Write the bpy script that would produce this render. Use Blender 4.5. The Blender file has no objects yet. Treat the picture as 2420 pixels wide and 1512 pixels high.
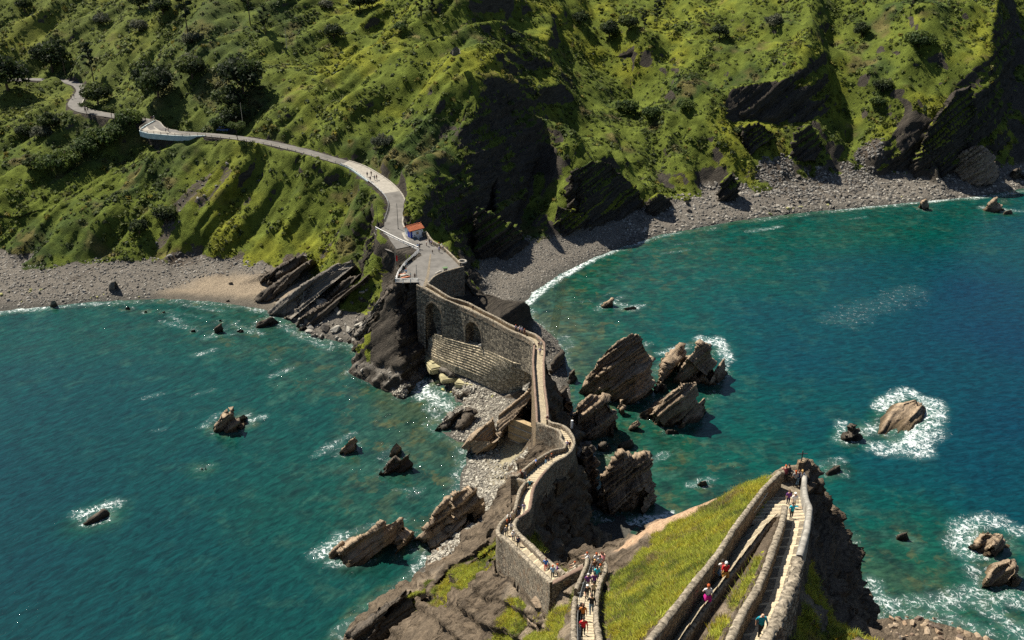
import bpy, bmesh, math, random
import numpy as np
from mathutils import Vector, Matrix, kdtree
from mathutils.geometry import delaunay_2d_cdt
random.seed(7)
RNG = np.random.default_rng(11)
SC = bpy.context.scene
COL = SC.collection

# ------------------------------------------------------------------ camera model (photo measured in a 2420 x 1512 frame)
F, CU, CV, TH, CH = 2290.0, 1210.0, 756.0, math.radians(27.0), 125.0
ST, CT = math.sin(TH), math.cos(TH)
def P(u, v, z):
    dx = (u-CU)/F; dv = (v-CV)/F
    dy = CT - dv*ST; dz = -ST - dv*CT
    t = (z-CH)/dz
    return (dx*t, dy*t, z)
def proj(x, y, z):
    z = z-CH
    d = y*CT - z*ST
    return CU + F*x/d, CV - F*(y*ST + z*CT)/d

# ------------------------------------------------------------------ noise
def _h(ix, iy, iz, s):
    n = (ix.astype(np.int64)*374761393 + iy.astype(np.int64)*668265263 + iz.astype(np.int64)*1442695041 + s*974634777) & 0xffffffff
    n = ((n ^ (n >> 13))*1274126177) & 0xffffffff
    n = ((n ^ (n >> 16))*2246822519) & 0xffffffff
    return ((n ^ (n >> 15)) & 0xffffff)/16777215.0
def vn3(x, y, z, s=0):
    ix, iy, iz = np.floor(x), np.floor(y), np.floor(z)
    fx, fy, fz = x-ix, y-iy, z-iz
    fx, fy, fz = [f*f*(3-2*f) for f in (fx, fy, fz)]
    r = 0
    for a in (0, 1):
        for b in (0, 1):
            for c in (0, 1):
                r = r + _h(ix+a, iy+b, iz+c, s)*(fx if a else 1-fx)*(fy if b else 1-fy)*(fz if c else 1-fz)
    return r*2-1
def fbm(p, sc, o=4, s=0, g=0.5):
    r = 0; a = 1.0; t = 0
    for i in range(o):
        k = 2.03**i/sc
        r = r + a*vn3(p[:, 0]*k+3.1*i, p[:, 1]*k-7.7*i, p[:, 2]*k+1.3*i, s+i); t += a; a *= g
    return r/t
def cushion(x, y, cell, s=0):
    gx, gy = x/cell, y/cell
    ix, iy = np.floor(gx), np.floor(gy)
    best = np.full(x.shape, 9.0); z0 = np.zeros_like(ix)
    idv = np.zeros_like(x)
    for a in (-1, 0, 1):
        for b in (-1, 0, 1):
            cx = ix+a+0.15+.7*_h(ix+a, iy+b, z0, s); cy = iy+b+0.15+.7*_h(ix+a, iy+b, z0, s+1)
            d = (gx-cx)**2+(gy-cy)**2
            m = d < best
            idv = np.where(m, _h(ix+a, iy+b, z0, s+2), idv)
            best = np.where(m, d, best)
    return np.sqrt(np.maximum(0, 1-best*1.2)), idv
def sst(a, b, x):
    t = np.clip((x-a)/(b-a), 0, 1); return t*t*(3-2*t)

# bedding of the rock: strike runs away to the right, beds dip to the left
BED = np.array([-.62, .36, .70]); BED /= np.linalg.norm(BED)
def strata(p, s=0, T=(2.6, .85, .33), A=(1.0, .55, .3)):
    t0 = p @ BED + 1.3*fbm(p, 14, 2, 40+s) + .22*fbm(p, 2.5, 3, 44+s)
    r = 0
    for k, (T_, A_) in enumerate(zip(T, A)):
        q = t0/T_ + k*3.7
        i = np.floor(q); f = q-i
        z0 = np.zeros_like(i)
        a = _h(i, z0+k, z0, 60+s); b = _h(i+1, z0+k, z0, 60+s)
        w = sst(.86, 1.0, f)
        r = r + A_*((a*(1-w)+b*w)*2-1)
    return r/sum(A)

# ------------------------------------------------------------------ object helpers
def tag(o, label=None, cat=None, group=None, kind=None):
    if label: o['label'] = label
    if cat: o['category'] = cat
    if group: o['group'] = group
    if kind: o['kind'] = kind
    return o
def empty(name, loc=(0, 0, 0), label=None, cat=None, group=None, rz=0.0):
    o = bpy.data.objects.new(name, None); COL.objects.link(o)
    o.location = loc; o.rotation_euler = (0, 0, rz); o.empty_display_size = .3
    return tag(o, label, cat, group)
def link(name, me, mats, parent=None, loc=None):
    o = bpy.data.objects.new(name, me); COL.objects.link(o)
    for m in (mats if isinstance(mats, (list, tuple)) else [mats]):
        if len(me.materials) < (len(mats) if isinstance(mats, (list, tuple)) else 1): me.materials.append(m)
    if parent: o.parent = parent
    if loc is not None: o.location = loc
    return o
def np_mesh(name, V, Fc, smooth=True, attrs=None):
    """V (n,3), Fc (m,k) ints; attrs {name: per-vertex float or rgb}"""
    me = bpy.data.meshes.new(name)
    V = np.asarray(V, np.float32); Fc = np.asarray(Fc, np.int32)
    k = Fc.shape[1]
    me.vertices.add(len(V)); me.vertices.foreach_set('co', V.ravel())
    me.loops.add(Fc.size); me.loops.foreach_set('vertex_index', Fc.ravel())
    me.polygons.add(len(Fc)); me.polygons.foreach_set('loop_start', np.arange(0, Fc.size, k, dtype=np.int32))
    me.polygons.foreach_set('use_smooth', np.full(len(Fc), smooth))
    for n, a in (attrs or {}).items():
        a = np.asarray(a, np.float32)
        if a.ndim == 1:
            me.attributes.new(n, 'FLOAT', 'POINT').data.foreach_set('value', a)
        else:
            at = me.attributes.new(n, 'FLOAT_COLOR', 'POINT')
            at.data.foreach_set('color', np.hstack([a, np.ones((len(a), 1), np.float32)]).ravel())
    me.update(calc_edges=True); me.validate()
    return me
class MB:
    """collects simple shapes into one mesh"""
    def __init__(s): s.v = []; s.f = []
    def quadgrid(s, rows, closed=False):
        n0 = len(s.v); m = len(rows[0])
        for r in rows: s.v += [tuple(q) for q in r]
        for i in range(len(rows)-1):
            for j in range(m if closed else m-1):
                a = n0+i*m+j; b = n0+i*m+(j+1) % m
                s.f.append((a, b, b+m, a+m))
        return n0, m
    def face(s, pts):
        n0 = len(s.v); s.v += [tuple(q) for q in pts]; s.f.append(tuple(range(n0, n0+len(pts))))
    def box(s, c, d, rz=0.0, M=None):
        n0 = len(s.v); cr, sr = math.cos(rz), math.sin(rz)
        for z in (-.5, .5):
            for x, y in ((-.5, -.5), (.5, -.5), (.5, .5), (-.5, .5)):
                q = Vector((x*d[0]*cr - y*d[1]*sr, x*d[0]*sr + y*d[1]*cr, z*d[2]))
                if M: q = M @ Vector((x*d[0], y*d[1], z*d[2]))
                s.v.append((c[0]+q.x, c[1]+q.y, c[2]+q.z))
        for f in ((0, 3, 2, 1), (4, 5, 6, 7), (0, 1, 5, 4), (1, 2, 6, 5), (2, 3, 7, 6), (3, 0, 4, 7)):
            s.f.append(tuple(n0+i for i in f))
    def tube(s, pts, r, n=6, r2=None):
        pts = [Vector(q) for q in pts]; rows = []
        for i, q in enumerate(pts):
            d = (pts[min(i+1, len(pts)-1)]-pts[max(i-1, 0)]).normalized()
            a = d.cross(Vector((0, 0, 1)));
            if a.length < .05: a = d.cross(Vector((1, 0, 0)))
            a.normalize(); b = d.cross(a)
            rr = r if r2 is None else r+(r2-r)*i/(len(pts)-1)
            rows.append([q+(a*math.cos(2*math.pi*k/n)+b*math.sin(2*math.pi*k/n))*rr for k in range(n)])
        n0, m = s.quadgrid(rows, True)
        s.f.append(tuple(n0+k for k in range(n))[::-1]); e = n0+(len(rows)-1)*m
        s.f.append(tuple(e+k for k in range(n)))
    def mesh(s, name, smooth=False):
        me = bpy.data.meshes.new(name); me.from_pydata(s.v, [], s.f)
        if smooth: me.polygons.foreach_set('use_smooth', [True]*len(me.polygons))
        bm = bmesh.new(); bm.from_mesh(me); bmesh.ops.recalc_face_normals(bm, faces=bm.faces); bm.to_mesh(me); bm.free()
        me.update(); return me
    def build(s, name, mats, parent=None, smooth=False, loc=None):
        return link(name, s.mesh(name, smooth), mats, parent, loc)

# ------------------------------------------------------------------ materials
def mat(name, rough=.9, spec=.2):
    m = bpy.data.materials.new(name); m.use_nodes = True
    nt = m.node_tree; b = nt.nodes['Principled BSDF']
    b.inputs['Roughness'].default_value = rough; b.inputs['Specular IOR Level'].default_value = spec
    return m, nt, b
def N(nt, t, **k):
    n = nt.nodes.new(t)
    for a, v in k.items():
        if hasattr(n, a): setattr(n, a, v)
        else: n.inputs[a.replace('_', ' ')].default_value = v
    return n
def L(nt, a, b): nt.links.new(a, b)
def noise(nt, vec, scale, detail=4, rough=.6, dist=0):
    n = N(nt, 'ShaderNodeTexNoise'); n.inputs['Scale'].default_value = scale; n.inputs['Detail'].default_value = detail
    n.inputs['Roughness'].default_value = rough; n.inputs['Distortion'].default_value = dist
    if vec is not None: L(nt, vec, n.inputs['Vector'])
    return n.outputs['Fac']
def ramp(nt, fac, stops, interp='LINEAR'):
    r = N(nt, 'ShaderNodeValToRGB'); cr = r.color_ramp; cr.interpolation = interp
    while len(cr.elements) < len(stops): cr.elements.new(.5)
    for e, (p, c) in zip(cr.elements, stops):
        e.position = p; e.color = (*c, 1) if len(c) == 3 else c
    L(nt, fac, r.inputs['Fac']); return r.outputs['Color']
def math_(nt, op, a, b=None, c=None, clamp=False):
    n = N(nt, 'ShaderNodeMath', operation=op); n.use_clamp = clamp
    for i, q in enumerate((a, b, c)):
        if q is None: continue
        if isinstance(q, (int, float)): n.inputs[i].default_value = q
        else: L(nt, q, n.inputs[i])
    return n.outputs[0]
def mix(nt, fac, a, b, mode='MIX'):
    n = N(nt, 'ShaderNodeMix', data_type='RGBA', blend_type=mode)
    for i, q in ((0, fac), (6, a), (7, b)):
        if isinstance(q, (int, float)): n.inputs[i].default_value = q
        elif isinstance(q, tuple): n.inputs[i].default_value = (*q, 1)
        else: L(nt, q, n.inputs[i])
    return n.outputs[2]
def attr(nt, name, out='Fac'):
    n = N(nt, 'ShaderNodeAttribute', attribute_name=name); return n.outputs[out]
def bump(nt, b, h, strength=.5, dist=.1):
    n = N(nt, 'ShaderNodeBump'); n.inputs['Strength'].default_value = strength; n.inputs['Distance'].default_value = dist
    L(nt, h, n.inputs['Height']); L(nt, n.outputs[0], b.inputs['Normal']); return n
def pos(nt): return N(nt, 'ShaderNodeNewGeometry').outputs['Position']
def objc(nt): return N(nt, 'ShaderNodeTexCoord').outputs['Object']

def strata_color(nt, base_lo, base_hi, tint):
    """bands along the bedding + blotches; returns colour, height"""
    p = pos(nt)
    d = N(nt, 'ShaderNodeVectorMath', operation='DOT_PRODUCT'); L(nt, p, d.inputs[0]); d.inputs[1].default_value = BED
    wob = noise(nt, p, .12, 3)
    t = math_(nt, 'MULTIPLY_ADD', wob, 5.0, d.outputs['Value'])
    c = N(nt, 'ShaderNodeCombineXYZ'); L(nt, t, c.inputs[2])
    s2 = N(nt, 'ShaderNodeVectorMath', operation='MULTIPLY_ADD'); L(nt, p, s2.inputs[0]); s2.inputs[1].default_value = (.06, .06, .0); L(nt, c.outputs[0], s2.inputs[2])
    band = noise(nt, s2.outputs[0], 2.6, 6, .75)
    blot = noise(nt, p, .5, 6, .65)
    fine = noise(nt, p, 4.0, 5, .7)
    h = math_(nt, 'ADD', math_(nt, 'MULTIPLY', band, 1.4), math_(nt, 'MULTIPLY', fine, .5))
    col = ramp(nt, band, [(.36, base_lo), (.47, tuple(.5*(x+y) for x, y in zip(base_lo, base_hi))), (.64, base_hi)])
    col = mix(nt, math_(nt, 'MULTIPLY', ramp(nt, blot, [(.42, (0, 0, 0)), (.62, (1, 1, 1))]), .55), col, tint)
    col = mix(nt, 1.0, col, ramp(nt, fine, [(.3, (.55, .55, .55)), (.7, (1.2, 1.2, 1.2))]), 'MULTIPLY')
    return col, h

def make_ground(nm='ground_cover', lo=(.018, .017, .016), hi=(.095, .082, .066), ti=(.042, .037, .032)):
    m, nt, b = mat(nm, 1.0, .05)
    p = pos(nt)
    rock, h = strata_color(nt, lo, hi, ti)
    veg = attr(nt, 'veg')
    n1 = noise(nt, p, .9, 5, .7)
    n2 = noise(nt, p, 3.2, 4, .7)
    f = math_(nt, 'ADD', veg, math_(nt, 'MULTIPLY', math_(nt, 'SUBTRACT', n1, .5), .9))
    f = ramp(nt, f, [(.44, (0, 0, 0)), (.56, (1, 1, 1))])
    vc = mix(nt, 1.0, attr(nt, 'col', 'Color'), ramp(nt, n2, [(.28, (.35, .4, .35)), (.7, (1.5, 1.45, 1.3))]), 'MULTIPLY')
    bare = attr(nt, 'bare')
    stone = noise(nt, p, 2.6, 5, .75)
    bc = mix(nt, 1.0, attr(nt, 'barecol', 'Color'), ramp(nt, stone, [(.3, (.45, .45, .45)), (.7, (1.5, 1.45, 1.4))]), 'MULTIPLY')
    rb = mix(nt, bare, rock, bc)
    L(nt, mix(nt, f, rb, vc), b.inputs['Base Color'])
    hh = math_(nt, 'ADD', math_(nt, 'MULTIPLY', h, .7), math_(nt, 'MULTIPLY', n2, .8))
    bump(nt, b, hh, .9, .35)
    return m
def make_rock(name, lo, hi, tint, bd=.3):
    m, nt, b = mat(name, .85, .25)
    col, h = strata_color(nt, lo, hi, tint)
    p = pos(nt)
    sx = N(nt, 'ShaderNodeSeparateXYZ'); L(nt, p, sx.inputs[0])
    wl = math_(nt, 'ADD', sx.outputs[2], math_(nt, 'MULTIPLY', noise(nt, p, .6, 3), 1.6))
    wet = ramp(nt, math_(nt, 'MULTIPLY', wl, .3), [(.22, (.24, .24, .19)), (.42, (.40, .38, .33)), (.66, (1, 1, 1))])
    L(nt, mix(nt, 1.0, col, wet, 'MULTIPLY'), b.inputs['Base Color'])
    bump(nt, b, h, .6, bd)
    return m
def make_leaf(name, sheen=.0):
    m, nt, b = mat(name, .75, .25)
    L(nt, attr(nt, 'col', 'Color'), b.inputs['Base Color'])
    t = N(nt, 'ShaderNodeBsdfTranslucent'); L(nt, attr(nt, 'col', 'Color'), t.inputs['Color'])
    mx = N(nt, 'ShaderNodeMixShader'); mx.inputs[0].default_value = .38
    L(nt, b.outputs[0], mx.inputs[1]); L(nt, t.outputs[0], mx.inputs[2])
    L(nt, mx.outputs[0], nt.nodes['Material Output'].inputs['Surface'])
    return m
def simple(name, c, rough=.8, spec=.3, var=.25, sc=3.0, bs=.3, bd=.02, metal=0, space='pos'):
    m, nt, b = mat(name, rough, spec)
    b.inputs['Metallic'].default_value = metal
    p = pos(nt) if space == 'pos' else objc(nt)
    n = noise(nt, p, sc, 5, .65)
    lo = tuple(x*(1-var) for x in c); hi = tuple(min(1, x*(1+var)) for x in c)
    L(nt, ramp(nt, n, [(.3, lo), (.7, hi)]), b.inputs['Base Color'])
    if bs: bump(nt, b, n, bs, bd)
    return m
def masonry(name, c1, c2, mortar, scale=1.6, rough=.95, lichen=(.25, .13, .06), lam=.25):
    """rubble stone: voronoi stones with dark joints and lichen blotches"""
    m, nt, b = mat(name, rough, .15)
    p = pos(nt)
    mp = N(nt, 'ShaderNodeMapping'); mp.inputs['Scale'].default_value = (1, 1, 1.7); L(nt, p, mp.inputs['Vector'])
    v = N(nt, 'ShaderNodeTexVoronoi', feature='DISTANCE_TO_EDGE'); v.inputs['Scale'].default_value = scale; L(nt, mp.outputs[0], v.inputs['Vector'])
    vc = N(nt, 'ShaderNodeTexVoronoi', feature='F1'); vc.inputs['Scale'].default_value = scale; L(nt, mp.outputs[0], vc.inputs['Vector'])
    sep = N(nt, 'ShaderNodeSeparateColor'); L(nt, vc.outputs['Color'], sep.inputs[0])
    st = ramp(nt, sep.outputs[0], [(.1, c1), (.9, c2)])
    j = ramp(nt, v.outputs['Distance'], [(.02, (0, 0, 0)), (.10, (1, 1, 1))])
    n = noise(nt, p, .9, 5, .7); nf = noise(nt, p, 7, 4, .7)
    col = mix(nt, j, mortar, st)
    col = mix(nt, math_(nt, 'MULTIPLY', ramp(nt, n, [(.52, (0, 0, 0)), (.68, (1, 1, 1))]), lam), col, lichen)
    col = mix(nt, 1.0, col, ramp(nt, nf, [(.3, (.6, .6, .6)), (.7, (1.25, 1.25, 1.25))]), 'MULTIPLY')
    L(nt, col, b.inputs['Base Color'])
    h = math_(nt, 'ADD', j, math_(nt, 'MULTIPLY', nf, .5))
    bump(nt, b, h, .8, .08)
    return m
# ------------------------------------------------------------------ footpath lines, (u, v, deck height)
FP = [(1009.7,669,22),(1032.8,682.6,21.5),(1064,702.6,21),(1087.7,708.5,20.6),(1107,714.5,20.5),(1144,734.5,20.5),(1173.8,748.6,20.5),(1203.5,765.7,20.6),(1233,777.6,20.9),(1265.9,789.5,21.3),(1286.6,808.8,21.8),(1287,835.5,22.4),(1284.7,854,23),(1286.5,906.7,25.2),(1293.5,959.4,27.5),(1295,985,28.8)]
NP_ = [(985,672,22),(1010.5,684,21.6),(1047.6,704.8,21),(1084.7,720,20.5),(1114.4,733,20.5),(1159,753.8,20.5),(1203.5,778.3,20.6),(1233,790,20.9),(1252.5,799.9,21.2),(1261.4,807,21.4)]
LW = [(1263,815,21.6),(1261.5,832,22.2),(1260,854,22.9),(1263.6,906.7,25.2),(1268,969,28),(1269.4,997.3,29.2),(1284.7,1003.9,29.6),(1301,1008.8,30),(1320.8,1014.9,30.6),(1327.4,1025.8,31.4),(1324,1034.5,32),(1331.7,1043.3,32.8),(1337,1050,33.3),(1334,1058.6,34),(1306.6,1063,35.2),(1284.7,1075,36.6),(1265,1087,38),(1235.4,1111,40.2),(1218,1128.6,41.5)]
LW2 = [(1218,1128.6,41.5),(1242,1136,42.2)]
LW3 = [(1243,1138,42.3),(1233.7,1149,43),(1227,1161,43.8),(1220.5,1191.6,45.6),(1215,1207.5,46.5),(1201.8,1216.8,47.3),(1183,1235.4,48.5),(1176.6,1250,49.2),(1178,1264.7,49.8),(1191,1267,50.2),(1211,1286,51.6),(1237.7,1312.5,54),(1288,1360,58.5),(1305,1375.5,60)]
LW4 = [(1306,1376.5,60),(1340,1358,61),(1378,1337,62)]
RW = [(1300,997.3,29.3),(1317.5,1000.6,29.7),(1334,1005.5,30.2),(1344.9,1014.9,31),(1354.7,1030,32),(1358,1045.5,33),(1351.4,1064,34.5),(1333.9,1079.4,36),(1309.8,1091.4,37.4),(1290,1111,39),(1276,1128,41),(1268,1139.8,42),(1260,1154,43),(1256,1175.7,44.7),(1252,1202,46.4),(1243,1211.5,47),(1221.8,1224.8,48),(1215,1238,48.8),(1216.5,1250,49.5),(1228.4,1263,50.3),(1251,1283,52),(1277.6,1308.5,54.2),(1286,1318,55),(1336,1354.7,59.5),(1350,1346,60.2),(1378,1332.5,61.5)]
SL = [(1388.6,1318,63),(1386.5,1335,64.5),(1375,1359,67),(1367,1378.6,69.3),(1361,1392.7,71),(1359.8,1409.6,73),(1357,1433.5,75.5),(1355.6,1468.7,79),(1357,1511,83),(1360,1545,86)]
SR = [(1430,1328,63.5),(1433,1344.8,65),(1423,1363,67),(1414.6,1391,70.5),(1409,1426.4,74.7),(1410.4,1468.6,79),(1417.4,1510.9,83),(1425,1545,86)]
def upz(v, h=0.0):
    a = TH + math.atan((v-CV)/F); t = math.tan(a)
    return max(CH - t*(19.72-h)/(t-.484), 71.4+h)
UO = [(1844.8,1114),(1807,1151.5),(1784,1180.8),(1760,1213.6),(1737,1244),(1697.8,1307),(1643.8,1372),(1608,1420),(1572,1465),(1541,1505),(1515,1540)]
UK = [(1842.5,1218),(1828,1226.5),(1813,1243),(1787.6,1276.6),(1715.7,1370),(1643.8,1467),(1613,1510),(1592,1540)]
UM = [(1855,1195),(1854,1210),(1848,1237),(1827,1294.6),(1805.6,1355.7),(1787.6,1393.5),(1757,1442),(1733.7,1492),(1712,1540)]
UR1 = [(1902,1122),(1902,1157),(1907,1180.8),(1915,1198),(1912.8,1216),(1908,1250),(1890,1312.6)]
UR2 = [(1888,1319),(1877.5,1366.5),(1859.5,1411),(1841.5,1456),(1816,1501),(1797,1540)]
def up(l, h): return [(u, v, upz(v, h)-h) for u, v in l]     # deck height under a wall top of height h
HO, HM = 1.65, 1.4
UOz, UKz, UMz, UR1z, UR2z = up(UO, HO), up(UK, .3), up(UM, HM), up(UR1, 1.2), up(UR2, 1.2)
def W3(l, h): return [P(u, v, z+h) for u, v, z in l]          # wall-top points in space
def dens(pts, step):
    pts = [np.array(q, float) for q in pts]; out = [pts[0]]
    for a, b in zip(pts, pts[1:]):
        n = max(1, int(np.ceil(np.linalg.norm(b-a)/step)))
        out += [a+(b-a)*k/n for k in range(1, n+1)]
    return np.array(out)
def smooth_line(pts, step, it=3):
    q = dens(pts, step)
    for _ in range(it): q[1:-1] = .25*q[:-2]+.5*q[1:-1]+.25*q[2:]
    return q

ROAD = [(-60,186,34.6,4),(0,189,34.5,4),(80,187,34.5,4),(150,191,34.5,4),(186,200,34.4,4.2),(196,214,34.2,4.2),(184,231,34,4.8),(174,247,33.8,5),(192,261,33.6,4.5),(240,270,33.4,4),(300,279,33.2,4),(340,283,33.1,4),(364,289,33,4.4),(364,299,33,5),(376,309,32.9,5),(420,315,32.8,4.5),(500,319,32.6,4),(560,325,32.2,4),(640,338,31.4,4),(720,357,30.2,4),(790,378,28.9,4.2),(840,392,27.8,4.6),(872,412,26.9,5.4),(903,434,26.1,5.6),(930,460,25.3,5.2),(941,484,24.7,4.8),(934,510,24.1,4.8),(926,530,23.5,5),(940,556,22.8,6),(968,582,22.2,8)]
PLAZA = [(887,542),(990,594),(994,602),(956.5,628),(937.7,660),(934,668),(989,668),(998.7,682),(1009,674),(1011.6,668),(1024.5,655),(1050,643.5),(1097,631),(1088,622),(1050,585),(1030,572),(1010,560),(975,545),(930,530),(905,530)]

# ------------------------------------------------------------------ terrain control points
T = []
def A(pts, z=None, step=None):
    q = [P(*p) if z is None else P(p[0], p[1], z) for p in pts]
    if step: q = dens(q, step)
    T.extend([tuple(r) for r in q])
def X(*pts): T.extend(pts)
SHORE_L = [(-120,745),(0,735),(100,725),(230,712),(380,706),(500,712),(600,726),(650,735),(690,760),(740,795),(800,806),(870,818),(900,832),(950,842),(992,850),(1040,905),(1090,945),(1060,985),(1030,1012),(1085,1045),(1120,1075),(1085,1120),(1085,1165),(1100,1230),(1020,1300),(1000,1355),(930,1392),(870,1424),(828,1470),(806,1512),(800,1560)]
SHORE_R = [(2560,425),(2420,445),(2300,465),(2170,477),(2000,493),(1870,505),(1750,520),(1640,540),(1560,555),(1480,580),(1400,610),(1320,650),(1260,692),(1238,722),(1246,752),(1290,775),(1330,820),(1340,880),(1350,940),(1360,1010),(1395,1060),(1400,1130),(1395,1200),(1378,1285),(1352,1330),(1400,1328),(1448,1292),(1475,1258),(1515,1242),(1575,1226)]
A(SHORE_L, 0, 4); A(SHORE_R, 0, 4)
X((30,112,0),(36,108,0),(42,112,0),(50,110,0),(56,118,0),(62,125,0))
A([(2085,1462),(2150,1455),(2250,1482),(2330,1505),(2440,1545)], 0, 3)
X((58,112,1.5),(64,116,.9),(72,112,1.0),(90,108,1),(60,95,4),(90,90,4))
# sea bed
BED_ = [(50,800,.55),(300,780,.6),(600,800,.75),(800,880,.75),(950,950,.9),(1030,1060,.9),(1000,1100,.8),(900,1200,.7),(700,1200,.55),(700,1000,.5),(500,900,.5),(300,950,.35),(100,1000,.3),(100,1200,.2),(300,1300,.3),(500,1400,.3),(700,1420,.4),(200,1480,.25),(50,1350,.15),(780,1400,.5),(500,1550,.4),(0,900,.4),(-100,1100,.1),(400,1120,.35),(1310,760,.95),(1355,850,.9),(1310,700,.85),(1450,640,.75),(1500,720,.7),(1600,600,.75),(1700,640,.6),(1900,560,.62),(2100,520,.62),(2300,500,.6),(2420,530,.35),(2100,650,.35),(2300,700,.1),(2400,800,.05),(1800,750,.4),(1600,760,.55),(1900,850,.3),(2200,850,.2),(2400,1000,.15),(1700,1000,.55),(1600,1050,.8),(1800,1050,.6),(1560,1160,.8),(1900,1000,.4),(2300,1100,.2),(2100,1100,.35),(2050,1200,.55),(2150,1280,.75),(2100,1350,.85),(2200,1380,.85),(2300,1330,.65),(2400,1200,.25),(2420,1430,.7),(1440,960,.75),(1450,1080,.9),(1700,1130,.7)]
for u, v, s in BED_:
    x, y, _ = P(u, v, 0); X((x, y, -.8-6*(1-s)))
for xx in range(-420, 421, 40):
    if xx < -80 or xx > 110: X((xx, 60, -6))
    if xx < -260: X((xx, 200, -6))
    if xx > 260: X((xx, 250, -6))
# left beach and slope foot
A([(-100,640),(0,632),(100,628),(200,625),(300,618),(380,612),(450,608),(520,612),(600,625),(645,640)], 4.5, 5)
A([(0,690),(200,672),(400,660),(560,672)], 1.8)
def slope_z(v, y0=277.0, g=.78):
    t = math.tan(TH+math.atan((v-CV)/F)); y = (CH-4.5+g*y0)/(t+g); return CH-t*y
for u in (-100, 30, 150, 270, 390, 510, 620):
    for v in (590, 555, 515, 470): A([(u+18*math.sin(v+u), v, slope_z(v)+.8*math.sin(u*.05))])
A([(720,540,12),(700,480,17.5)])
for u in (330, 450, 570, 690): A([(u, 425, slope_z(425)), (u+40, 385, slope_z(385)-.3)])
A([(-100,490,17),(0,478,18),(80,455,20),(150,425,22.5),(230,385,25.5),(300,352,28.5),(330,335,31)], None, 4)
A([(0,400,20),(60,350,24),(100,310,28.5),(200,300,30),(150,350,25),(-80,330,25),(-50,250,31.8),(60,250,32),(120,270,32)])
A([(780,450,21.5),(820,470,20.5),(880,500,20)])
A([(340,335,32),(420,338,31.8),(500,342,31.2),(560,348,31),(640,362,30),(720,382,28.6),(790,402,27.2),(835,418,26),(870,440,25),(895,465,24),(905,490,23.4),(893,515,22.6),(882,545,21)])
A([(700,600,7.5),(780,560,12),(840,560,14.5),(860,600,11),(760,640,6),(850,650,9)])
A([(650,660,2),(700,720,2),(760,770,1.5),(830,790,1.6)])
A([(720,690,5),(790,710,6),(840,690,9),(880,660,13),(900,620,17)])
A([(930,664,21.3),(905,690,16),(880,740,9),(860,790,3)], None, 3)
A([(980,690,17),(960,760,6),(950,815,1.5),(990,800,3),(1000,840,.6)])
A([(892,560,20.5),(905,590,16),(930,610,15),(960,615,18)])
# hill behind the left road
for u in (-250,-60,120,300,480,660,800,900):
    w = sst(200, 520, u)
    for v, zz in ((120, 42*(1-w)+51*w), (50, 50.5*(1-w)+58*w), (0, 57*(1-w)+64*w), (-90, 67*(1-w)+73*w)):
        if u < 400 and v == 120: continue
        A([(u, v, zz)])
A([(100,100,45),(260,110,45),(300,170,41),(260,215,36),(330,235,36.5),(420,240,38),(420,170,44),(500,215,42),(480,280,36),(560,290,35),(640,300,34.5),(700,310,34),(760,330,32.5),(820,345,32),(860,375,29.5),(900,400,28.2),(600,200,44),(700,230,42),(800,240,43),(800,300,36.5),(-80,130,40),(40,150,37),(60,170,35.6),(160,172,35.6),(230,190,35.5)])
# plaza platform
A([(u, v) for u, v in PLAZA]+[PLAZA[0]], 21.85, 1.2)
A([(925,545),(960,565),(1000,590),(1020,605),(1050,615),(1000,640),(960,650),(1030,630)], 21.85)
A([(936,672,19),(950,674,17.5),(985,674,17)], None, 2)
A([(884,548,20.3),(912,590,20.2),(945,601,20.2),(966,606,20.2)], None, 2)
# headland
A([(945,524,25),(1009,461,28),(1030,410,31),(1016,373,33),(1058,323,37),(1086,288,41),(1125,225,46),(1184,141,53),(1149,95,58),(1104,28,63),(1095,-30,70),(1090,-90,76)], None, 5)
A([(900,300,36.5),(900,200,46),(930,120,53),(950,40,60),(960,-40,67),(1000,200,47.5),(1000,300,38),(950,350,33),(940,420,28.5),(1050,120,55.5),(1040,200,48)])
A([(1209,179,47),(1237,150,45.5),(1220,105,52),(1184,63,58),(1142,-5,65)])
A([(1079,418,27),(1110,450,22.5),(1125,485,18),(1160,505,14),(1195,523,11),(1226,544,6.5)], None, 4)
A([(1122,600,4.5),(1160,604,4),(1200,592,4),(1255,578,4),(1300,570,4),(1335,560,4),(1395,545,4),(1410,520,5)], None, 5)
A([(1260,300,30),(1300,330,24),(1280,400,18),(1260,470,13),(1330,430,17),(1180,480,17),(1180,420,22),(1240,240,40),(1290,280,33)])
A([(1346,316,29.5),(1395,345,24),(1441,380,19),(1487,425,12),(1515,457,7)], None, 4)
A([(1350,404,22),(1400,420,18),(1330,470,13)])
A([(1322,482,12.5),(1365,500,9),(1402,524,5)], None, 4)
A([(1130,640,4),(1135,690,3.4),(1165,738,2.4),(1230,740,.6),(1100,615,12),(1160,680,2)])
A([(1180,660,1.8),(1260,620,2),(1340,590,2.2),(1450,550,2.2),(1560,515,2.2)])
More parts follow.
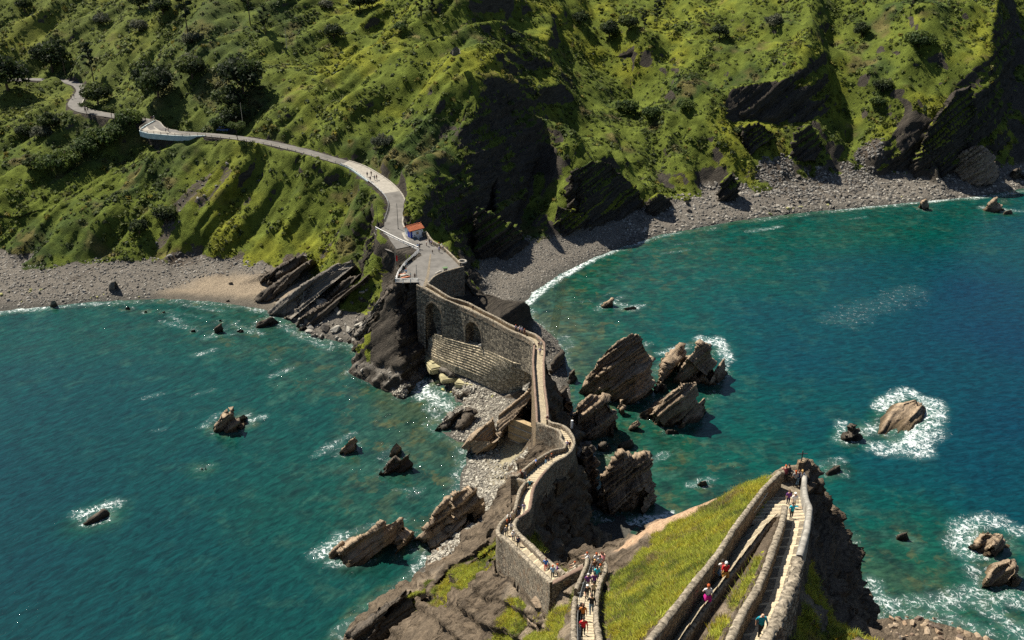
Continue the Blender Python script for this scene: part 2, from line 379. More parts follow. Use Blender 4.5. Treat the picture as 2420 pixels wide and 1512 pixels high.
# back valley and right-hand cliffs
A([(1410,522),(1500,490),(1600,472),(1680,458),(1780,455),(1880,432),(1970,420),(2080,415),(2160,412),(2230,408),(2300,404),(2400,388),(2520,370)], 4.5, 6)
A([(1700,500),(1900,470),(2100,445),(2300,430)], 2)
for u in (1400, 1500, 1600, 1700):
    A([(u,200,32+2.0*math.sin(u*.02)),(u,100,43+1.5*math.sin(u*.031)),(u,0,54),(u,-90,66),(u,300,21.5)])
A([(1560,400,11),(1640,400,12),(1700,420,9),(1660,340,18),(1520,380,13)])
A([(1720,205,33.2),(1760,190,36),(1850,178,38.2),(1900,165,40),(1918,100,48.5),(1922,10,58.5),(1925,-60,66)], None, 5)
A([(1745,285,21.2),(1850,292,20.6),(1930,300,20),(1965,250,26),(1960,160,38),(1965,80,46),(1975,0,56),(1985,-60,66)], None, 5)
A([(1800,40,51),(1800,-60,60),(1850,100,46),(1800,130,42)])
A([(1780,370,13),(1840,340,15.5),(1890,330,16),(1760,420,8),(1820,410,8),(1900,390,9.5),(1960,350,13.5),(2000,300,18.5),(2030,200,32),(2050,100,45),(2060,0,58),(2060,-80,67)])
A([(2150,300,22),(2150,200,35),(2160,100,49),(2180,0,62),(2180,-90,68),(2100,360,12.5),(2200,370,11.5),(2240,300,22),(2250,200,35),(2260,100,48),(2280,0,62),(2290,-90,68)])
A([(2290,370,11),(2310,310,19),(2330,230,31),(2338,140,44),(2345,60,54),(2362,0,62),(2370,-90,69)], None, 5)
A([(2335,395,5),(2375,340,12),(2385,260,21),(2392,180,31),(2400,90,42),(2415,0,52),(2430,-80,62)], None, 5)
A([(2470,330,12),(2490,220,25),(2510,100,40),(2520,0,54),(2560,-90,62)])
X(*[(x_,575,92+6*math.sin(x_*.02)) for x_ in range(-400,401,40)],*[(x_,660,120) for x_ in range(-400,401,80)])
X((-420,430,60),(-420,520,84),(420,520,84),(420,450,66),(-420,380,36),(-420,320,22),(-420,285,6),(-420,275,0),(420,400,4),(420,380,0))
# ---- islet and causeway
def offset(line, side, d):
    q = np.array(line, float); t = np.gradient(q, axis=0)[:, :2]; t /= np.linalg.norm(t, axis=1, keepdims=True)+1e-9
    n = np.stack([-t[:, 1], t[:, 0]], 1)*side
    r = q.copy(); r[:, :2] += n*d; return r
def skirt(l, h, side, drop, d=.55, step=1.6):
    """ground at the outer foot of a wall, plus the buried deck line just inside it"""
    q = dens(W3(l, h), step)
    o = offset(q, side, d); o[:, 2] -= h+drop; T.extend([tuple(r) for r in o])
    i = offset(q, -side, .45); i[:, 2] -= h+.35; T.extend([tuple(r) for r in i])
# (lines run from the mainland towards the camera; side -1 = to the right of travel)
q_ = offset(dens(W3(FP[3:10], 1), 2.5), 1, 2.6); T.extend([(a_, b_, 3.2) for a_, b_, c_ in q_])
skirt(FP[10:], 1, 1, 3.5); skirt(LW[:6], 1, -1, 16)
skirt(LW[5:14], 1, -1, 3.2, .5); skirt(LW[13:], 1, -1, 3.0)
skirt(RW[:8], 1, 1, 2.6); skirt(RW[8:17], 1, 1, 2.2); skirt(RW[17:24], 1, 1, 2.6)
skirt(LW3[1:8], 1, -1, 3.5); skirt(LW3[8:], 1, -1, 4.2)
skirt(SL, 1, -1, 1.3, .4); skirt(SR, .8, 1, .4, .4)
skirt(UOz, HO, -1, -.45, .4); 
skirt(UR1z[1:], 1.2, 1, 2.2, .4); skirt(UR2z, 1.2, 1, 2.4, .4)
A([(u, v, z) for u, v, z in UKz], None, 2)
T.extend([tuple(r+np.array([-.5,0,-.2])) for r in dens(W3(UMz, .4), 2)])
# causeway rock either side
X((2.2,186,3),(3,166,4.5),(3.3,156,5),(2.8,196,4))
X((9.2,186,6),(9.6,176,5),(10.2,166,6),(10.5,156,8),(9.0,192,5),(11.5,150,11),(13.5,142,12),(14,136,16))
A([(1040,860,4.6),(1080,890,4),(1140,920,3.6),(1110,940,1.2),(1180,940,3),(1230,920,6)])
A([(1210,1055,4.2),(1262,1070,4.6),(1210,1120,4.6),(1190,1170,4.4),(1170,1110,2),(1140,1140,1.3),(1160,1200,3.2),(1205,1190,6)])
X((0,180.2,9.8),(3,178,10),(5.6,176,10.2),(-1.6,176.6,4),(2,174,4.2),(5.2,171.6,4.5),(-1,182,7))
A([(1360,1062,31.5),(1375,1110,23),(1383,1170,15.5),(1382,1230,8.5),(1371,1290,1.5),(1335,1338,1.2)], None, 3)
A([(1330,1130,30),(1300,1160,33),(1310,1230,25),(1290,1270,31),(1320,1290,16)])
# west flank below the zigzag
A([(1195,1215,40),(1170,1230,33),(1140,1250,26),(1100,1280,17),(1050,1320,8),(1020,1345,3.5)], None, 3)
A([(1205,1180,24),(1120,1235,14),(1080,1280,8)])
# near-left spur
A([(1184,1300,43),(1140,1318,38.5),(1100,1340,34),(1050,1362,29),(1010,1388,24),(960,1402,18.5),(910,1432,11.5),(865,1465,5.5),(832,1500,1.5)], None, 3)
A([(1120,1316,34),(1060,1345,24),(1000,1368,17),(940,1390,9)])
A([(1190,1360,38),(1120,1420,28),(1050,1460,20),(960,1480,12.5),(890,1500,5.5),(1150,1480,26),(1060,1530,14),(960,1540,7),(1200,1440,33)])
# slope below the corner wall
A([(1240,1400,48),(1300,1402,54.5),(1345,1395,62),(1230,1440,47),(1280,1450,56),(1330,1440,70),(1220,1500,49),(1280,1510,60),(1335,1512,78.5),(1180,1515,34),(1210,1545,47),(1345,1550,82),(1345,1370,60)])
# hill of the lookout
A([(1432,1318,62),(1500,1268,62.5),(1565,1225,63.5),(1630,1200,65.5),(1690,1176,67),(1760,1146,68.6),(1815,1122,70),(1845,1098,71.5),(1895,1088,72.5),(1921,1104,71)], None, 2.5)
A([(1470,1340,66.8),(1540,1300,68.5),(1600,1260,69.4),(1700,1210,71),(1780,1150,71.2),(1480,1420,76.5),(1560,1380,76.5),(1620,1330,75.5),(1450,1490,82),(1500,1470,81.5),(1440,1530,85),(1490,1540,86),(1440,1370,68)])
A([(1926,1130,68),(1940,1150,66),(1970,1220,59),(2005,1300,53),(2030,1350,49),(2052,1400,46),(2085,1500,42),(2100,1550,40)], None, 3)
A([(1925,1200,69),(1935,1280,70),(1925,1350,72.5)])
A([(1915,1405,77),(1948,1388,73.5),(1975,1410,71),(1992,1450,69.5),(2000,1510,70),(1900,1450,79),(1880,1510,83),(1930,1500,77.5),(1940,1550,80)])
X((8,132,0),(14,126,0),(20,122,0),(26,116,0),(36,100,2),(44,103,1.5),(50,98,2),(54,90,3),(50,75,8),(60,60,10),(8,112,18),(14,105,20),(20,100,22),(27,95,26))
X((30,78,52),(33,88,34),(40,92,22),(46,86,20),(46,70,30))
X((0,25,92),(20,20,96),(10,30,90),(-15,30,80),(-30,40,50),(-45,60,15),(-60,80,0),(-70,60,-3),(35,25,85),(60,30,50),(80,40,20),(100,40,0),(-50,20,30),(-80,10,0),(-110,30,-5),(40,45,72),(-18,62,40),(-22,80,26),(-32,95,6),(-40,100,0))
# ------------------------------------------------------------------ triangulated land, refined to an even 3-D mesh
def resample(l, n):
    q = np.array(l, float); d = np.r_[0, np.cumsum(np.linalg.norm(np.diff(q, axis=0), axis=1))]
    t = np.linspace(0, d[-1], n)
    return np.stack([np.interp(t, d, q[:, k]) for k in range(q.shape[1])], 1)
SEGS = {}
def seg(name, l, r, n): SEGS[name] = (resample([P(u, v, z) for u, v, z in l], n), resample([P(u, v, z) for u, v, z in r], n))
# deck edges sit straight below the wall tops: use wall-top x,y with the deck z
def low(l, h): return [(x, y, z-h) for x, y, z in W3(l, h)]
def seg2(name, l, hl, r, hr, n): SEGS[name] = (resample(low(l, hl), n), resample(low(r, hr), n))
seg2('bridge', NP_+[(1263,815,21.6)], 1, FP[:10]+[(1280,801,21.6)], 1, 60)
seg2('causeway', LW[:6], 1, FP[9:]+[(1300,997.3,29.3)], 1, 50)
seg2('curve', LW[5:], 1, RW[:11], 1, 90)
seg2('flight', [(1242,1136,42.2)]+LW3[1:8], 1, RW[10:18], 1, 60)
seg2('ramp', LW3[7:], 1, RW[17:24], 1, 60)
seg2('turn', LW4, 1, RW[23:], 1, 12)
seg2('stairs', SL, 1, SR, .8, 80)
SEGS['wide'] = (resample([(22.4,70.0,71.4),(20.5,65.4,73.4),(18.7,61.4,75.4)], 20), resample([(26.0,70.0,71.4),(25.4,66.4,73.1),(24.2,62.0,75.3)], 20))
seg2('leftup', [(1765,1206,upz(1206,HO)-HO)]+UOz[4:], HO, [(1836,1222,upz(1222,.3)-.3)]+UKz[2:], .3, 60)
seg2('rightup', UMz, HM, UR1z[3:]+UR2z[1:], 1.2, 60)
MID = {k: (a+b)/2 for k, (a, b) in SEGS.items()}

def refine(V, Tt, k, passes=12, fixed=None):
    for _ in range(passes):
        E = np.concatenate([Tt[:, [0, 1]], Tt[:, [1, 2]], Tt[:, [2, 0]]]); E.sort(1)
        key = E[:, 0].astype(np.int64)*len(V)+E[:, 1]
        u, inv = np.unique(key, return_inverse=True)
        a, b = V[u//len(V)], V[u % len(V)]
        m = (a+b)/2
        sl = np.sqrt(m[:, 0]**2+m[:, 1]**2+(m[:, 2]-CH)**2)
        out = (np.abs(m[:, 0]) > 60+.62*m[:, 1]) | (m[:, 1] > 470) | (m[:, 1] < 25) | (m[:, 2] < -1.5)
        long = np.linalg.norm(a-b, axis=1) > np.where(out, 6*k*sl+3, k*sl+.02)
        if not long.any(): break
        idx = np.full(len(u), -1); idx[long] = len(V)+np.arange(long.sum())
        V = np.concatenate([V, m[long]])
        n = len(Tt); e = idx[inv].reshape(3, n).T
        c = (e >= 0).sum(1); new = [Tt[c == 0]]
        for r in range(3):                                   # one split edge
            s = (c == 1) & (e[:, r] >= 0); t = np.roll(Tt[s], -r, 1); mm = e[s, r]
            new += [np.stack([t[:, 0], mm, t[:, 2]], 1), np.stack([mm, t[:, 1], t[:, 2]], 1)]
            s = (c == 2) & (e[:, r] < 0); t = np.roll(Tt[s], -r, 1); ee = np.roll(e[s], -r, 1)   # edge 0 whole
            new += [np.stack([t[:, 0], t[:, 1], ee[:, 1]], 1), np.stack([t[:, 0], ee[:, 1], ee[:, 2]], 1), np.stack([ee[:, 1], t[:, 2], ee[:, 2]], 1)]
        s = c == 3; t, ee = Tt[s], e[s]
        new += [np.stack([t[:, 0], ee[:, 0], ee[:, 2]], 1), np.stack([ee[:, 0], t[:, 1], ee[:, 1]], 1), np.stack([ee[:, 2], ee[:, 1], t[:, 2]], 1), ee]
        Tt = np.concatenate(new)
    return V, Tt
def vnormals(V, Tt):
    fn = np.cross(V[Tt[:, 1]]-V[Tt[:, 0]], V[Tt[:, 2]]-V[Tt[:, 0]])
    n = np.zeros_like(V)
    for k in range(3):
        for c in range(3): n[:, c] += np.bincount(Tt[:, k], fn[:, c], len(V))
    return n/(np.linalg.norm(n, axis=1, keepdims=True)+1e-12), fn
def laplace(V, Tt, w, it):
    E = np.concatenate([Tt[:, [0, 1]], Tt[:, [1, 2]], Tt[:, [2, 0]]])
    for _ in range(it):
        s = np.zeros_like(V); d = np.bincount(E.ravel(), minlength=len(V))
        for c in range(3):
            s[:, c] = np.bincount(E[:, 0], V[E[:, 1], c], len(V))+np.bincount(E[:, 1], V[E[:, 0], c], len(V))
        V = V+(s/d[:, None]-V)*w[:, None]
    return V
def tin(pts):
    pts = np.array(pts, float)
    _, i = np.unique(np.round(pts[:, :2]/.12).astype(int), axis=0, return_index=True)
    pts = pts[np.sort(i)]
    r = delaunay_2d_cdt([Vector(q[:2]) for q in pts], [], [], 0, 1e-5)
    V = np.array([(v[0], v[1], pts[o[0]][2]) for v, o in zip(r[0], r[3])]); Tt = np.array(r[2])
    c = np.cross(V[Tt[:, 1]]-V[Tt[:, 0]], V[Tt[:, 2]]-V[Tt[:, 0]])[:, 2]
    Tt[c < 0] = Tt[c < 0][:, ::-1]
    return V, Tt
def linedist(V, line, wmax):
    """2-D distance to a polyline and its interpolated extra columns"""
    D = np.full(len(V), 1e9); Zz = np.zeros(len(V)); Wd = np.zeros(len(V))
    l = np.array(line, float)
    for a, b in zip(l, l[1:]):
        lo = np.minimum(a[:2], b[:2])-wmax; hi = np.maximum(a[:2], b[:2])+wmax
        s = np.where((V[:, 0] > lo[0]) & (V[:, 0] < hi[0]) & (V[:, 1] > lo[1]) & (V[:, 1] < hi[1]))[0]
        if not len(s): continue
        ab = b[:2]-a[:2]; t = np.clip(((V[s, :2]-a[:2])@ab)/(ab@ab+1e-9), 0, 1)
        d = np.linalg.norm(V[s, :2]-a[:2]-t[:, None]*ab, axis=1)
        m = d < D[s]; s2 = s[m]
        D[s2] = d[m]; Zz[s2] = a[2]+(b[2]-a[2])*t[m]
        if l.shape[1] > 3: Wd[s2] = a[3]+(b[3]-a[3])*t[m]
    return D, Zz, Wd
def inpoly(x, y, poly):
    r = np.zeros(len(x), bool); n = len(poly)
    for i in range(n):
        (x0, y0), (x1, y1) = poly[i][:2], poly[(i+1) % n][:2]
        c = ((y0 > y) != (y1 > y)) & (x < (x1-x0)*(y-y0)/(y1-y0+1e-12)+x0)
        r ^= c
    return r

roadc = smooth_line([(*P(u, v, z), w) for u, v, z, w in ROAD], 2.0, 4)
plaza_poly = [P(u, v, 22) for u, v in PLAZA]
V, Tt = tin(T)
V, Tt = refine(V, Tt, .011)
w = np.full(len(V), .3); w[np.abs(V[:, 2]) < .25] = 0
near = V[:, 1] < 215
pd = np.full(len(V), 99.)
for k in MID:
    d_, _, _ = linedist(V, MID[k], 3); pd = np.minimum(pd, d_)
w[pd < 2.2] = 0
w[(np.abs(V[:, 2]-21.85) < .05) & (np.abs(V[:, 0]+22) < 20)] = 0
w[near] *= .6
V = laplace(V, Tt, w, 3)
V, Tt = refine(V, Tt, .0042)
Nn, _ = vnormals(V, Tt)
# roads, plaza and paths press the ground flat
dR, zR, wR = linedist(V, roadc, 14)
tR = sst(0, 1, (dR-wR/2-.5)/(3.0+5*sst(-60, -110, V[:, 0])))
V[:, 2] = np.where(dR < 14, V[:, 2]*tR+(zR-.12)*(1-tR), V[:, 2])
ip = inpoly(V[:, 0], V[:, 1], plaza_poly)
V[ip, 2] = np.minimum(V[ip, 2], 21.9)
quiet = np.minimum(np.where(dR < 14, sst(0, 1, (dR-wR/2-.2)/2.0), 1), np.where(ip, 0, 1))
for k in MID:
    d_, z_, _ = linedist(V, MID[k], 4)
    if k not in ('bridge',):
        m = d_ < 1.15
        V[m, 2] = np.minimum(V[m, 2], z_[m]-.35)
    quiet = np.minimum(quiet, sst(1.0, 2.6, d_))
mlk = [P(1844,1114,71.4), P(1900,1115,71.4), P(1902,1150,71.4), P(1903,1162,71.4), P(1810,1162,71.4), P(1807,1151,71.4)]
ipl = inpoly(V[:, 0], V[:, 1], mlk); V[ipl, 2] = np.minimum(V[ipl, 2], 71.0); quiet[ipl] = 0
land = sst(-.6, .8, V[:, 2])
# relief
nz = Nn[:, 2]
steep = 1-sst(.45, .72, nz)
q1 = fbm(V, 16, 4, 1); q2 = fbm(V, 4.5, 4, 5)
main = sst(206, 222, V[:, 1])
jn = np.array([.45, .62, .64]); tj = V@jn+1.2*fbm(V, 6, 3, 160); st3 = (_h(np.floor(tj/1.3), np.zeros(len(V)), np.zeros(len(V)), 161)-.5)*sst(0, .12, tj/1.3 % 1)
rough_ = fbm(V, 2.2, 4, 170)+.8*(.4-np.abs(fbm(V, 5, 3, 175))*2)
st_ = strata(V); st2 = strata(V, 9, (.9, .4, .2), (1, .6, .4))
cu, cid = cushion(V[:, 0]+q2*1.2, V[:, 1]+q1*1.5, 3.4, 3)
cu2, cid2 = cushion(V[:, 0]-q2, V[:, 1]+q2, 1.7, 8)
soft = sst(3.5, 8, V[:, 2])*(1-steep)*main
gully = np.abs(fbm(np.stack([V[:, 0]*1.0, V[:, 1]*.35, V[:, 2]*.2], 1), 16, 4, 21))
def blob(*bl):
    r = np.zeros(len(V))
    for u, v, z, rx, *ry in bl:
        c = P(u, v, z); ry_ = ry[0] if ry else rx
        d = np.sqrt(((V[:, 0]-c[0])/rx)**2+((V[:, 1]-c[1])/ry_)**2+((V[:, 2]-c[2])/(rx+ry_)*1.2)**2)
        r = np.maximum(r, 1-sst(.5, 1.15, d+.25*q2))
    return r
bluff = sst(-20, -45, V[:, 0])*sst(325, 305, V[:, 1])*sst(262, 270, V[:, 1])
ac, al = V[:, 0]*.86-V[:, 1]*.5, V[:, 0]*.5+V[:, 1]*.86
streak = fbm(np.stack([ac/5.5, al/24, 0*ac], 1), 1, 4, 180)
TANB = ((1660,1190,66,3.4,3.5),(1600,1215,64.8,3.4,2.8),(1540,1245,63.6,3,2.5),(1490,1275,63,2.5,2.2),(1620,1230,66,2.2,2.5),(1690,1180,67,2.5,2),(1570,1240,65,2.5,2.5))
GRASSB = ((1600,1350,77,12,12),(1480,1400,75,7,12),(1700,1230,71.5,7,7),(1780,1160,71,5,5),(1560,1300,71,5,5),(1470,1490,82,4,6),(1750,1370,81,2.4,10),(1800,1270,78,2.2,6),(1680,1440,85,2.6,8),(1820,1130,70,3,3),(1640,1200,68,4,3.5))
calm = np.maximum(blob(*TANB), blob(*GRASSB))*(V[:, 1] < 90)
cove = (V[:, 1] > 112)*(V[:, 1] < 165)*(V[:, 0] > 7)*(V[:, 0] < 34)*sst(5, 2.5, V[:, 2])
seaw = (np.abs(V[:, 0]-2.2) < 4.5)*(np.abs(V[:, 1]-176) < 4.5)
quiet0 = quiet.copy(); quiet = quiet*(1-.85*calm)*(1-.88*cove)*(1-.8*seaw)
spur = (V[:, 1] < 140)*sst(4, -2, V[:, 0])
disp = land*quiet*(bluff*(streak*2.6+.3)*soft*1.0+steep*spur*1.2*st_+spur*(1-steep)*.6*st_+steep*((1.5*st_+.6*st2)*(.75+.5*main)+q1*1.0*main+q2*(.35+.5*main)) + soft*(1.5*streak*(1-bluff)+fbm(V, 40, 3, 150)*4.2+6.2*(.38-np.abs(fbm(np.stack([V[:, 0]-.75*V[:, 1], .35*V[:, 1], V[:, 2]*.0], 1), 27, 4, 151)*sst(30, 0, V[:, 0])+fbm(np.stack([V[:, 0]+.4*V[:, 1], .4*V[:, 1], V[:, 2]*.0], 1), 27, 4, 152)*sst(0, 30, V[:, 0]))*2.2)+q1*.9+q2*.5+cu*.5+cu2*.3-.4-2.2*np.clip(.35-gully, 0, 1)) + (1-main)*sst(.97, .85, nz)*(q2*.35+.4*st_+.3*st2+.9*st3+.55*rough_))
V = V+Nn*disp[:, None]
beachy = (1-sst(4, 6.5, V[:, 2]))*sst(-.2, .3, V[:, 2])*(1-steep)
V[:, 2] += beachy*fbm(V, 2.2, 3, 31)*.3*quiet
# cover classes
Nn, fn = vnormals(V, Tt)
nz = Nn[:, 2]
bare = sst(-.25, .3, fbm(V, 5, 4, 140)+.1)*blob((1880,400,11,22,10),(2000,385,11,17,10),(1770,440,6,10,7),(2060,330,18,8,8),(1850,365,14,10,6),(480,470,20,5,4),(420,604,6,8,3),(700,595,8,6,4),(1500,545,5,8,4))
tan = blob(*TANB)
soil = blob((1705,1480,85,.7,2.6),(1290,1470,57,3,3.5),(1320,1420,60,2,2.5),(1245,1400,48,3,3),(1250,1480,52,3,4),(1300,1505,63,2,3),(1340,1480,74,1.2,3),(1000,1368,20,4,4),(960,1402,16,4,5),(1930,1450,77,2,2),(1845,1105,71.5,2.2,1.5),(1900,1090,72,3,1.4))
veg = sst(.36, .62, nz+.18*q2+.2*bluff)*sst(3.9, 5.6, V[:, 2]+1.4*q2)
gul = .7*bluff*sst(-.32, -.52, streak+.25*q2)*sst(32, 24, V[:, 2])
bare = np.maximum(bare, .9*gul)
lowr = sst(14, 6, V[:, 2])*sst(20, 45, V[:, 0])*sst(-.15, .2, fbm(V, 7, 3, 190))
veg = veg*(1-.92*np.maximum(np.maximum(bare, tan), soil))*(1-.9*lowr)
rockp = blob((945,720,14,9,9),(985,760,8,9,9),(900,700,14,8,7),(1100,690,10,9,7),(1060,670,16,9,4),(1130,640,8,9,9),(880,760,5,7,6),(930,600,17,6,5))
rockz = blob((1110,420,22,14,10),(1150,500,12,16,10),(1250,420,16,14,12),(1420,470,10,12,8),(1800,240,29,17,8),(1900,250,28,10,8),(2410,250,22,14,30),(2400,120,36,14,30),(2160,330,17,10,8),(2250,320,16,9,8),(2200,390,8,16,6),(1180,340,28,12,10),(1080,360,30,8,6),(1260,540,6,14,6))
veg = veg*(1-rockz*sst(.93, .72, nz))*(1-.96*rockp*sst(-.5, .0, q2))
crag = inpoly(V[:, 0], V[:, 1], [P(838,835,0),P(880,700,12),P(915,660,18),P(940,640,21),P(990,600,21.5),P(1010,640,22),P(1098,628,22),P(1180,700,5),P(1190,760,1),P(1010,870,0)])
veg = np.where(crag | ((V[:, 0] > -36) & (V[:, 0] < 14) & (V[:, 1] > 188) & (V[:, 1] < 246) & (V[:, 2] < 21.2)), 0, veg)
isl = (V[:, 1] < 206) & (V[:, 1] > 20)
grass = blob((1140,1312,39,7,7),(1080,1345,32,5,5),(980,1392,21,3,4),(1190,1290,44,5,5),(1300,1440,58,5,8),(1240,1460,52,6,8),(1320,1500,68,4,6),(1340,1440,70,2.5,5),(1600,1350,77,12,12),(1480,1400,75,7,12),(1700,1230,71.5,7,7),(1780,1160,71,5,5),(1560,1300,71,5,5),(1470,1490,82,4,6),(1750,1370,81,2.4,10),(1800,1270,78,2.2,6),(1680,1440,85,2.6,8),(1930,1430,77,3,4),(1960,1480,74,3,4),(1820,1130,70,3,3),(1232,1240,40,1.5,2),(1380,1380,68,1,5),(1640,1200,68,4,3.5))
veg = np.where(isl, np.clip(grass*2.0, 0, 1)*sst(.22, .42, nz)*(1-np.maximum(tan, soil*.85)), veg)
veg *= np.where(quiet0 < .3, .15, 1)
beach = (1-sst(4.2, 5.8, V[:, 2]+q2*.7))*(V[:, 1] > 140)*sst(.45, .7, nz)
bare_all = np.clip(np.maximum.reduce([bare*sst(.25, .5, nz), tan, soil*sst(.3, .5, nz), beach]), 0, 1)
bc = np.zeros((len(V), 3))
bc[:] = (.135, .125, .11)
sand = blob((560,690,1,19,10),(630,706,1,9,7),(470,692,1,14,5),(660,690,1,7,5),(520,670,2,14,5))
def lerp(a, b, t): return a+(np.array(b)-a)*t[:, None]
bc = lerp(bc, (.235, .195, .145), sand)
bc = lerp(bc, (.26, .235, .165), ((V[:, 1] < 200) & (V[:, 1] > 140) & (V[:, 2] < 8))*1.0*blob((1240,1090,4,9,14)))
bc = lerp(bc, (.07, .056, .043), bare)
bc = lerp(bc, (.36, .25, .165), tan)
bc = lerp(bc, (.19, .155, .115), soil)
wetb = (1-sst(.2, 1.1, V[:, 2]))*beach
bc = lerp(bc, (.06, .06, .055), wetb*.8)
# greens
g1 = fbm(V, 30, 4, 71); g2 = fbm(V, 7, 4, 75); g3 = fbm(V, 2.0, 2, 79)
def greens(V, g1, g2, g3, cid):
    c = np.zeros((len(V), 3)); c[:] = (.092, .116, .024)
    c = lerp(c, (.155, .165, .024), sst(0, .5, g1+.5*g2))           # bright yellow green
    c = lerp(c, (.042, .064, .021), sst(.08, .5, -g1+.6*g2))         # deep green
    c = lerp(c, (.125, .105, .045), sst(.28, .6, g2-.4*g1)*.8)       # dry heather
    c *= (.62+.55*cid+.3*g3)[:, None]
    return np.clip(c, .008, .4)
vc = greens(V, g1, g2, g3, .5*cid+.5*cid2)
farleft = (1-sst(-150, -30, V[:, 0]))*main*sst(20, 34, V[:, 2])
vc = lerp(vc, (.085, .10, .04), farleft*.45)
isl_c = np.zeros((len(V), 3)); isl_c[:] = (.22, .235, .034)
g4 = fbm(V, 3.2, 4, 210); g5 = fbm(V, 1.1, 3, 215)
isl_c = lerp(isl_c, (.27, .235, .028), sst(.05, .45, g4+.5*g5)*.7); isl_c = lerp(isl_c, (.075, .10, .022), sst(.0, .42, -g4+.6*g5)*.85); isl_c = lerp(isl_c, (.17, .13, .07), sst(.3, .5, fbm(V, 2.0, 3, 220))*.8)
vc = np.where((V[:, 1] < 206)[:, None], isl_c, vc)
print('land', len(V), len(Tt))
def split(name, keep, m, label=None, kind='structure'):
    t = Tt[keep]; u, inv = np.unique(t, return_inverse=True)
    me = np_mesh(name, V[u], inv.reshape(-1, 3), True, dict(veg=veg[u], col=vc[u], bare=bare_all[u], barecol=bc[u]))
    return tag(link(name, me, m), kind=kind)
M_ground = make_ground()
fc = V[Tt].mean(1)
isb = (fc[:, 2] < 5) & (fc[:, 2] > -.4) & (fc[:, 1] > 205)
isle = (fc[:, 1] <= 205)
bed = fc[:, 2] <= -.4
o_hill = split('hillside', ~isb & ~isle & ~bed, M_ground)
o_beach = split('beach', isb, M_ground)
o_isl = split('islet', isle & ~bed, make_ground('islet_rock', (.032, .026, .021), (.19, .148, .105), (.08, .064, .048)))
split('seabed', bed, M_ground)
M_ground0 = M_ground
# ------------------------------------------------------------------ sea rocks: tilted beds, each rock a thing of its own
M_rock = make_rock('weathered_rock', (.075, .057, .044), (.42, .315, .21), (.19, .145, .10))
M_rockdark = make_rock('dark_rock', (.02, .018, .016), (.135, .108, .08), (.055, .046, .038))  # darker tones, for sea ledges and dry crags alike
M_rockgrey = make_rock('grey_rock', (.05, .046, .042), (.25, .22, .18), (.12, .108, .092))
WATERLINE = []
def rock(label, outline, top, m=None, name='sea_rock', cat='rock', group=None, amp=.9, sheer=True, k=.0019, z0=0.0, rough=.5, seed=0, grow=1.0):
    """outline: foot of the rock (u, v); top: spine points (u, v, z)"""
    o = np.array([P(q[0], q[1], q[2] if len(q) > 2 else z0) for q in outline]); c = o.mean(0)
    foot = o.copy(); foot[:, :2] = c[:2]+(foot[:, :2]-c[:2])*1.04; foot[:, 2] = o[:, 2]-1.2
    ring = dens(np.vstack([foot, foot[:1]]), 1.5)[:-1]
    tp = []
    for u, v_, z in top:                                   # crests stand over the front foot: sheer shaded fronts, long lit backs
        q = P(u, v_, z); xs = ring[:, 0]; near_ = ring[np.abs(xs-q[0]) < max(.8, .06*(xs.max()-xs.min()))]
        if len(near_) and sheer:
            yf = near_[:, 1].min(); yn = yf+.35*(q[1]-yf)
            t_ = (CH-z)/q[1]; zn = min(CH-t_*yn, z0+(z-z0)*1.3+.4) if q[1] > yf else z
            q = P(u, v_, max(z, zn))
        tp.append(q)
    # spine points are kept in order: consecutive ones are joined by a crest
    crest = dens(tp, 1.2) if len(tp) > 1 else np.array(tp)
    pts = np.vstack([ring, crest])
    v, t = tin(pts)
    v, t = refine(v, t, .009)
    v = laplace(v, t, np.where(v[:, 2] < o[:, 2].min()-1, 0, .12), 1)
    v, t = refine(v, t, k)
    n, _ = vnormals(v, t)
    H = max(q[2] for q in tp)-z0
    s = min(1.0, .25+H/9)
    vv = v+np.array([seed*13.1, seed*7.7, seed*3.3])
    face = 1-.6*sst(.85, .99, n@BED)
    d = s*(amp*2.4*strata(vv, seed, (2.3, .85, .34), (1, .75, .4))*face+rough*fbm(vv, 4.0, 4, 90+seed)*.5+rough*.45*(.5-np.abs(fbm(vv, 6, 2, 95+seed))*3))
    hz = n*np.array([1, 1, .75])
    v = v+hz*d[:, None]
    me = np_mesh(name, v-c, t, True)
    ob = link(name, me, m or M_rock, loc=c)
    wl = v[np.abs(v[:, 2]-0) < .5]
    if len(wl): WATERLINE.append(wl[::2, :2])
    return tag(ob, label, cat, group)
# mesh origin is at c: positions in the shader are world positions, so bedding runs through all rocks alike
GS = 'sea rocks standing round the causeway'
rock('tall pyramid-shaped brown sea stack right of the causeway bend, biggest of all', [(1366,925),(1385,880),(1420,840),(1460,815),(1500,800),(1530,815),(1545,850),(1548,905),(1535,935),(1500,952),(1450,945),(1410,930)], [(1385,893,5),(1425,838,12),(1460,805,16),(1490,787,18),(1512,790,17),(1535,838,10)], rough=.9, seed=1, group=GS)
rock('smooth-faced tilted slab rock ringed by foam at the outer right of the stacks', [(1595,868),(1615,835),(1640,812),(1672,806),(1700,830),(1722,850),(1715,880),(1690,900),(1650,900),(1610,905),(1585,900)], [(1605,878,4),(1625,848,8),(1655,808,11.5),(1670,808,11)], seed=2, group=GS)
rock('narrow ribbed rock rib between the tall stack and the foam-ringed slab', [(1548,880),(1560,855),(1590,830),(1612,815),(1618,840),(1600,880),(1570,915),(1555,912)], [(1560,888,3),(1580,852,5),(1606,818,6)], seed=3, group=GS, amp=1.2)
rock('small ribbed outlier leaning on the right edge of the foam-ringed slab', [(1668,905),(1690,868),(1708,838),(1722,848),(1718,885),(1700,905)], [(1680,895,2),(1700,862,4),(1714,845,4)], seed=4, group=GS)
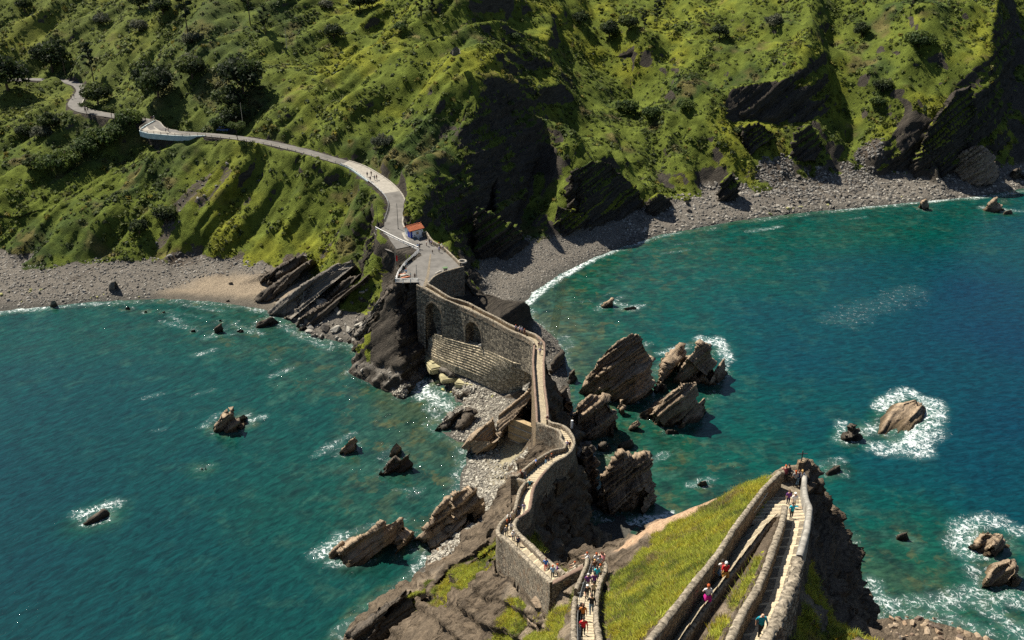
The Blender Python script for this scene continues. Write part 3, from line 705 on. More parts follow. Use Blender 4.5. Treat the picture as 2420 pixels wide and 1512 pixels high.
rock('two-ridged slab rock below the foam-ringed slab with a shadowed front', [(1527,975),(1545,940),(1575,910),(1620,895),(1650,905),(1685,925),(1680,950),(1650,985),(1610,1008),(1575,1005),(1540,990)], [(1545,972,4),(1575,938,7),(1612,905,10),(1640,902,9.5)], seed=5, group=GS)
rock('low ribbed slab at the right foot of the two-ridged rock', [(1595,1005),(1630,960),(1660,935),(1684,930),(1680,960),(1650,992),(1620,1008)], [(1615,992,2),(1645,955,4),(1670,937,4)], seed=6, group=GS, amp=1.2)
rock('brown rock hugging the right side of the causeway below the tall stack', [(1350,1000),(1362,960),(1385,935),(1420,925),(1450,940),(1470,975),(1468,1010),(1450,1035),(1410,1045),(1370,1035)], [(1365,958,7),(1395,930,8.5),(1430,938,8),(1452,975,5)], seed=7, group=GS, rough=.8)
rock('small pointed rock in the channel right of the causeway', [(1484,1005),(1495,990),(1515,992),(1522,1005),(1510,1018),(1490,1018)], [(1492,1000,1.5),(1508,990,2.4)], seed=8, group=GS)
rock('little triangular rock at the foot of the tall stack', [(1455,965),(1465,945),(1478,948),(1482,968),(1468,980)], [(1463,955,2),(1472,945,3)], seed=9, group=GS)
rock('big twin slab rock with a pale smooth face beside the cove', [(1402,1150),(1415,1110),(1440,1085),(1480,1068),(1520,1066),(1548,1085),(1550,1130),(1535,1180),(1500,1212),(1450,1215),(1412,1190)], [(1420,1130,9),(1450,1085,13),(1470,1068,13.5),(1488,1080,10),(1502,1100,9.5),(1522,1070,13),(1540,1082,11)], seed=10, group=GS, rough=.7)
rock('dark rock wedge between the causeway wall and the twin slab rock', [(1362,1090),(1378,1045),(1400,1035),(1420,1065),(1424,1120),(1410,1180),(1385,1190),(1372,1140)], [(1378,1060,14),(1398,1050,13),(1405,1100,9)], M_rockdark, seed=11, group=GS)
rock('thin dark slab rib beside the far end of the causeway', [(1293,880),(1305,850),(1325,825),(1335,835),(1325,870),(1305,895)], [(1300,868,2),(1318,838,3.5),(1330,826,3.5)], M_rockdark, seed=12, group=GS)
rock('low dark ledge under the causeway opposite the tall stack', [(1297,960),(1305,905),(1330,885),(1352,905),(1362,950),(1358,1000),(1320,1005)], [(1312,925,8),(1335,905,6),(1345,950,5)], M_rockdark, seed=13, group=GS)
# rocks awash on the right
GW = 'rocks awash with foam in the bay'
rock('flat brown rock drowned in white foam far out on the right', [(2066,1042),(2072,985),(2095,955),(2140,934),(2180,930),(2200,955),(2195,1000),(2165,1030),(2120,1042),(2090,1050)], [(2085,1012,.9),(2105,975,1.6),(2140,950,2.4),(2165,940,3.6),(2180,955,2.6),(2150,985,1.6)], seed=14, group=GW, amp=.7, rough=.8, sheer=False)
rock('thin dark fin of rock in foam left of the flat foam-drowned rock', [(1993,1035),(2000,1010),(2015,992),(2030,1000),(2040,1020),(2030,1035),(2010,1042)], [(2003,1020,2),(2018,995,3.6),(2025,1008,2.5)], M_rockdark, seed=15, group=GW)
rock('knobbly brown rock in swirling foam at the right edge, upper part', [(2290,1285),(2300,1255),(2330,1240),(2365,1248),(2388,1270),(2380,1300),(2350,1315),(2315,1305)], [(2305,1280,2),(2335,1250,4),(2365,1262,3.5),(2345,1285,3)], seed=16, group=GW, rough=1.0, sheer=False)
rock('broad brown rock at the right edge just below the knobbly foaming one', [(2315,1380),(2325,1340),(2345,1315),(2390,1308),(2415,1325),(2415,1365),(2380,1385),(2345,1388)], [(2335,1365,2.5),(2360,1330,4.5),(2395,1320,4.5),(2400,1350,3.5)], seed=17, group=GW, rough=.9, sheer=False)
rock('small brown rock against the foot of the lookout cliff', [(1988,1300),(1995,1270),(2012,1255),(2028,1268),(2030,1295),(2015,1315),(1998,1315)], [(2000,1285,3),(2012,1260,4)], M_rockdark, seed=18, group=GW)
rock('dark seaweedy rock alone in turquoise water right of the lookout', [(2115,1262),(2128,1250),(2150,1252),(2160,1268),(2140,1278),(2120,1275)], [(2125,1262,1),(2145,1256,1.3)], M_rockdark, seed=19, group=GW, amp=.4)
rock('half-sunken brown rock in foam between the cove and the lookout', [(1640,1140),(1655,1127),(1675,1130),(1680,1145),(1662,1152)], [(1655,1138,.9),(1668,1133,.9)], seed=20, group=GW, amp=.4)
rock('half-sunken ledge in foam below the flat foam-drowned rock', [(1945,1115),(1960,1095),(1985,1090),(1998,1105),(1980,1122),(1955,1128)], [(1958,1112,.5),(1985,1098,.9)], M_rockdark, seed=21, group=GW, amp=.4)
rock('slanting slab breaking the surface off the pebble beach', [(1418,718),(1432,704),(1455,702),(1462,712),(1445,724),(1425,727)], [(1428,716,1),(1448,704,2)], seed=22, group=GW)
rock('pale flat rock awash just right of the slanting slab', [(1465,724),(1480,718),(1510,720),(1512,730),(1485,735)], [(1478,726,.4),(1500,722,.5)], seed=23, group=GW, amp=.3)
rock('brown pointed boulder off the stony right shore', [(2165,487),(2172,472),(2190,468),(2204,480),(2206,494),(2185,497)], [(2175,480,2.5),(2188,468,3.6)], seed=24, group=GW)
rock('brown rounded rock ringed by surf at the far right shore', [(2322,492),(2332,475),(2352,462),(2372,470),(2382,488),(2362,500),(2335,500)], [(2335,482,2.5),(2355,464,4.2)], seed=25, group=GW)
rock('low brown rock just below the surf-ringed one at far right', [(2365,498),(2385,490),(2405,496),(2395,506),(2370,507)], [(2375,499,1),(2392,494,1.2)], seed=26, group=GW)
# rocks in the left bay
GL = 'rocks in the left bay'
rock('steep twin slab rock alone in the middle of the left bay, foam at its feet', [(495,1012),(505,990),(525,968),(545,962),(552,985),(575,980),(592,980),(580,1000),(550,1015),(515,1018)], [(505,1004,2),(525,978,4.5),(545,962,5.5),(542,985,2.5),(560,995,1.8),(585,980,2)], seed=27, group=GL)
rock('slanting wedge rock with foam behind it left of the landing beach', [(800,1068),(808,1050),(830,1032),(845,1028),(848,1045),(835,1065),(815,1075)], [(808,1058,1.5),(838,1030,3)], seed=28, group=GL)
rock('dark two-part slab rock nearest the landing beach', [(893,1115),(905,1092),(930,1070),(955,1062),(972,1070),(968,1098),(940,1112),(912,1120)], [(903,1105,2),(935,1075,3.8),(945,1085,2.5),(965,1066,3.8)], M_rockdark, seed=29, group=GL)
rock('small slab tip above the dark two-part rock', [(915,1075),(925,1055),(945,1045),(952,1058),(938,1075)], [(923,1068,1.5),(942,1047,3)], seed=30, group=GL)
rock('large reef with a sharp dark fin in the lower left bay', [(790,1310),(805,1275),(850,1258),(890,1238),(930,1225),(955,1218),(958,1250),(945,1280),(905,1312),(860,1332),(825,1338)], [(805,1300,1.5),(840,1275,3),(868,1262,3.4),(905,1232,5.5),(915,1240,4),(948,1222,5),(950,1245,4)], seed=31, group=GL, rough=.7)
rock('ribbed low rock at the left tip of the large finned reef', [(770,1312),(785,1285),(812,1272),(825,1285),(810,1310),(785,1318)], [(782,1302,1),(808,1278,1.8)], seed=32, group=GL, amp=1.1)
rock('low rock hidden in foam far left', [(188,1230),(205,1212),(240,1198),(265,1200),(262,1215),(230,1232),(200,1240)], [(205,1226,.6),(240,1205,1)], M_rockdark, seed=33, group=GL, amp=.5)
rock('broad slab rock with a black overhang left of the zigzag path', [(990,1262),(1000,1215),(1035,1180),(1080,1152),(1130,1150),(1160,1175),(1172,1205),(1150,1240),(1120,1255),(1080,1262),(1050,1288),(1015,1290)], [(1005,1250,4),(1030,1205,6.5),(1070,1165,9),(1115,1150,10.5),(1135,1165,9.5)], seed=34, group=GL, rough=.8)
rock('lone boulder in the shade under the broad slab rock', [(1075,1270),(1085,1240),(1108,1225),(1122,1240),(1118,1265),(1095,1280)], [(1090,1250,2.5),(1108,1230,4)], seed=35, group=GL)
rock('long brown slab slanting up to the causeway, smooth upper face', [(1093,1045),(1110,1015),(1150,980),(1195,945),(1235,915),(1262,905),(1268,935),(1235,985),(1200,1030),(1165,1055),(1120,1055)], [(1108,1040,5),(1150,998,9),(1200,955,13.5),(1252,915,17),(1258,938,15),(1218,985,11.5),(1165,1040,6.5)], seed=36, group=GL, rough=.2, amp=.4, z0=3, sheer=False)
rock('ribbed tilted ledges at the water below the stepped sea wall', [(1020,1012),(1035,990),(1070,965),(1095,962),(1085,990),(1055,1015)], [(1035,1004,1.5),(1068,972,3),(1088,965,3)], M_rockgrey, seed=37, group=GL, amp=1.3)
rock('thin ribbed ledge between the sea wall ledges and the long brown slab', [(1075,1010),(1095,975),(1120,955),(1130,965),(1110,1000),(1088,1020)], [(1090,1000,1.5),(1118,962,2.5)], M_rockdark, seed=38, group=GL, amp=1.3)
rock('dark boulder off the left beach, largest of the shallow-water boulders', [(497,780),(508,765),(528,760),(536,772),(528,785),(508,788)], [(508,775,1.5),(522,762,2.2)], M_rockdark, seed=39, group=GL)
for i, (u, v, s, lb) in enumerate([(300,727,10,'small dark rock in the shallows off the left beach, nearest the pale boulders'),(343,735,7,'tiny dark rock in the shallows beside a slightly bigger one'),(385,735,9,'small pointed rock standing in glittering shallows off the left beach'),(538,710,9,'flat dark rock on the wet sand edge'),(455,780,10,'low dark rock beside the largest shallow-water boulder'),(565,780,12,'low ribbed rock awash right of the largest shallow-water boulder'),(520,755,6,'tiny pointed rock just behind the largest shallow-water boulder'),(480,1105,10,'barely showing rock in foam left of the finned reef'),(980,1160,9,'barely showing rock in foam above the broad slab rock')]):
    rock(lb, [(u-s, v+2), (u-s*.3, v-s*.45), (u+s*.7, v-s*.4), (u+s, v+s*.2), (u+s*.3, v+s*.5), (u-s*.5, v+s*.5)], [(u-s*.4, v, .5), (u+s*.4, v-s*.4, .9)], M_rockdark, seed=40+i, group=GL, amp=.5)
for i, (o_, t_, lb) in enumerate([
 ([(1300,1035),(1312,1000),(1340,985),(1365,1000),(1362,1035),(1330,1045)], [(1318,1005,3),(1345,990,4)], 'low ledge right under the S-bend linking to the hugging rock'),
 ([(1450,1060),(1465,1040),(1495,1030),(1510,1045),(1490,1062)], [(1468,1048,1),(1492,1036,1.6)], 'low wet ledge between the hugging rock and the twin slab rock'),
 ([(1500,985),(1520,965),(1545,955),(1552,975),(1530,992)], [(1515,975,1.2),(1540,960,2)], 'low ledge joining the tall stack to the two-ridged rock'),
 ([(1535,925),(1550,905),(1575,900),(1580,918),(1555,932)], [(1550,912,1.5),(1570,904,2)], 'dark ledge filling the gap under the ribbed rib'),
 ([(1330,905),(1345,870),(1362,862),(1372,885),(1358,915)], [(1345,880,2),(1360,868,2.6)], 'dark ledge between the causeway and the tall stack'),
 ([(1405,1060),(1420,1040),(1445,1038),(1448,1055),(1425,1068)], [(1420,1048,1.5),(1440,1042,2)], 'small dark ledge behind the twin slab rock'),
 ([(1560,1020),(1580,1008),(1610,1012),(1612,1024),(1580,1030)], [(1578,1014,.6),(1602,1016,.8)], 'reef ledge awash below the two-ridged rock')]):
    rock(lb, o_, t_, M_rockdark, seed=110+i, group=GS, rough=.6)
rock('long upper ledge of tilted beds along the near spur', [(960,1478,12.5),(1040,1405,22),(1110,1352,32),(1178,1308,41),(1205,1345,39.5),(1200,1368,38.2),(1140,1422,28.3),(1070,1482,19.3),(985,1542,12.8),(950,1520,11)], [(965,1495,16),(1050,1428,25),(1120,1372,34),(1188,1324,43)], M_rockdark, 'rock_ledge', 'rock ledge', 'ledges of the near spur', seed=120, z0=11, sheer=False, rough=.5, amp=1.1)
rock('lower ledge of tilted beds under the long one on the near spur', [(1030,1498,18),(1110,1440,27),(1190,1380,37.3),(1225,1400,37),(1215,1442,35),(1140,1502,25),(1055,1562,16),(1020,1540,15)], [(1040,1512,20.5),(1120,1455,29),(1200,1395,39)], M_rockdark, 'rock_ledge', 'rock ledge', 'ledges of the near spur', seed=121, z0=15, sheer=False, rough=.5, amp=1.1)
rock('broken ledge at the seaward nose of the near spur', [(822,1500,1),(860,1450,6),(930,1405,13),(975,1392,18),(985,1420,17.5),(930,1462,11.5),(880,1505,6),(840,1530,2)], [(840,1495,5),(890,1445,12),(960,1402,20.5)], M_rockdark, 'rock_ledge', 'rock ledge', 'ledges of the near spur', seed=122, z0=1, sheer=False, rough=.7, amp=1.1)
rock('rough ledge poking from the slope below the corner wall', [(1245,1430,47),(1275,1395,52),(1300,1412,54),(1295,1450,55),(1265,1475,50)], [(1262,1435,51),(1285,1405,56)], M_rock, 'rock_ledge', 'rock ledge', 'ledges of the near spur', seed=123, z0=47, sheer=False, rough=.5)
# grassy-topped crags of the far shore
def crag(label, outline, top, z0, seed):
    o = rock(label, outline, top, M_ground, 'crag', 'crag', 'dark crags along the right shore', seed=seed, z0=z0, amp=.9, rough=.9)
    me = o.data; n = len(me.vertices); nn_ = np.empty(n*3, np.float32); me.vertices.foreach_get('normal', nn_); nn_ = nn_.reshape(-1, 3)
    co_ = np.empty(n*3, np.float32); me.vertices.foreach_get('co', co_); co_ = co_.reshape(-1, 3)+np.array(o.location)
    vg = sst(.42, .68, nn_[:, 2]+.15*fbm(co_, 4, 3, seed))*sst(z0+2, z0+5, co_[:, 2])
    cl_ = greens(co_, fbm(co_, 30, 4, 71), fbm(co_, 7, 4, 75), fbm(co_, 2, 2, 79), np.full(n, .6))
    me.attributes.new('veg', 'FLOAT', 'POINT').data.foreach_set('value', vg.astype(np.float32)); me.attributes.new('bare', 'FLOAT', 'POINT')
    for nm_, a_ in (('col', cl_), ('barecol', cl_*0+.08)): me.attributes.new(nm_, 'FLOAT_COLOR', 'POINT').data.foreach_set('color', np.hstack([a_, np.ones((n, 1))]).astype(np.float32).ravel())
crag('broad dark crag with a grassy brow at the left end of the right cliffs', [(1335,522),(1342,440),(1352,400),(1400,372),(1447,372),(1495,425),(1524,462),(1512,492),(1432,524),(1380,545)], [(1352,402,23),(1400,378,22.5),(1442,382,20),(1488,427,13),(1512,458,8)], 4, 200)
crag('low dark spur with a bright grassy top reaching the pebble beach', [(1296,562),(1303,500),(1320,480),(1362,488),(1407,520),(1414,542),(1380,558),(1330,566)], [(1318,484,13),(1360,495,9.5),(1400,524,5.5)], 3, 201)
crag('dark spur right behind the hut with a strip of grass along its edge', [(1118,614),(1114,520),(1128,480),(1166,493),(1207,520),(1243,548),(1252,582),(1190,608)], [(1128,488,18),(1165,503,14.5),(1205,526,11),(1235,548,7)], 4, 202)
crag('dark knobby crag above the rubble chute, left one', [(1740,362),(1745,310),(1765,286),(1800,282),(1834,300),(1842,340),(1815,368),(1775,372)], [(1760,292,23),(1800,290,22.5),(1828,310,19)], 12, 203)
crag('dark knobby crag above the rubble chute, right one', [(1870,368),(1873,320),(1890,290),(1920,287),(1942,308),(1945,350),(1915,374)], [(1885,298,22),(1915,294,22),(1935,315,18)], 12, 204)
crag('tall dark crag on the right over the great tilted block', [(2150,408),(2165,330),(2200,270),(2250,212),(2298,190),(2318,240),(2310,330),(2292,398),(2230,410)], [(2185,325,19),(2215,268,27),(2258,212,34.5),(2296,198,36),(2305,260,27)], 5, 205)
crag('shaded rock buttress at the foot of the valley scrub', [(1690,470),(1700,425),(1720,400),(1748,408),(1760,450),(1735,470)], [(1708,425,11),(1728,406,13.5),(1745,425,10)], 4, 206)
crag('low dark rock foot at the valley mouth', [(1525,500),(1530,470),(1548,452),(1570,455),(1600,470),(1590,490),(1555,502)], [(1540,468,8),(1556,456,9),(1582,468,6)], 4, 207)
# big blocks on the shores
GO = 'tilted slabs left of the plaza'
rock('middle tilted slab above the boulder heap left of the plaza', [(690,768),(720,735),(800,690),(870,645),(892,655),(852,702),(780,742),(720,772)], [(705,752,2.5),(800,690,9),(875,648,15)], M_rockdark, 'rock_outcrop', 'rock outcrop', GO, seed=80, z0=1.0, rough=.3)
rock('thin upper tilted slab pointing at the sand left of the plaza', [(600,702),(640,672),(700,638),(742,612),(755,624),(700,662),(640,698)], [(615,692,2.5),(690,645,7),(742,615,11)], M_rockdark, 'rock_outcrop', 'rock outcrop', GO, seed=81, z0=1.8, rough=.3)
rock('short tilted slab stub beside the lowest slab', [(755,712),(800,675),(850,640),(866,650),(830,690),(780,722)], [(770,705,4),(820,664,10),(856,642,14)], M_rockdark, 'rock_outcrop', 'rock outcrop', GO, seed=84, z0=2.5, rough=.3)
rock('black cliff crag holding up the fenced brow of the plaza', [(838,832),(862,770),(898,700),(928,662),(990,676),(1004,760),(1004,838),(940,848)], [(878,765,7.5),(905,705,15),(934,672,20),(985,682,19),(992,720,14)], M_rockdark, 'rock_outcrop', 'rock outcrop', GO, seed=82, rough=.9)
rock('dark crag under the right corner of the plaza', [(1016,690),(1050,656),(1097,638),(1135,690),(1158,742),(1100,740),(1050,716)], [(1040,672,17),(1092,645,19),(1118,680,11),(1142,722,4.5)], M_rockdark, 'rock_outcrop', 'rock outcrop', 'dark crags round the bridge head', seed=83, z0=3, rough=.9)
rock('great tilted block of pale ribbed beds at the foot of the far right cliff', [(2232,405),(2245,378),(2290,350),(2330,345),(2352,375),(2355,410),(2330,432),(2290,425)], [(2245,388,7),(2285,352,12),(2318,342,14),(2340,368,10)], M_rock, 'rock_outcrop', 'rock', seed=60, z0=3, amp=1.3, rough=.3)
rock('dark rounded boulder by the far right edge of the stony shore', [(2378,408),(2390,392),(2415,390),(2440,400),(2435,420),(2400,420)], [(2395,402,6),(2415,395,6.5)], M_rockdark, 'rock_outcrop', 'rock', seed=61, z0=2)
rock('long tilted slab outcrop ending on the sand, lowest of the slabs left of the plaza', [(640,730),(660,700),(720,660),(790,625),(830,612),(850,640),(800,680),(740,715),(690,745)], [(650,722,2),(720,668,8.5),(790,628,13),(832,610,15.5),(840,625,14)], M_rockgrey, 'rock_outcrop', 'rock outcrop', seed=62, z0=1.5, rough=.3, amp=1.0)
rock('dark tilted slab outcrop under the grass edge behind the sand', [(612,655),(630,640),(668,622),(705,600),(725,612),(700,640),(660,660)], [(625,648,5),(670,622,8.5),(712,600,11)], M_rockdark, 'rock_outcrop', 'rock outcrop', seed=63, z0=3.5, rough=.3)
rock('tilted slab rib between the boulder slope and the black cliff below the plaza', [(820,800),(850,760),(880,720),(905,700),(915,720),(890,770),(850,815)], [(840,790,4),(875,735,10),(900,700,14.5)], M_rockgrey, 'rock_outcrop', 'rock outcrop', seed=64, z0=1.0, rough=.4)
rock('flat dark slab lying at the waterline below the boulder slope', [(595,765),(615,748),(650,745),(660,758),(630,772),(605,775)], [(612,760,1),(645,748,1.6)], M_rockdark, 'rock_outcrop', 'rock outcrop', seed=65)
rock('white-faced outcrop block high on the headland crest', [(1062,118),(1070,108),(1085,107),(1088,118),(1075,124)], [(1070,113,61.8),(1080,108,62.4)], M_rockgrey, 'stone_block', 'rock', seed=66, z0=60, amp=.4)
rock('pale boulder sitting in the grass of the near spur', [(985,1415),(995,1402),(1010,1398),(1016,1408),(1008,1425),(992,1428)], [(993,1410,25.5),(1008,1402,26.2)], M_rockgrey, 'stone_block', 'rock', seed=67, z0=22.5, amp=.3)
for i, (u, v, s, zz, lb) in enumerate([(265,668,14,3.2,'pale slab boulder alone on the left pebble beach'),(660,705,12,1.2,'dark boulder resting on the sand near the slab outcrop'),(670,680,14,1.6,'flat dark slab on the sand beside the slab outcrop'),(125,712,10,1.2,'squat boulder at the edge of the left pebble beach'),(545,668,9,1.6,'white stone lying on the left pebble beach'),(1482,537,6,2,'pale stone on the upper right pebble beach'),(1625,477,8,4,'large block at the shaded end of the stony shore'),(1953,1512,16,70,'brown rock knob beside the path at the lower right')]):
    if zz < 60: rock(lb, [(u-s, v+2), (u-s*.3, v-s*.35), (u+s*.7, v-s*.3), (u+s, v+s*.2), (u+s*.3, v+s*.45), (u-s*.5, v+s*.45)], [(u-s*.5, v-1, zz+1.0), (u+s*.5, v-s*.4, zz+1.3)], M_rockgrey if i not in (1, 2) else M_rockdark, 'stone_block', 'rock', seed=70+i, z0=zz, amp=.35)

# ------------------------------------------------------------------ the sea
def make_water():
    m, nt, b = mat('sea_water', .06, .5)
    b.inputs['IOR'].default_value = 1.33
    p = pos(nt)
    sh = attr(nt, 'shallow'); fo = attr(nt, 'foam')
    wv = noise(nt, p, .035, 4, .6)
    s2 = math_(nt, 'ADD', sh, math_(nt, 'MULTIPLY', math_(nt, 'SUBTRACT', wv, .5), .22))
    col = ramp(nt, s2, [(.0, (.0004, .018, .039)), (.18, (.0004, .024, .039)), (.4, (.0005, .032, .038)), (.62, (.001, .043, .034)), (.8, (.006, .045, .028)), (.95, (.035, .055, .03))])
    bay = attr(nt, 'bay')
    col = mix(nt, bay, col, ramp(nt, s2, [(.0, (.001, .021, .030)), (.35, (.0014, .029, .030)), (.6, (.003, .038, .030)), (.8, (.010, .042, .029)), (.97, (.038, .052, .032))]))
    # weed and sunken stones on the bottom, seen through the shallows
    rv = N(nt, 'ShaderNodeTexVoronoi', feature='F1'); rv.inputs['Scale'].default_value = .33
    wp = N(nt, 'ShaderNodeVectorMath', operation='MULTIPLY_ADD')
    nn = N(nt, 'ShaderNodeTexNoise'); nn.inputs['Scale'].default_value = .5; L(nt, p, nn.inputs['Vector'])
    L(nt, nn.outputs['Color'], wp.inputs[0]); wp.inputs[1].default_value = (2.5, 2.5, 0); L(nt, p, wp.inputs[2]); L(nt, wp.outputs[0], rv.inputs['Vector'])
    rs = N(nt, 'ShaderNodeSeparateColor'); L(nt, rv.outputs['Color'], rs.inputs[0])
    isst = math_(nt, 'MULTIPLY', ramp(nt, noise(nt, wp.outputs[0], .22, 5, .65), [(.50, (0, 0, 0)), (.57, (1, 1, 1))]), ramp(nt, rs.outputs[0], [(.1, (.25, .25, .25)), (.9, (1, 1, 1))]))
    kk = math_(nt, 'MULTIPLY', isst, ramp(nt, sh, [(.55, (0, 0, 0)), (.8, (1, 1, 1))]))
    col = mix(nt, math_(nt, 'MULTIPLY', kk, .7), col, (.055, .058, .024))
    dk = noise(nt, p, .16, 5, .65)
    col = mix(nt, math_(nt, 'MULTIPLY', math_(nt, 'MULTIPLY', ramp(nt, dk, [(.48, (0, 0, 0)), (.62, (1, 1, 1))]), .75), ramp(nt, sh, [(.3, (0, 0, 0)), (.7, (1, 1, 1))])), col, (.006, .022, .018))
    def crests(deg, sx, sy):
        m1 = N(nt, 'ShaderNodeMapping'); m1.inputs['Rotation'].default_value = (0, 0, math.radians(-deg)); L(nt, p, m1.inputs['Vector'])
        m2 = N(nt, 'ShaderNodeMapping'); m2.inputs['Scale'].default_value = (sx, sy, 1); L(nt, m1.outputs[0], m2.inputs['Vector']); return m2.outputs[0]
    bayr = ramp(nt, bay, [(.4, (0, 0, 0)), (.6, (1, 1, 1))])
    wvec = mix(nt, bayr, crests(14, .4, 1.0), crests(48, .4, 1.0))
    lt = noise(nt, p, .13, 5, .7)
    col = mix(nt, math_(nt, 'MULTIPLY', math_(nt, 'MULTIPLY', ramp(nt, lt, [(.54, (0, 0, 0)), (.64, (1, 1, 1))]), .75), ramp(nt, sh, [(.25, (0, 0, 0)), (.6, (1, 1, 1))])), col, (.018, .060, .044))
    # foam lace
    fv = N(nt, 'ShaderNodeTexVoronoi', feature='DISTANCE_TO_EDGE'); fv.inputs['Scale'].default_value = .75
    fw = N(nt, 'ShaderNodeVectorMath', operation='MULTIPLY_ADD'); fn_ = N(nt, 'ShaderNodeTexNoise'); fn_.inputs['Scale'].default_value = .8; fn_.inputs['Detail'].default_value = 4
    L(nt, p, fn_.inputs['Vector']); L(nt, fn_.outputs['Color'], fw.inputs[0]); fw.inputs[1].default_value = (2.2, 2.2, 0); L(nt, p, fw.inputs[2]); L(nt, fw.outputs[0], fv.inputs['Vector'])
    r1 = noise(nt, fw.outputs[0], .42, 4, .55, .8); r2 = noise(nt, fw.outputs[0], 1.0, 3, .5, .5)
    rdg = lambda q_, k_: ramp(nt, math_(nt, 'ABSOLUTE', math_(nt, 'SUBTRACT', q_, .5)), [(.0, (1, 1, 1)), (k_, (0, 0, 0))])
    lace = math_(nt, 'MAXIMUM', rdg(r1, .06), math_(nt, 'MULTIPLY', rdg(r2, .08), .7))
    fb = noise(nt, p, .9, 6, .75)
    q = math_(nt, 'ADD', math_(nt, 'MULTIPLY', fo, .74), math_(nt, 'ADD', math_(nt, 'MULTIPLY', lace, .5), math_(nt, 'MULTIPLY', math_(nt, 'SUBTRACT', fb, .5), 1.05)))
    fm = ramp(nt, q, [(.6, (0, 0, 0)), (1.08, (1, 1, 1))])
    fm = math_(nt, 'MULTIPLY', fm, ramp(nt, fo, [(.04, (0, 0, 0)), (.16, (1, 1, 1))]))
    ripple_shade = noise(nt, wvec, .85, 4, .68, .6)
    col = mix(nt, 1.0, col, ramp(nt, ripple_shade, [(.34, (.52, .57, .60)), (.5, (.95, .95, .95)), (.68, (1.55, 1.48, 1.42))]), 'MULTIPLY')  # light and dark of the ripples painted into the water colour
    milky = math_(nt, 'MULTIPLY', ramp(nt, fo, [(.1, (0, 0, 0)), (.8, (1, 1, 1))]), .4)
    col = mix(nt, milky, col, (.10, .19, .18))
    col = mix(nt, fm, col, (.62, .66, .66))
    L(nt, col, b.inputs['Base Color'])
    L(nt, math_(nt, 'MULTIPLY_ADD', fm, .7, .045), b.inputs['Roughness'])
    # swell + chop
    w1 = noise(nt, wvec, .55, 3, .55, .4); w2 = noise(nt, wvec, 1.6, 4, .6, .3); w3 = noise(nt, p, 3.2, 3, .6)
    h = math_(nt, 'ADD', math_(nt, 'MULTIPLY', w1, .8), math_(nt, 'ADD', math_(nt, 'MULTIPLY', w2, .5), math_(nt, 'MULTIPLY', w3, .2)))
    bp = bump(nt, b, h, 1.0, .14)
    # small wave facets, a few of them tilted enough to flash the sun
    gv = N(nt, 'ShaderNodeTexVoronoi', feature='F1'); gv.inputs['Scale'].default_value = 9; L(nt, p, gv.inputs['Vector'])
    gs = N(nt, 'ShaderNodeSeparateColor'); L(nt, gv.outputs['Color'], gs.inputs[0])
    cl_ = ramp(nt, noise(nt, p, .09, 4, .65), [(.38, (0, 0, 0)), (.72, (1, 1, 1))])
    pick = math_(nt, 'GREATER_THAN', math_(nt, 'MULTIPLY_ADD', math_(nt, 'MULTIPLY', cl_, ramp(nt, math_(nt, 'ADD', sh, math_(nt, 'MULTIPLY', fo, 2.0)), [(.55, (0, 0, 0)), (.95, (1, 1, 1))])), .14, gs.outputs[2]), 1.0)
    cx_ = N(nt, 'ShaderNodeCombineXYZ')
    for i_, ch in ((0, 0), (1, 1)): L(nt, math_(nt, 'MULTIPLY', math_(nt, 'SUBTRACT', gs.outputs[ch], .5), math_(nt, 'MULTIPLY', pick, .85)), cx_.inputs[i_])
    ad = N(nt, 'ShaderNodeVectorMath', operation='ADD'); L(nt, bp.outputs[0], ad.inputs[0]); L(nt, cx_.outputs[0], ad.inputs[1])
    nm = N(nt, 'ShaderNodeVectorMath', operation='NORMALIZE'); L(nt, ad.outputs[0], nm.inputs[0]); L(nt, nm.outputs[0], b.inputs['Normal'])
    return m
gx = np.r_[-1500, -900, -600, -400, np.arange(-245, 262, 1.25), 400, 600, 900, 1500]
gy = np.r_[-200, -60, 10, np.arange(60, 404, 1.25), 460, 520]
WX, WY = np.meshgrid(gx, gy)
wx, wy = WX.ravel(), WY.ravel(); nW = len(wx)
ctl = np.array([(*P(u, v, 0)[:2], s) for u, v, s in BED_]); num = np.zeros(nW); den = np.zeros(nW)
for cx, cy, s in ctl:
    q = 1/((wx-cx)**2+(wy-cy)**2+30)**1.6; num += q*s; den += q
shal = num/den
wp_ = np.stack([wx, wy, np.zeros(nW)], 1)
# distance to any shore
lw = V[(np.abs(V[:, 2]) < .35) & (V[:, 1] > 100)][:, :2]
allw = np.vstack([lw]+WATERLINE)
_, i = np.unique(np.round(allw/.7).astype(int), axis=0, return_index=True); allw = allw[i]
kd = kdtree.KDTree(len(allw))
for i, q in enumerate(allw): kd.insert((q[0], q[1], 0), i)
kd.balance()
dist = np.full(nW, 99.0)
inner = np.where((np.abs(wx) < 262) & (wy > 60) & (wy < 404))[0]
for i in inner: dist[i] = kd.find((wx[i], wy[i], 0))[2]
nf = fbm(wp_, 9, 3, 120); nf2 = fbm(wp_, 3, 3, 125)
shal = np.clip(np.maximum(shal, .9*np.exp(-dist/5.0)), 0, 1)
foam = .42*np.exp(-dist/1.3)*(1+.9*nf)
def foam_glint(u0, v0, u1, v1, w_, s):
    a, b = np.array(P(u0, v0, 0)[:2]), np.array(P(u1, v1, 0)[:2]); ab = b-a
    t = np.clip(((wp_[:, :2]-a)@ab)/(ab@ab+1e-9), 0, 1)
    d = np.linalg.norm(wp_[:, :2]-a-t[:, None]*ab, axis=1)
    return s*(1-sst(.25, 1.25, d/w_+.45*nf2+.25*nf))
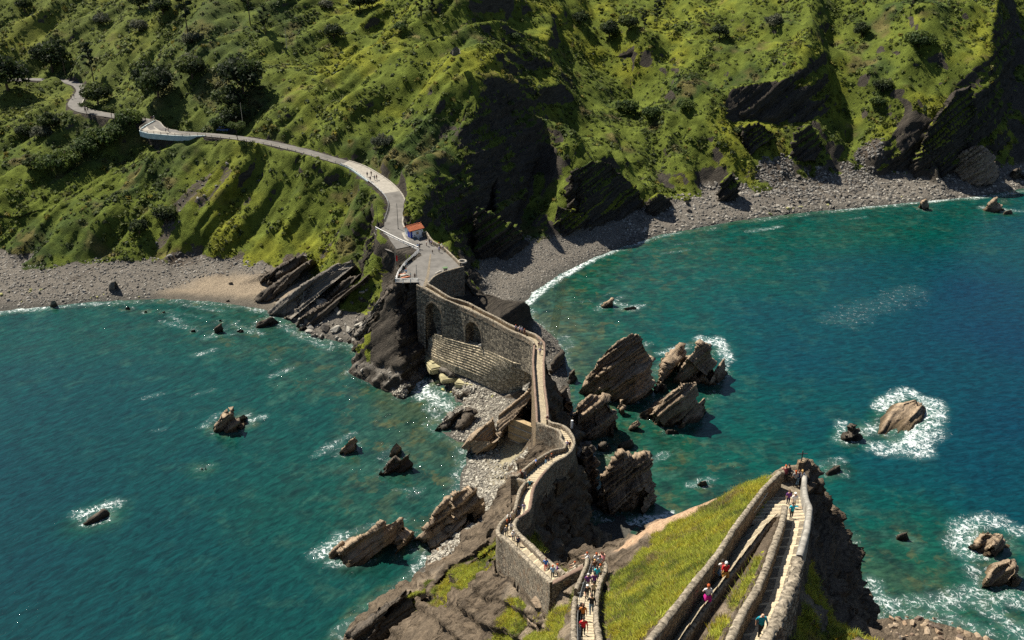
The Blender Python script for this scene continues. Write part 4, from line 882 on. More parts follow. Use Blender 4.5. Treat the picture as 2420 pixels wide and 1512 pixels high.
FOAM_GLINTS = [(880,845,940,880,3.4,.85),(950,895,1000,935,3.4,.85),(1010,960,1050,1000,2,.6),(840,815,900,835,3,.7),(600,730,660,742,2,.55),(640,750,700,790,2,.5),(700,790,780,825,2.2,.5),(400,745,430,760,1.3,.5),(380,760,440,775,1.4,.45),(440,720,520,735,1.4,.5),(560,770,620,790,1.6,.5),(480,800,540,790,1.2,.4),(820,880,860,870,1.4,.45),(1700,800,1722,850,2.2,.85),(1560,835,1620,815,1.8,.7),(1440,712,1500,728,1.6,.6),(1990,750,2150,690,9,.27),(0,738,120,724,2.6,.75),(120,724,260,716,1.8,.6),(420,707,560,722,2.2,.5),(560,722,700,745,2.2,.45),(1235,722,1300,668,2.2,.95),(1300,668,1400,612,2.0,.95),(1400,612,1520,568,1.6,.85),(1520,568,1600,550,1.2,.6),(1740,520,1640,540,1,.4),(2000,494,2170,478,1.8,.7),(2170,478,2330,462,2,.8),(2300,470,2420,452,2,.6),  # surf, plus sun glitter painted as foam off left shore and upper right
 (1765,548,1845,535,1.6,.55),(1560,600,1630,590,1,.4),(1600,578,1660,570,1,.4),(1990,520,2050,512,1,.35),
 (860,820,900,850,3,.7),(900,850,960,880,4,.75),(960,880,1010,930,4.2,.9),(1000,925,1050,960,3,.8),(1020,950,1080,975,2,.5),(740,800,850,830,2.5,.35),
 (1575,840,1600,830,1.5,.6),(1655,800,1700,810,2.2,.85),(1700,815,1725,850,2,.8),(1715,850,1712,890,1.6,.6),
 (2080,960,2140,925,3,.85),(2140,925,2190,945,3,.9),(2190,950,2200,1000,4.2,.85),(2200,1000,2170,1060,4.5,.8),(2160,1050,2080,1060,4,.75),(2060,1010,2000,1045,3.2,.7),(1985,1000,1985,1040,2.5,.65),(2165,960,2150,1050,2.5,.95),(2080,1075,2180,1080,2,.5),
 (1940,1100,1990,1085,2,.45),(1940,1120,2000,1120,1.5,.4),(1635,1145,1680,1130,2,.6),(1475,1240,1585,1225,2.6,.95),(1420,1225,1480,1240,2,.6),(1540,1090,1570,1075,1.5,.5),
 (2265,1300,2285,1240,3.5,.75),(2285,1240,2350,1225,3,.75),(2350,1225,2420,1260,3,.6),(2290,1340,2320,1390,2,.55),(2265,1310,2320,1310,2,.7),
 (2040,1400,2110,1425,3,.7),(2110,1425,2200,1420,3,.55),(2200,1430,2300,1400,3,.6),(2300,1400,2420,1420,3,.65),(2330,1440,2420,1500,3,.6),(2060,1370,2090,1410,2,.6),(2250,1460,2330,1490,2,.6),
 (555,1005,620,985,1.8,.65),(480,1010,520,975,1.6,.5),(745,1075,800,1045,2.2,.5),(800,1040,835,1025,1.4,.5),(895,1085,930,1055,1.3,.35),(755,1310,800,1270,2.4,.7),(780,1330,830,1330,1.8,.6),(830,1260,880,1240,1.3,.4),(195,1215,265,1190,2.6,.75),(200,1235,250,1228,1.8,.65),(800,1495,830,1470,2,.5),(460,840,510,825,1.4,.6),(640,890,690,870,1.6,.55),(340,940,380,930,1.2,.45),(455,935,505,920,1.3,.35),(640,860,655,850,1,.4),(360,1020,390,1012,1,.35),(980,1340,1010,1320,2,.6),(980,1300,1000,1340,1.5,.5),(465,1110,500,1100,1.2,.4),(930,1160,1000,1155,1.3,.35),(1410,730,1470,700,1.6,.45),(1465,730,1520,722,1.6,.6),(1340,715,1400,712,1,.35),(1425,700,1450,690,1,.35),(2320,490,2420,500,2,.6),(1060,1000,1090,1040,1.3,.35),
 (380,735,480,750,1.5,.3),(420,760,470,780,1.5,.35),(500,790,560,760,1.5,.35),(1345,1300,1360,1330,1.5,.55),(1375,1190,1390,1290,1.2,.35)]  # left-shore entries here paint sun glitter as thin foam
for a in FOAM_GLINTS: foam = np.maximum(foam, foam_glint(*a))
bayv = 1-sst(-8, 10, wx-.12*(wy-150))
ii = np.arange(nW).reshape(len(gy), len(gx))
Fq = np.stack([ii[:-1, :-1].ravel(), ii[:-1, 1:].ravel(), ii[1:, 1:].ravel(), ii[1:, :-1].ravel()], 1)
me = np_mesh('sea', wp_, Fq, True, dict(shallow=shal, foam=np.clip(foam*.78, 0, 1), bay=bayv))
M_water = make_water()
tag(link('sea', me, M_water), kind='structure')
# ------------------------------------------------------------------ masonry: walls, paths, bridge, plaza
M_wall = masonry('rubble_masonry', (.12, .10, .078), (.31, .265, .20), (.07, .06, .046), 2.4, lam=.45)
M_wallwarm = masonry('lichened_masonry', (.15, .115, .075), (.31, .24, .155), (.10, .075, .05), 2.6, lichen=(.20, .09, .04), lam=.6)
M_bridge = masonry('old_bridge_masonry', (.09, .08, .066), (.32, .275, .205), (.04, .037, .032), 1.5, lam=.15, lichen=(.12, .10, .06))
M_whitewall = simple('pale_render', (.235, .222, .195), .9, .2, .5, 1.3, .6, .05)
M_brick = simple('red_brick_coping', (.165, .115, .088), .95, .15, .45, 3.0, .6, .04)
M_cap = simple('lichened_coping', (.19, .162, .122), .95, .15, .95, 2.6, .9, .09)
M_asph = simple('worn_tarmac', (.125, .118, .108), .95, .2, .28, .35, .2, .02)
M_conc = simple('concrete_slab', (.27, .25, .215), .9, .2, .22, .9, .3, .02)
M_white = simple('white_paint', (.72, .71, .67), .7, .3, .08, 2, .1, .01)
M_metal = simple('galvanised_steel', (.30, .31, .31), .45, .5, .15, 4, 0, 0, .6)
M_dark = simple('dark_steel', (.05, .055, .06), .5, .4, .2, 4, 0, 0, .3)
M_wood = simple('weathered_timber', (.34, .30, .24), .9, .2, .3, 3, .3, .01)
def make_cobble(nm='cobbled_path', c0=(.10, .088, .07), c1=(.235, .20, .155)):
    m, nt, b = mat(nm, .95, .15)
    p = pos(nt)
    v = N(nt, 'ShaderNodeTexVoronoi', feature='DISTANCE_TO_EDGE'); v.inputs['Scale'].default_value = 5.5; L(nt, p, v.inputs['Vector'])
    vc = N(nt, 'ShaderNodeTexVoronoi'); vc.inputs['Scale'].default_value = 5.5; L(nt, p, vc.inputs['Vector'])
    s = N(nt, 'ShaderNodeSeparateColor'); L(nt, vc.outputs['Color'], s.inputs[0])
    c = mix(nt, ramp(nt, v.outputs['Distance'], [(.02, (0, 0, 0)), (.12, (1, 1, 1))]), (.15, .125, .09), ramp(nt, s.outputs[0], [(0, c0), (1, c1)]))
    c = mix(nt, 1.0, c, ramp(nt, noise(nt, p, .8, 4), [(.3, (.75, .75, .75)), (.7, (1.15, 1.12, 1.05))]), 'MULTIPLY')
    L(nt, c, b.inputs['Base Color']); bump(nt, b, v.outputs['Distance'], .6, .05); return m
M_cob = make_cobble(); M_cobp = make_cobble('pale_cobbles', (.24, .205, .15), (.40, .345, .255))
M_step = simple('sandstone_step', (.40, .335, .23), .9, .2, .22, 1.3, .3, .02)
M_riser = simple('reddish_step_edge', (.30, .17, .10), .9, .2, .3, 2, .2, .02)

def strip_wall(l, h, th, drop, name, mats, label=None, cat=None, group=None, parent=None, wob=.042, step=.7, seed=0, cap=True, smooth=True):
    """a wall whose top runs along l (u, v, deck) + h; rounded coping; foot 'drop' below the deck"""
    q = dens(W3(l, h), step) if not isinstance(l, np.ndarray) else l.copy()
    for _ in range(2): q[1:-1] = .25*q[:-2]+.5*q[1:-1]+.25*q[2:]
    t = np.gradient(q, axis=0)[:, :2]; t /= np.linalg.norm(t, axis=1, keepdims=True)+1e-9
    n = np.stack([-t[:, 1], t[:, 0], np.zeros(len(t))], 1)
    rr = np.random.default_rng(seed+5)
    j = lambda s: (rr.random((len(q), 1))-.5)*2*s
    up_ = np.array([[0, 0, 1.0]])
    dr = drop if np.ndim(drop) else np.full(len(q), float(drop))
    dr = np.interp(np.linspace(0, 1, len(q)), np.linspace(0, 1, len(dr)), dr)[:, None]
    prof = [(-.5, None), (-.5, -.55), (-.54, -.10), (-.44, .0), (-.15, .075), (.15, .075), (.44, .0), (.54, -.10), (.5, -.55), (.5, None)]
    cols = []
    for a, z in prof:
        if z is None:
            # faces flare slightly towards the foot, in a few courses
            continue
        cols.append(q+n*(a*th+j(wob))+up_*(z+j(wob)))
    def face(a):
        out = []
        K = max(2, int(np.ceil((dr.max()+h-.55)/.9)))
        for k in range(1, K+1):
            f = k/K; out.append(q+n*(a*th*(1+.25*f)+j(wob*1.2))-up_*(.55+(h+dr-.55)*f))
        return out
    rows = face(-.5)[::-1]+cols+face(.5)
    rows = np.array(rows)                                  # (profile, length, 3)
    mb = MB(); ncol = len(rows)
    mb.quadgrid([[rows[k][i] for k in range(ncol)] for i in range(len(q))])
    mb.face([rows[k][0] for k in range(ncol)][::-1]); mb.face([rows[k][-1] for k in range(ncol)])
    o = mb.build(name, mats, parent, smooth)
    if isinstance(mats, list) and len(mats) > 1:           # coping gets the second material
        me = o.data; K0 = len(face(-.5)); nf = ncol-1
        mi = np.zeros(len(me.polygons), np.int32)
        for i in range((len(q)-1)*nf):
            if K0+1 <= i % nf <= K0+4: mi[i] = 1
        me.polygons.foreach_set('material_index', mi)
    return tag(o, label, cat, group) if label else o
GP = 'parapet walls along the footpath'
WALLN = 'parapet_wall'
# bridge = one thing
br = empty('stone_bridge', P(1120, 740, 12), 'old stone bridge with two tall arches running from the plaza to the causeway bend', 'bridge')
def child(o, par):
    o.parent = par; o.matrix_parent_inverse = Matrix.Translation(-par.location); return o
def in_parent(o, par): return child(o, par)
in_parent(strip_wall(FP[:10]+[(1280,801,21.6)], 1, .5, 3, 'parapet', [M_wallwarm, M_cap], seed=1), br)
in_parent(strip_wall(NP_+[(1262.5,812,21.5)], 1, .5, .3, 'parapet', [M_wall, M_cap], seed=2), br)
# arched face: columns of vertices along the near edge, openings cut by two pointed-round arches, 1.6 m deep
ne = dens(low(NP_+[(1263,814,21.6)], 1), .3)
for _ in range(4): ne[1:-1] = .25*ne[:-2]+.5*ne[1:-1]+.25*ne[2:]
d_ = np.r_[0, np.cumsum(np.linalg.norm(np.diff(ne[:, :2], axis=0), axis=1))]
t_ = np.gradient(ne[:, :2], axis=0); t_ /= np.linalg.norm(t_, axis=1, keepdims=True)
n_ = np.stack([t_[:, 1], -t_[:, 0]], 1)          # outward, towards the camera-left
if n_[len(n_)//2][0] > 0: n_ = -n_
def along(u): 
    pu = np.array([proj(*q)[0] for q in ne]); return float(np.interp(u, pu, d_))
arches = []
for u0, u1, vt, vb in ((1006, 1045, 716, 800), (1101, 1139, 761, 828)):
    a, b = along(u0), along(u1); m = np.interp((a+b)/2, d_, ne[:, 1])
    tt = math.tan(TH+math.atan((vt-CV)/F)); zt = CH-tt*m
    arches.append((a, b, zt))
def open_z(s):
    for a, b, zt in arches:
        if a < s < b:
            k = (s-a)/(b-a)*2-1; w = (b-a)/2
            return zt-w*1.15*(1-math.sqrt(max(0, 1-k*k)))
    return None
zb = np.interp(d_, [0, along(1050), along(1138), along(1212), d_[-1]], [3, 8.5, 10.5, 12.5, 14])
mb = MB()
def ring(i, zs, out=0.0, js=.06):
    rr = np.random.default_rng(i); p = ne[i]
    return [(p[0]+n_[i][0]*(out+(rr.random()-.5)*js+.03*(p[2]-z)), p[1]+n_[i][1]*(out+(rr.random()-.5)*js+.03*(p[2]-z)), z) for z in zs]
KZ = 14
cols = []
for i in range(len(ne)):
    oz = open_z(d_[i]); lo = zb[i] if oz is None else max(oz, zb[i])
    cols.append((i, oz, lo))
for (i, oa, la), (k, ob, lb) in zip(cols, cols[1:]):
    A_ = ring(i, np.linspace(ne[i][2]+.4, la, KZ), .25); B_ = ring(k, np.linspace(ne[k][2]+.4, lb, KZ), .25)
    mb.quadgrid([A_, B_])
    # soffit of the opening and its side jambs
    if oa is not None and ob is not None:
        mb.quadgrid([[A_[-1], (A_[-1][0]-n_[i][0]*2.6, A_[-1][1]-n_[i][1]*2.6, A_[-1][2])], [B_[-1], (B_[-1][0]-n_[k][0]*2.6, B_[-1][1]-n_[k][1]*2.6, B_[-1][2])]])
    elif (oa is None) != (ob is None):
        q, c, j = (A_, i, zb[i]) if oa is not None else (B_, k, zb[k])
        x, y, z = q[-1]; nx, ny = n_[c]
        mb.face([(x, y, z), (x-nx*2.6, y-ny*2.6, z), (x-nx*2.6, y-ny*2.6, j), (x, y, j)])
aw = mb.build('arched_wall', M_bridge, None, True); in_parent(aw, br)
for a, b, zt in arches:                                   # the recessed masonry seen inside each arch
    mb = MB(); ii = [i for i in range(len(ne)) if a-.4 < d_[i] < b+.4]
    mb.quadgrid([ring(i, np.linspace(zt+.5, zb[i]-.5, 10), -2.3, .12) for i in ii])
    in_parent(mb.build('arch_back_wall', M_bridge, None, True), br)
for a, b, zt in arches:                                   # cut-stone ring proud of the face
    mb = MB(); rows = []
    for k in range(0, 25):
        ph = math.pi*k/24; w = (b-a)/2; s = (a+b)/2-math.cos(ph)*w; z = zt-w*1.15*(1-math.sin(ph))
        i = int(np.argmin(abs(d_-s))); p = ne[i]; c, sn = math.cos(ph), math.sin(ph)
        tx, ty = t_[i]
        r = []
        for e, o_ in ((0, .29), (.42, .29), (.42, .2), (0, -.2)):
            x0 = p[0]+tx*(s-d_[i]); y0 = p[1]+ty*(s-d_[i])
            fl = .03*(p[2]-z)
            r.append((x0-tx*c*e+n_[i][0]*(o_+fl+.02), y0-ty*c*e+n_[i][1]*(o_+fl+.02), z+sn*e))
        rows.append(r)
    mb.quadgrid(rows, True)
    in_parent(mb.build('arch_ring', M_wall, None, False), br)

# walkways -----------------------------------------------------------------
def walkway(name, key, m, z=.0, inset=.0, thick=None):
    a, b = SEGS[key]; mb = MB()
    mb.quadgrid([[p+(q-p)*k/4+np.array([0, 0, z]) for k in range(5)] for p, q in zip(a, b)])
    return tag(mb.build(name, m, None, False), kind='structure')
o_ = walkway('path', 'bridge', M_cobp); in_parent(o_, br); o_.name = 'walkway'; del o_['kind']
walkway('path', 'causeway', M_cobp)
def steps(name, key, run, mats, i0=0.0, i1=1.0, noseband=False):
    """a flight as real treads and risers between the two walls"""
    a, b = SEGS[key]; n = 600
    A_, B_ = resample(a, n), resample(b, n); A_, B_ = A_[int(i0*n):int(i1*n)], B_[int(i0*n):int(i1*n)]
    mid = (A_+B_)/2; d = np.r_[0, np.cumsum(np.linalg.norm(np.diff(mid[:, :2], axis=0), axis=1))]
    K = max(1, int(d[-1]/run)); mb = MB(); mi = []
    fl = lambda s, q: np.array([np.interp(s, d, q[:, c]) for c in range(3)])
    for k in range(K):
        s0, s1 = d[-1]*k/K, d[-1]*(k+1)/K
        pa, pb, qa, qb = fl(s0, A_), fl(s0, B_), fl(s1, A_), fl(s1, B_)
        z0, z1 = (pa[2]+pb[2])/2, (qa[2]+qb[2])/2
        # path climbs towards the camera: tread k lies at the height of its far end + rise
        za = z1 if z1 >= z0 else z0
        zl = z0 if z1 >= z0 else z1
        L_ = lambda q, z: (q[0], q[1], z)
        band = .22 if noseband else .3
        f = band/max(.35, (s1-s0))
        if z1 >= z0:
            rs = min(.17, z1-z0); zr = z0+rs; zn = zr+(z1-zr)*f
            na, nb = pa+(qa-pa)*f, pb+(qb-pb)*f
            mb.face([L_(pa, zr), L_(pb, zr), L_(nb, zn), L_(na, zn)]); mi.append(0)
            mb.face([L_(na, zn), L_(nb, zn), L_(qb, z1), L_(qa, z1)]); mi.append(2)
            mb.face([L_(pa, z0-.05), L_(pb, z0-.05), L_(pb, zr), L_(pa, zr)]); mi.append(1)
        else:
            na, nb = qa+(pa-qa)*f, qb+(pb-qb)*f
            mb.face([L_(pa, za), L_(pb, za), L_(nb, za), L_(na, za)]); mi.append(2)
            mb.face([L_(na, za), L_(nb, za), L_(qb, za), L_(qa, za)]); mi.append(0)
            mb.face([L_(qa, zl-.05), L_(qb, zl-.05), L_(qb, za), L_(qa, za)]); mi.append(1)
    o = mb.build(name, mats)
    o.data.polygons.foreach_set('material_index', mi)
    return tag(o, kind='structure')
SM = [M_step, M_riser, M_cobp]
steps('path', 'curve', 1.1, [M_step, M_step, M_cobp])
steps('path', 'flight', .8, [M_step, M_step, M_step])
steps('path', 'ramp', 2.2, [M_step, M_step, M_cobp])
walkway('path', 'turn', M_cob)
steps('path', 'stairs', .9, SM)
steps('path', 'wide', 1.15, SM)
steps('path', 'leftup', 3.0, SM)
steps('path', 'rightup', 2.4, [M_step, M_riser, M_cob], .03, 1.0)
# winding steps and landing at the lookout
mb = MB()
pl = [P(1846,1118,71.4), P(1899,1121,71.4), P(1901,1155,71.4), (26.0,70.0,71.4), (22.4,70.0,71.4), P(1808,1158,71.4)]
mb.face(pl)
tag(mb.build('path', M_cob), kind='structure')
# slab strip down the middle of the right flight
a, b = SEGS['rightup']; c = resample(a+(b-a)*.50, 400); w2 = resample((b-a)*.14, 400)
dd = np.r_[0, np.cumsum(np.linalg.norm(np.diff(c[:, :2], axis=0), axis=1))]
Ks = max(1, int(dd[-1]/2.4)); i00 = int(.03*400)
mb = MB(); s = dd[i00]; kk = 0
ntr = max(1, int((dd[-1]-dd[i00])/2.4)); trl = (dd[-1]-dd[i00])/ntr
M_ = (a+b)/2; Mr = resample(M_, 600)[int(.03*600):]; md = np.r_[0, np.cumsum(np.linalg.norm(np.diff(Mr[:, :2], axis=0), axis=1))]
nt_ = max(1, int(md[-1]/2.4))
Ar, Br = resample(a, 600)[int(.03*600):], resample(b, 600)[int(.03*600):]
for k in range(nt_):
    s0, s1 = md[-1]*k/nt_, md[-1]*(k+1)/nt_
    z0_, z1_ = np.interp(s0, md, Mr[:, 2]), np.interp(s1, md, Mr[:, 2]); zf_ = lambda s_: z0_+.17+(z1_-z0_-.17)*(s_-s0)/(s1-s0)+.015
    L0 = s1-s0; q0 = s0+.34; rr = np.random.default_rng(k)
    for f in range(4):
        e0 = q0+(s1-q0)*f/4+.015; e1 = q0+(s1-q0)*(f+1)/4-.015
        pt = lambda s_, w_: tuple(np.interp(s_, md, Ar[:, c_])+(np.interp(s_, md, Br[:, c_])-np.interp(s_, md, Ar[:, c_]))*w_ for c_ in (0, 1))+(zf_(s_),)
        wv = .13+.03*rr.random()
        mb.face([pt(e0, .52-wv), pt(e0, .52+wv), pt(e1, .52+wv), pt(e1, .52-wv)])
tag(mb.build('path', M_step), kind='structure')

# parapets -----------------------------------------------------------------
strip_wall(LW[:6], 1, .42, [6, 14, 17, 19, 20, 18], WALLN, [M_wallwarm, M_brick], 'red-coped parapet on the left of the straight causeway', 'wall', GP, seed=3)
strip_wall(FP[9:]+[(1294,992,29.1)], 1, .42, [6, 9, 9, 10, 10, 8], WALLN, [M_wall, M_brick], 'red-coped parapet on the right of the straight causeway, dark below', 'wall', GP, seed=4)
strip_wall(LW[5:15], 1, .42, [9, 5, 4, 3.5, 3.5, 4], WALLN, [M_wall, M_cap], 'curling grey parapet inside the S-bend above the concrete wall', 'wall', GP, seed=5)
strip_wall(LW[14:], 1, .45, [4, 7, 9, 9, 9], WALLN, [M_wallwarm, M_cap], 'ochre parapet with brown lichen beside the wide steps', 'wall', GP, seed=6)
strip_wall(LW2, 1, .4, 3, WALLN, [M_wallwarm, M_cap], 'short cross wall where the wide steps jog left', 'wall', GP, seed=7)
strip_wall([(1295,990,28.9)]+RW[:10], 1, .42, [4, 4, 3, 4, 4], WALLN, [M_wall, M_cap], 'outer parapet sweeping round the S-bend on the sea side', 'wall', GP, seed=8)
strip_wall(RW[9:17], 1, .42, 3, WALLN, [M_wall, M_brick], 'red-coped parapet on top of the great dark rock face', 'wall', GP, seed=9)
strip_wall(RW[16:24], 1, .5, [3.2, 3.2, 3.5, 4, 4], WALLN, [M_wall, M_cap], 'thick pale parapet on the right of the long ramp to the corner', 'wall', GP, seed=10)
strip_wall(LW3[:8], 1, .45, [6, 8, 8, 6], WALLN, [M_wall, M_cap], 'pale parapet left of the narrow flight above the pebble cove', 'wall', GP, seed=11)
strip_wall(LW3[7:], 1, .5, [5, 6, 6.5, 6, 6], WALLN, [M_wall, M_cap], 'tall retaining wall with ochre patches on the left of the long ramp', 'wall', GP, seed=12)
strip_wall(LW4, 1, .5, [6, 4.5, 3], WALLN, [M_wall, M_brick], 'shaded corner wall facing the viewer at the foot of the crowded stairs', 'wall', GP, seed=13)
strip_wall(RW[23:], 1, .45, 3.2, WALLN, [M_wall, M_cap], 'short back parapet behind the corner wall', 'wall', GP, seed=14)
strip_wall(SL[:5], 1, .34, 2, WALLN, [M_wall, M_cap], 'upper rounded parapet on the left of the crowded stairs', 'wall', GP, seed=15)
strip_wall(SL[5:], 1, .34, 2, WALLN, [M_wall, M_cap], 'lower rounded parapet on the left of the crowded stairs', 'wall', GP, seed=16)
strip_wall(SR, .8, .34, 1, WALLN, [M_wall, M_cap], 'parapet between the crowded stairs and the bright grass', 'wall', GP, seed=17)
strip_wall(UOz, HO, .42, .8, WALLN, [M_wallwarm, M_cap], 'long stone wall with a handrail left of the grassy upper flight', 'wall', GP, seed=18, wob=.035, step=.5)
strip_wall(UKz, .3, .34, .6, 'kerb_wall', [M_wall, M_cap], 'low stone kerb on the right of the shaded upper flight', 'wall', GP, seed=19, wob=.04, step=.5)
strip_wall(UMz, HM, .45, .9, WALLN, [M_wallwarm, M_cap], 'thick rounded wall between the grass strip and the paved flight', 'wall', GP, seed=20, wob=.035, step=.5)
strip_wall(UR1z, 1.2, .42, 2.5, WALLN, M_whitewall, 'smooth whitewashed parapet beside the lookout', 'wall', GP, seed=21, wob=.02, step=.5)
strip_wall(UR2z, 1.2, .6, 3.0, WALLN, [M_wall, M_cap], 'broken rough stone wall on the cliff side of the paved flight', 'wall', GP, seed=22, wob=.12, step=.45)
strip_wall([(1844,1116,71.4),(1868,1110,71.4),(1902,1124,71.4)], 1.1, .4, 2, WALLN, [M_wall, M_cap], 'low back wall of the lookout below the iron cross', 'wall', GP, seed=23)
# square pier at the jog, dark slots and pale foot
mb = MB(); pj = P(1216, 1136, 42); mb.box((pj[0]-.1, pj[1]+.2, 38.5), (.9, .9, 9)); mb.build('tmp', M_wall); bpy.data.objects['tmp'].name = 'wall_pier'
tag(bpy.data.objects['wall_pier'], 'square stone pier at the outer corner of the jog in the steps', 'pier')

# handrails ------------------------------------------------------------------
def rail(label, l, h, side, off, posts, r=.05):
    q = resample(np.array([P(u, v, z+h) for u, v, z in l]), 40)
    root = empty('handrail', tuple(q[0]), label, 'handrail')
    mb = MB(); mb.tube(q, r, 8); in_parent(mb.build('rail', M_metal, None, True), root)
    for k in range(posts):
        i = int((k+.5)/posts*39); p = q[i]
        mb = MB(); mb.tube([p, (p[0]+off*.5, p[1], p[2]-.12), (p[0]+off, p[1], p[2]-.12)], .02, 5); in_parent(mb.build('bracket', M_metal), root)
zz = lambda l, dz: [(u, v, upz(v, 0)+dz) for u, v in l]
rail('straight galvanised handrail along the long wall of the grassy upper flight', zz([(1822,1153),(1752,1254),(1698,1327),(1626,1413),(1559,1510),(1542,1535)], 0), .85, 1, -.35, 7)
rail('thin dark handrail on the right of the paved flight', zz([(1906,1206),(1899,1247),(1874,1341),(1850.5,1395),(1832,1453),(1811,1507),(1798,1540)], 0), .85, -1, .35, 8, .028)
rail('slim handrail inside the wall of the crowded stairs', [(1400,1325,63.2),(1391,1350,66),(1377,1383,70),(1370,1410,73),(1366,1440,76),(1364,1475,79.6),(1366,1520,83.6)], .8, 1, -.25, 8, .022)

# iron cross -----------------------------------------------------------------
cx = P(1891, 1106, 72.2)
root = empty('iron_cross', cx, 'dark iron cross on a small stone block at the tip of the lookout', 'cross')
mb = MB(); mb.box((cx[0], cx[1], cx[2]+.35), (.55, .5, .9)); in_parent(mb.build('plinth', M_wallwarm), root)
mb = MB(); mb.box((cx[0], cx[1], cx[2]+1.35), (.08, .08, 1.15)); mb.box((cx[0]-.26, cx[1], cx[2]+1.6), (.44, .07, .08)); mb.box((cx[0]+.26, cx[1], cx[2]+1.6), (.44, .07, .08))
in_parent(mb.build('cross', M_dark), root)

# concrete sea wall and the stepped revetment ---------------------------------
def face_wall(label, name, cat, top, bot, th, m, parts):
    root = empty(name, tuple(bot[0]), label, cat)
    t, b = np.array(top), np.array(bot); d = (t[1]-t[0])[:2]; d /= np.linalg.norm(d); n = np.array([d[1], -d[0], 0])
    if n[1] > 0: n = -n
    mb = MB(); mb.quadgrid([[b[0], b[1], b[1]-n*th, b[0]-n*th], [t[0], t[1], t[1]-n*th, t[0]-n*th]], True); mb.face([t[0], t[1], t[1]-n*th, t[0]-n*th])
    in_parent(mb.build('panel', m), root)
    return root, t, b, n
M_sea = simple('stained_concrete', (.30, .225, .13), .95, .15, .45, .7, .5, .05)
bx0, bx1 = P(1201, 1049, 4), P(1266, 1072, 4)
tx0, tx1 = (bx0[0], bx0[1], CH-math.tan(TH+math.atan((986-CV)/F))*bx0[1]), (bx1[0], bx1[1], CH-math.tan(TH+math.atan((1013-CV)/F))*bx1[1])
root, t, b, n = face_wall('brown concrete sea wall with pale ledges below the causeway', 'sea_wall', 'wall', (tx0, tx1), ((bx0[0], bx0[1], 2.5), (bx1[0], bx1[1], 2.5)), 1.2, M_sea, None)
for f in (.78, .55, .33, .03):
    p0 = b[0]+(t[0]-b[0])*f; p1 = b[1]+(t[1]-b[1])*f
    mb = MB(); mb.quadgrid([[p0+n*.02, p1+n*.02, p1+n*.16, p0+n*.16], [p0+n*.02+(0, 0, .14), p1+n*.02+(0, 0, .14), p1+n*.10+(0, 0, .14), p0+n*.10+(0, 0, .14)]], True)
    mb.face([p0+n*.02+(0, 0, .14), p1+n*.02+(0, 0, .14), p1+n*.10+(0, 0, .14), p0+n*.10+(0, 0, .14)])
    in_parent(mb.build('ledge', M_conc), root)
mb = MB(); q = (t[1]+b[1])/2; mb.box((b[1][0]+.5, b[1][1]-.3, 8.5), (1.1, 1.0, 13)); tag(mb.build('wall_pier', M_conc), 'tall pale corner pier between the concrete sea wall and the S-bend', 'pier')

M_rev = masonry('coursed_sea_stone', (.22, .19, .135), (.46, .395, .285), (.07, .06, .045), 1.1, lam=.2, lichen=(.2, .2, .09))
mb = MB()
tp = dens([P(1030,790,11.2), P(1062,802,11.6), P(1100,812,12), P(1138,821,12.7), P(1175,838,13.4), P(1212,857,14), P(1240,862,14.6)], .8)
bt_ = [P(992,822,4.4), P(1020,845,5.0), P(1072,868,5.8), P(1105,880,6.0), P(1145,898,5.6), P(1180,918,4.4), P(1235,915,6)]
bt = resample(bt_, len(tp)); rows = []
NS = 11
for i in range(len(tp)):
    r = []; rr = np.random.default_rng(i//2)
    for k in range(NS):
        f0, f1 = k/NS, (k+1)/NS
        za = tp[i][2]+(bt[i][2]-tp[i][2])*f0; zb_ = tp[i][2]+(bt[i][2]-tp[i][2])*f1
        x0 = tp[i]+(bt[i]-tp[i])*f0; x1 = tp[i]+(bt[i]-tp[i])*f1; jz = (rr.random()-.5)*.08
        r += [(x0[0], x0[1], za+jz), (x1[0], x1[1], za+jz-.04)]
    r.append((bt[i][0], bt[i][1], bt[i][2]-1.5)); rows.append(r)
back = [(q[0]+.5, q[1]+1.9, q[2]) for q in tp]
rows = [[back[i]]+rows[i] for i in range(len(rows))]
mb.quadgrid(rows)
mb.quadgrid([[(rows[0][k][0], rows[0][k][1], rows[0][k][2]), (rows[0][k][0], rows[0][k][1], 0)] for k in range(len(rows[0]))])
tag(mb.build('stepped_sea_wall', M_rev), 'grey stepped masonry slope below the two bridge arches', 'sea wall')
mb = MB(); tp2 = dens([P(1240,862,14.6), P(1252,840,17), P(1259,838,19)], .8)
rows = []
bt2 = resample([P(1235,916,6), P(1256,905,8), P(1262,890,10)], len(tp2))
for i in range(len(tp2)):
    r = []
    for k in range(14):
        f0, f1 = k/14, (k+1)/14
        x0 = tp2[i]+(bt2[i]-tp2[i])*f0; x1 = tp2[i]+(bt2[i]-tp2[i])*f1; za = x0[2]
        r += [(x0[0], x0[1], za), (x1[0], x1[1], za-.05)]
    rows.append(r)
mb.quadgrid(rows); tag(mb.build('stepped_sea_wall', M_rev), 'curved end of the stepped masonry turning up to the causeway', 'sea wall')
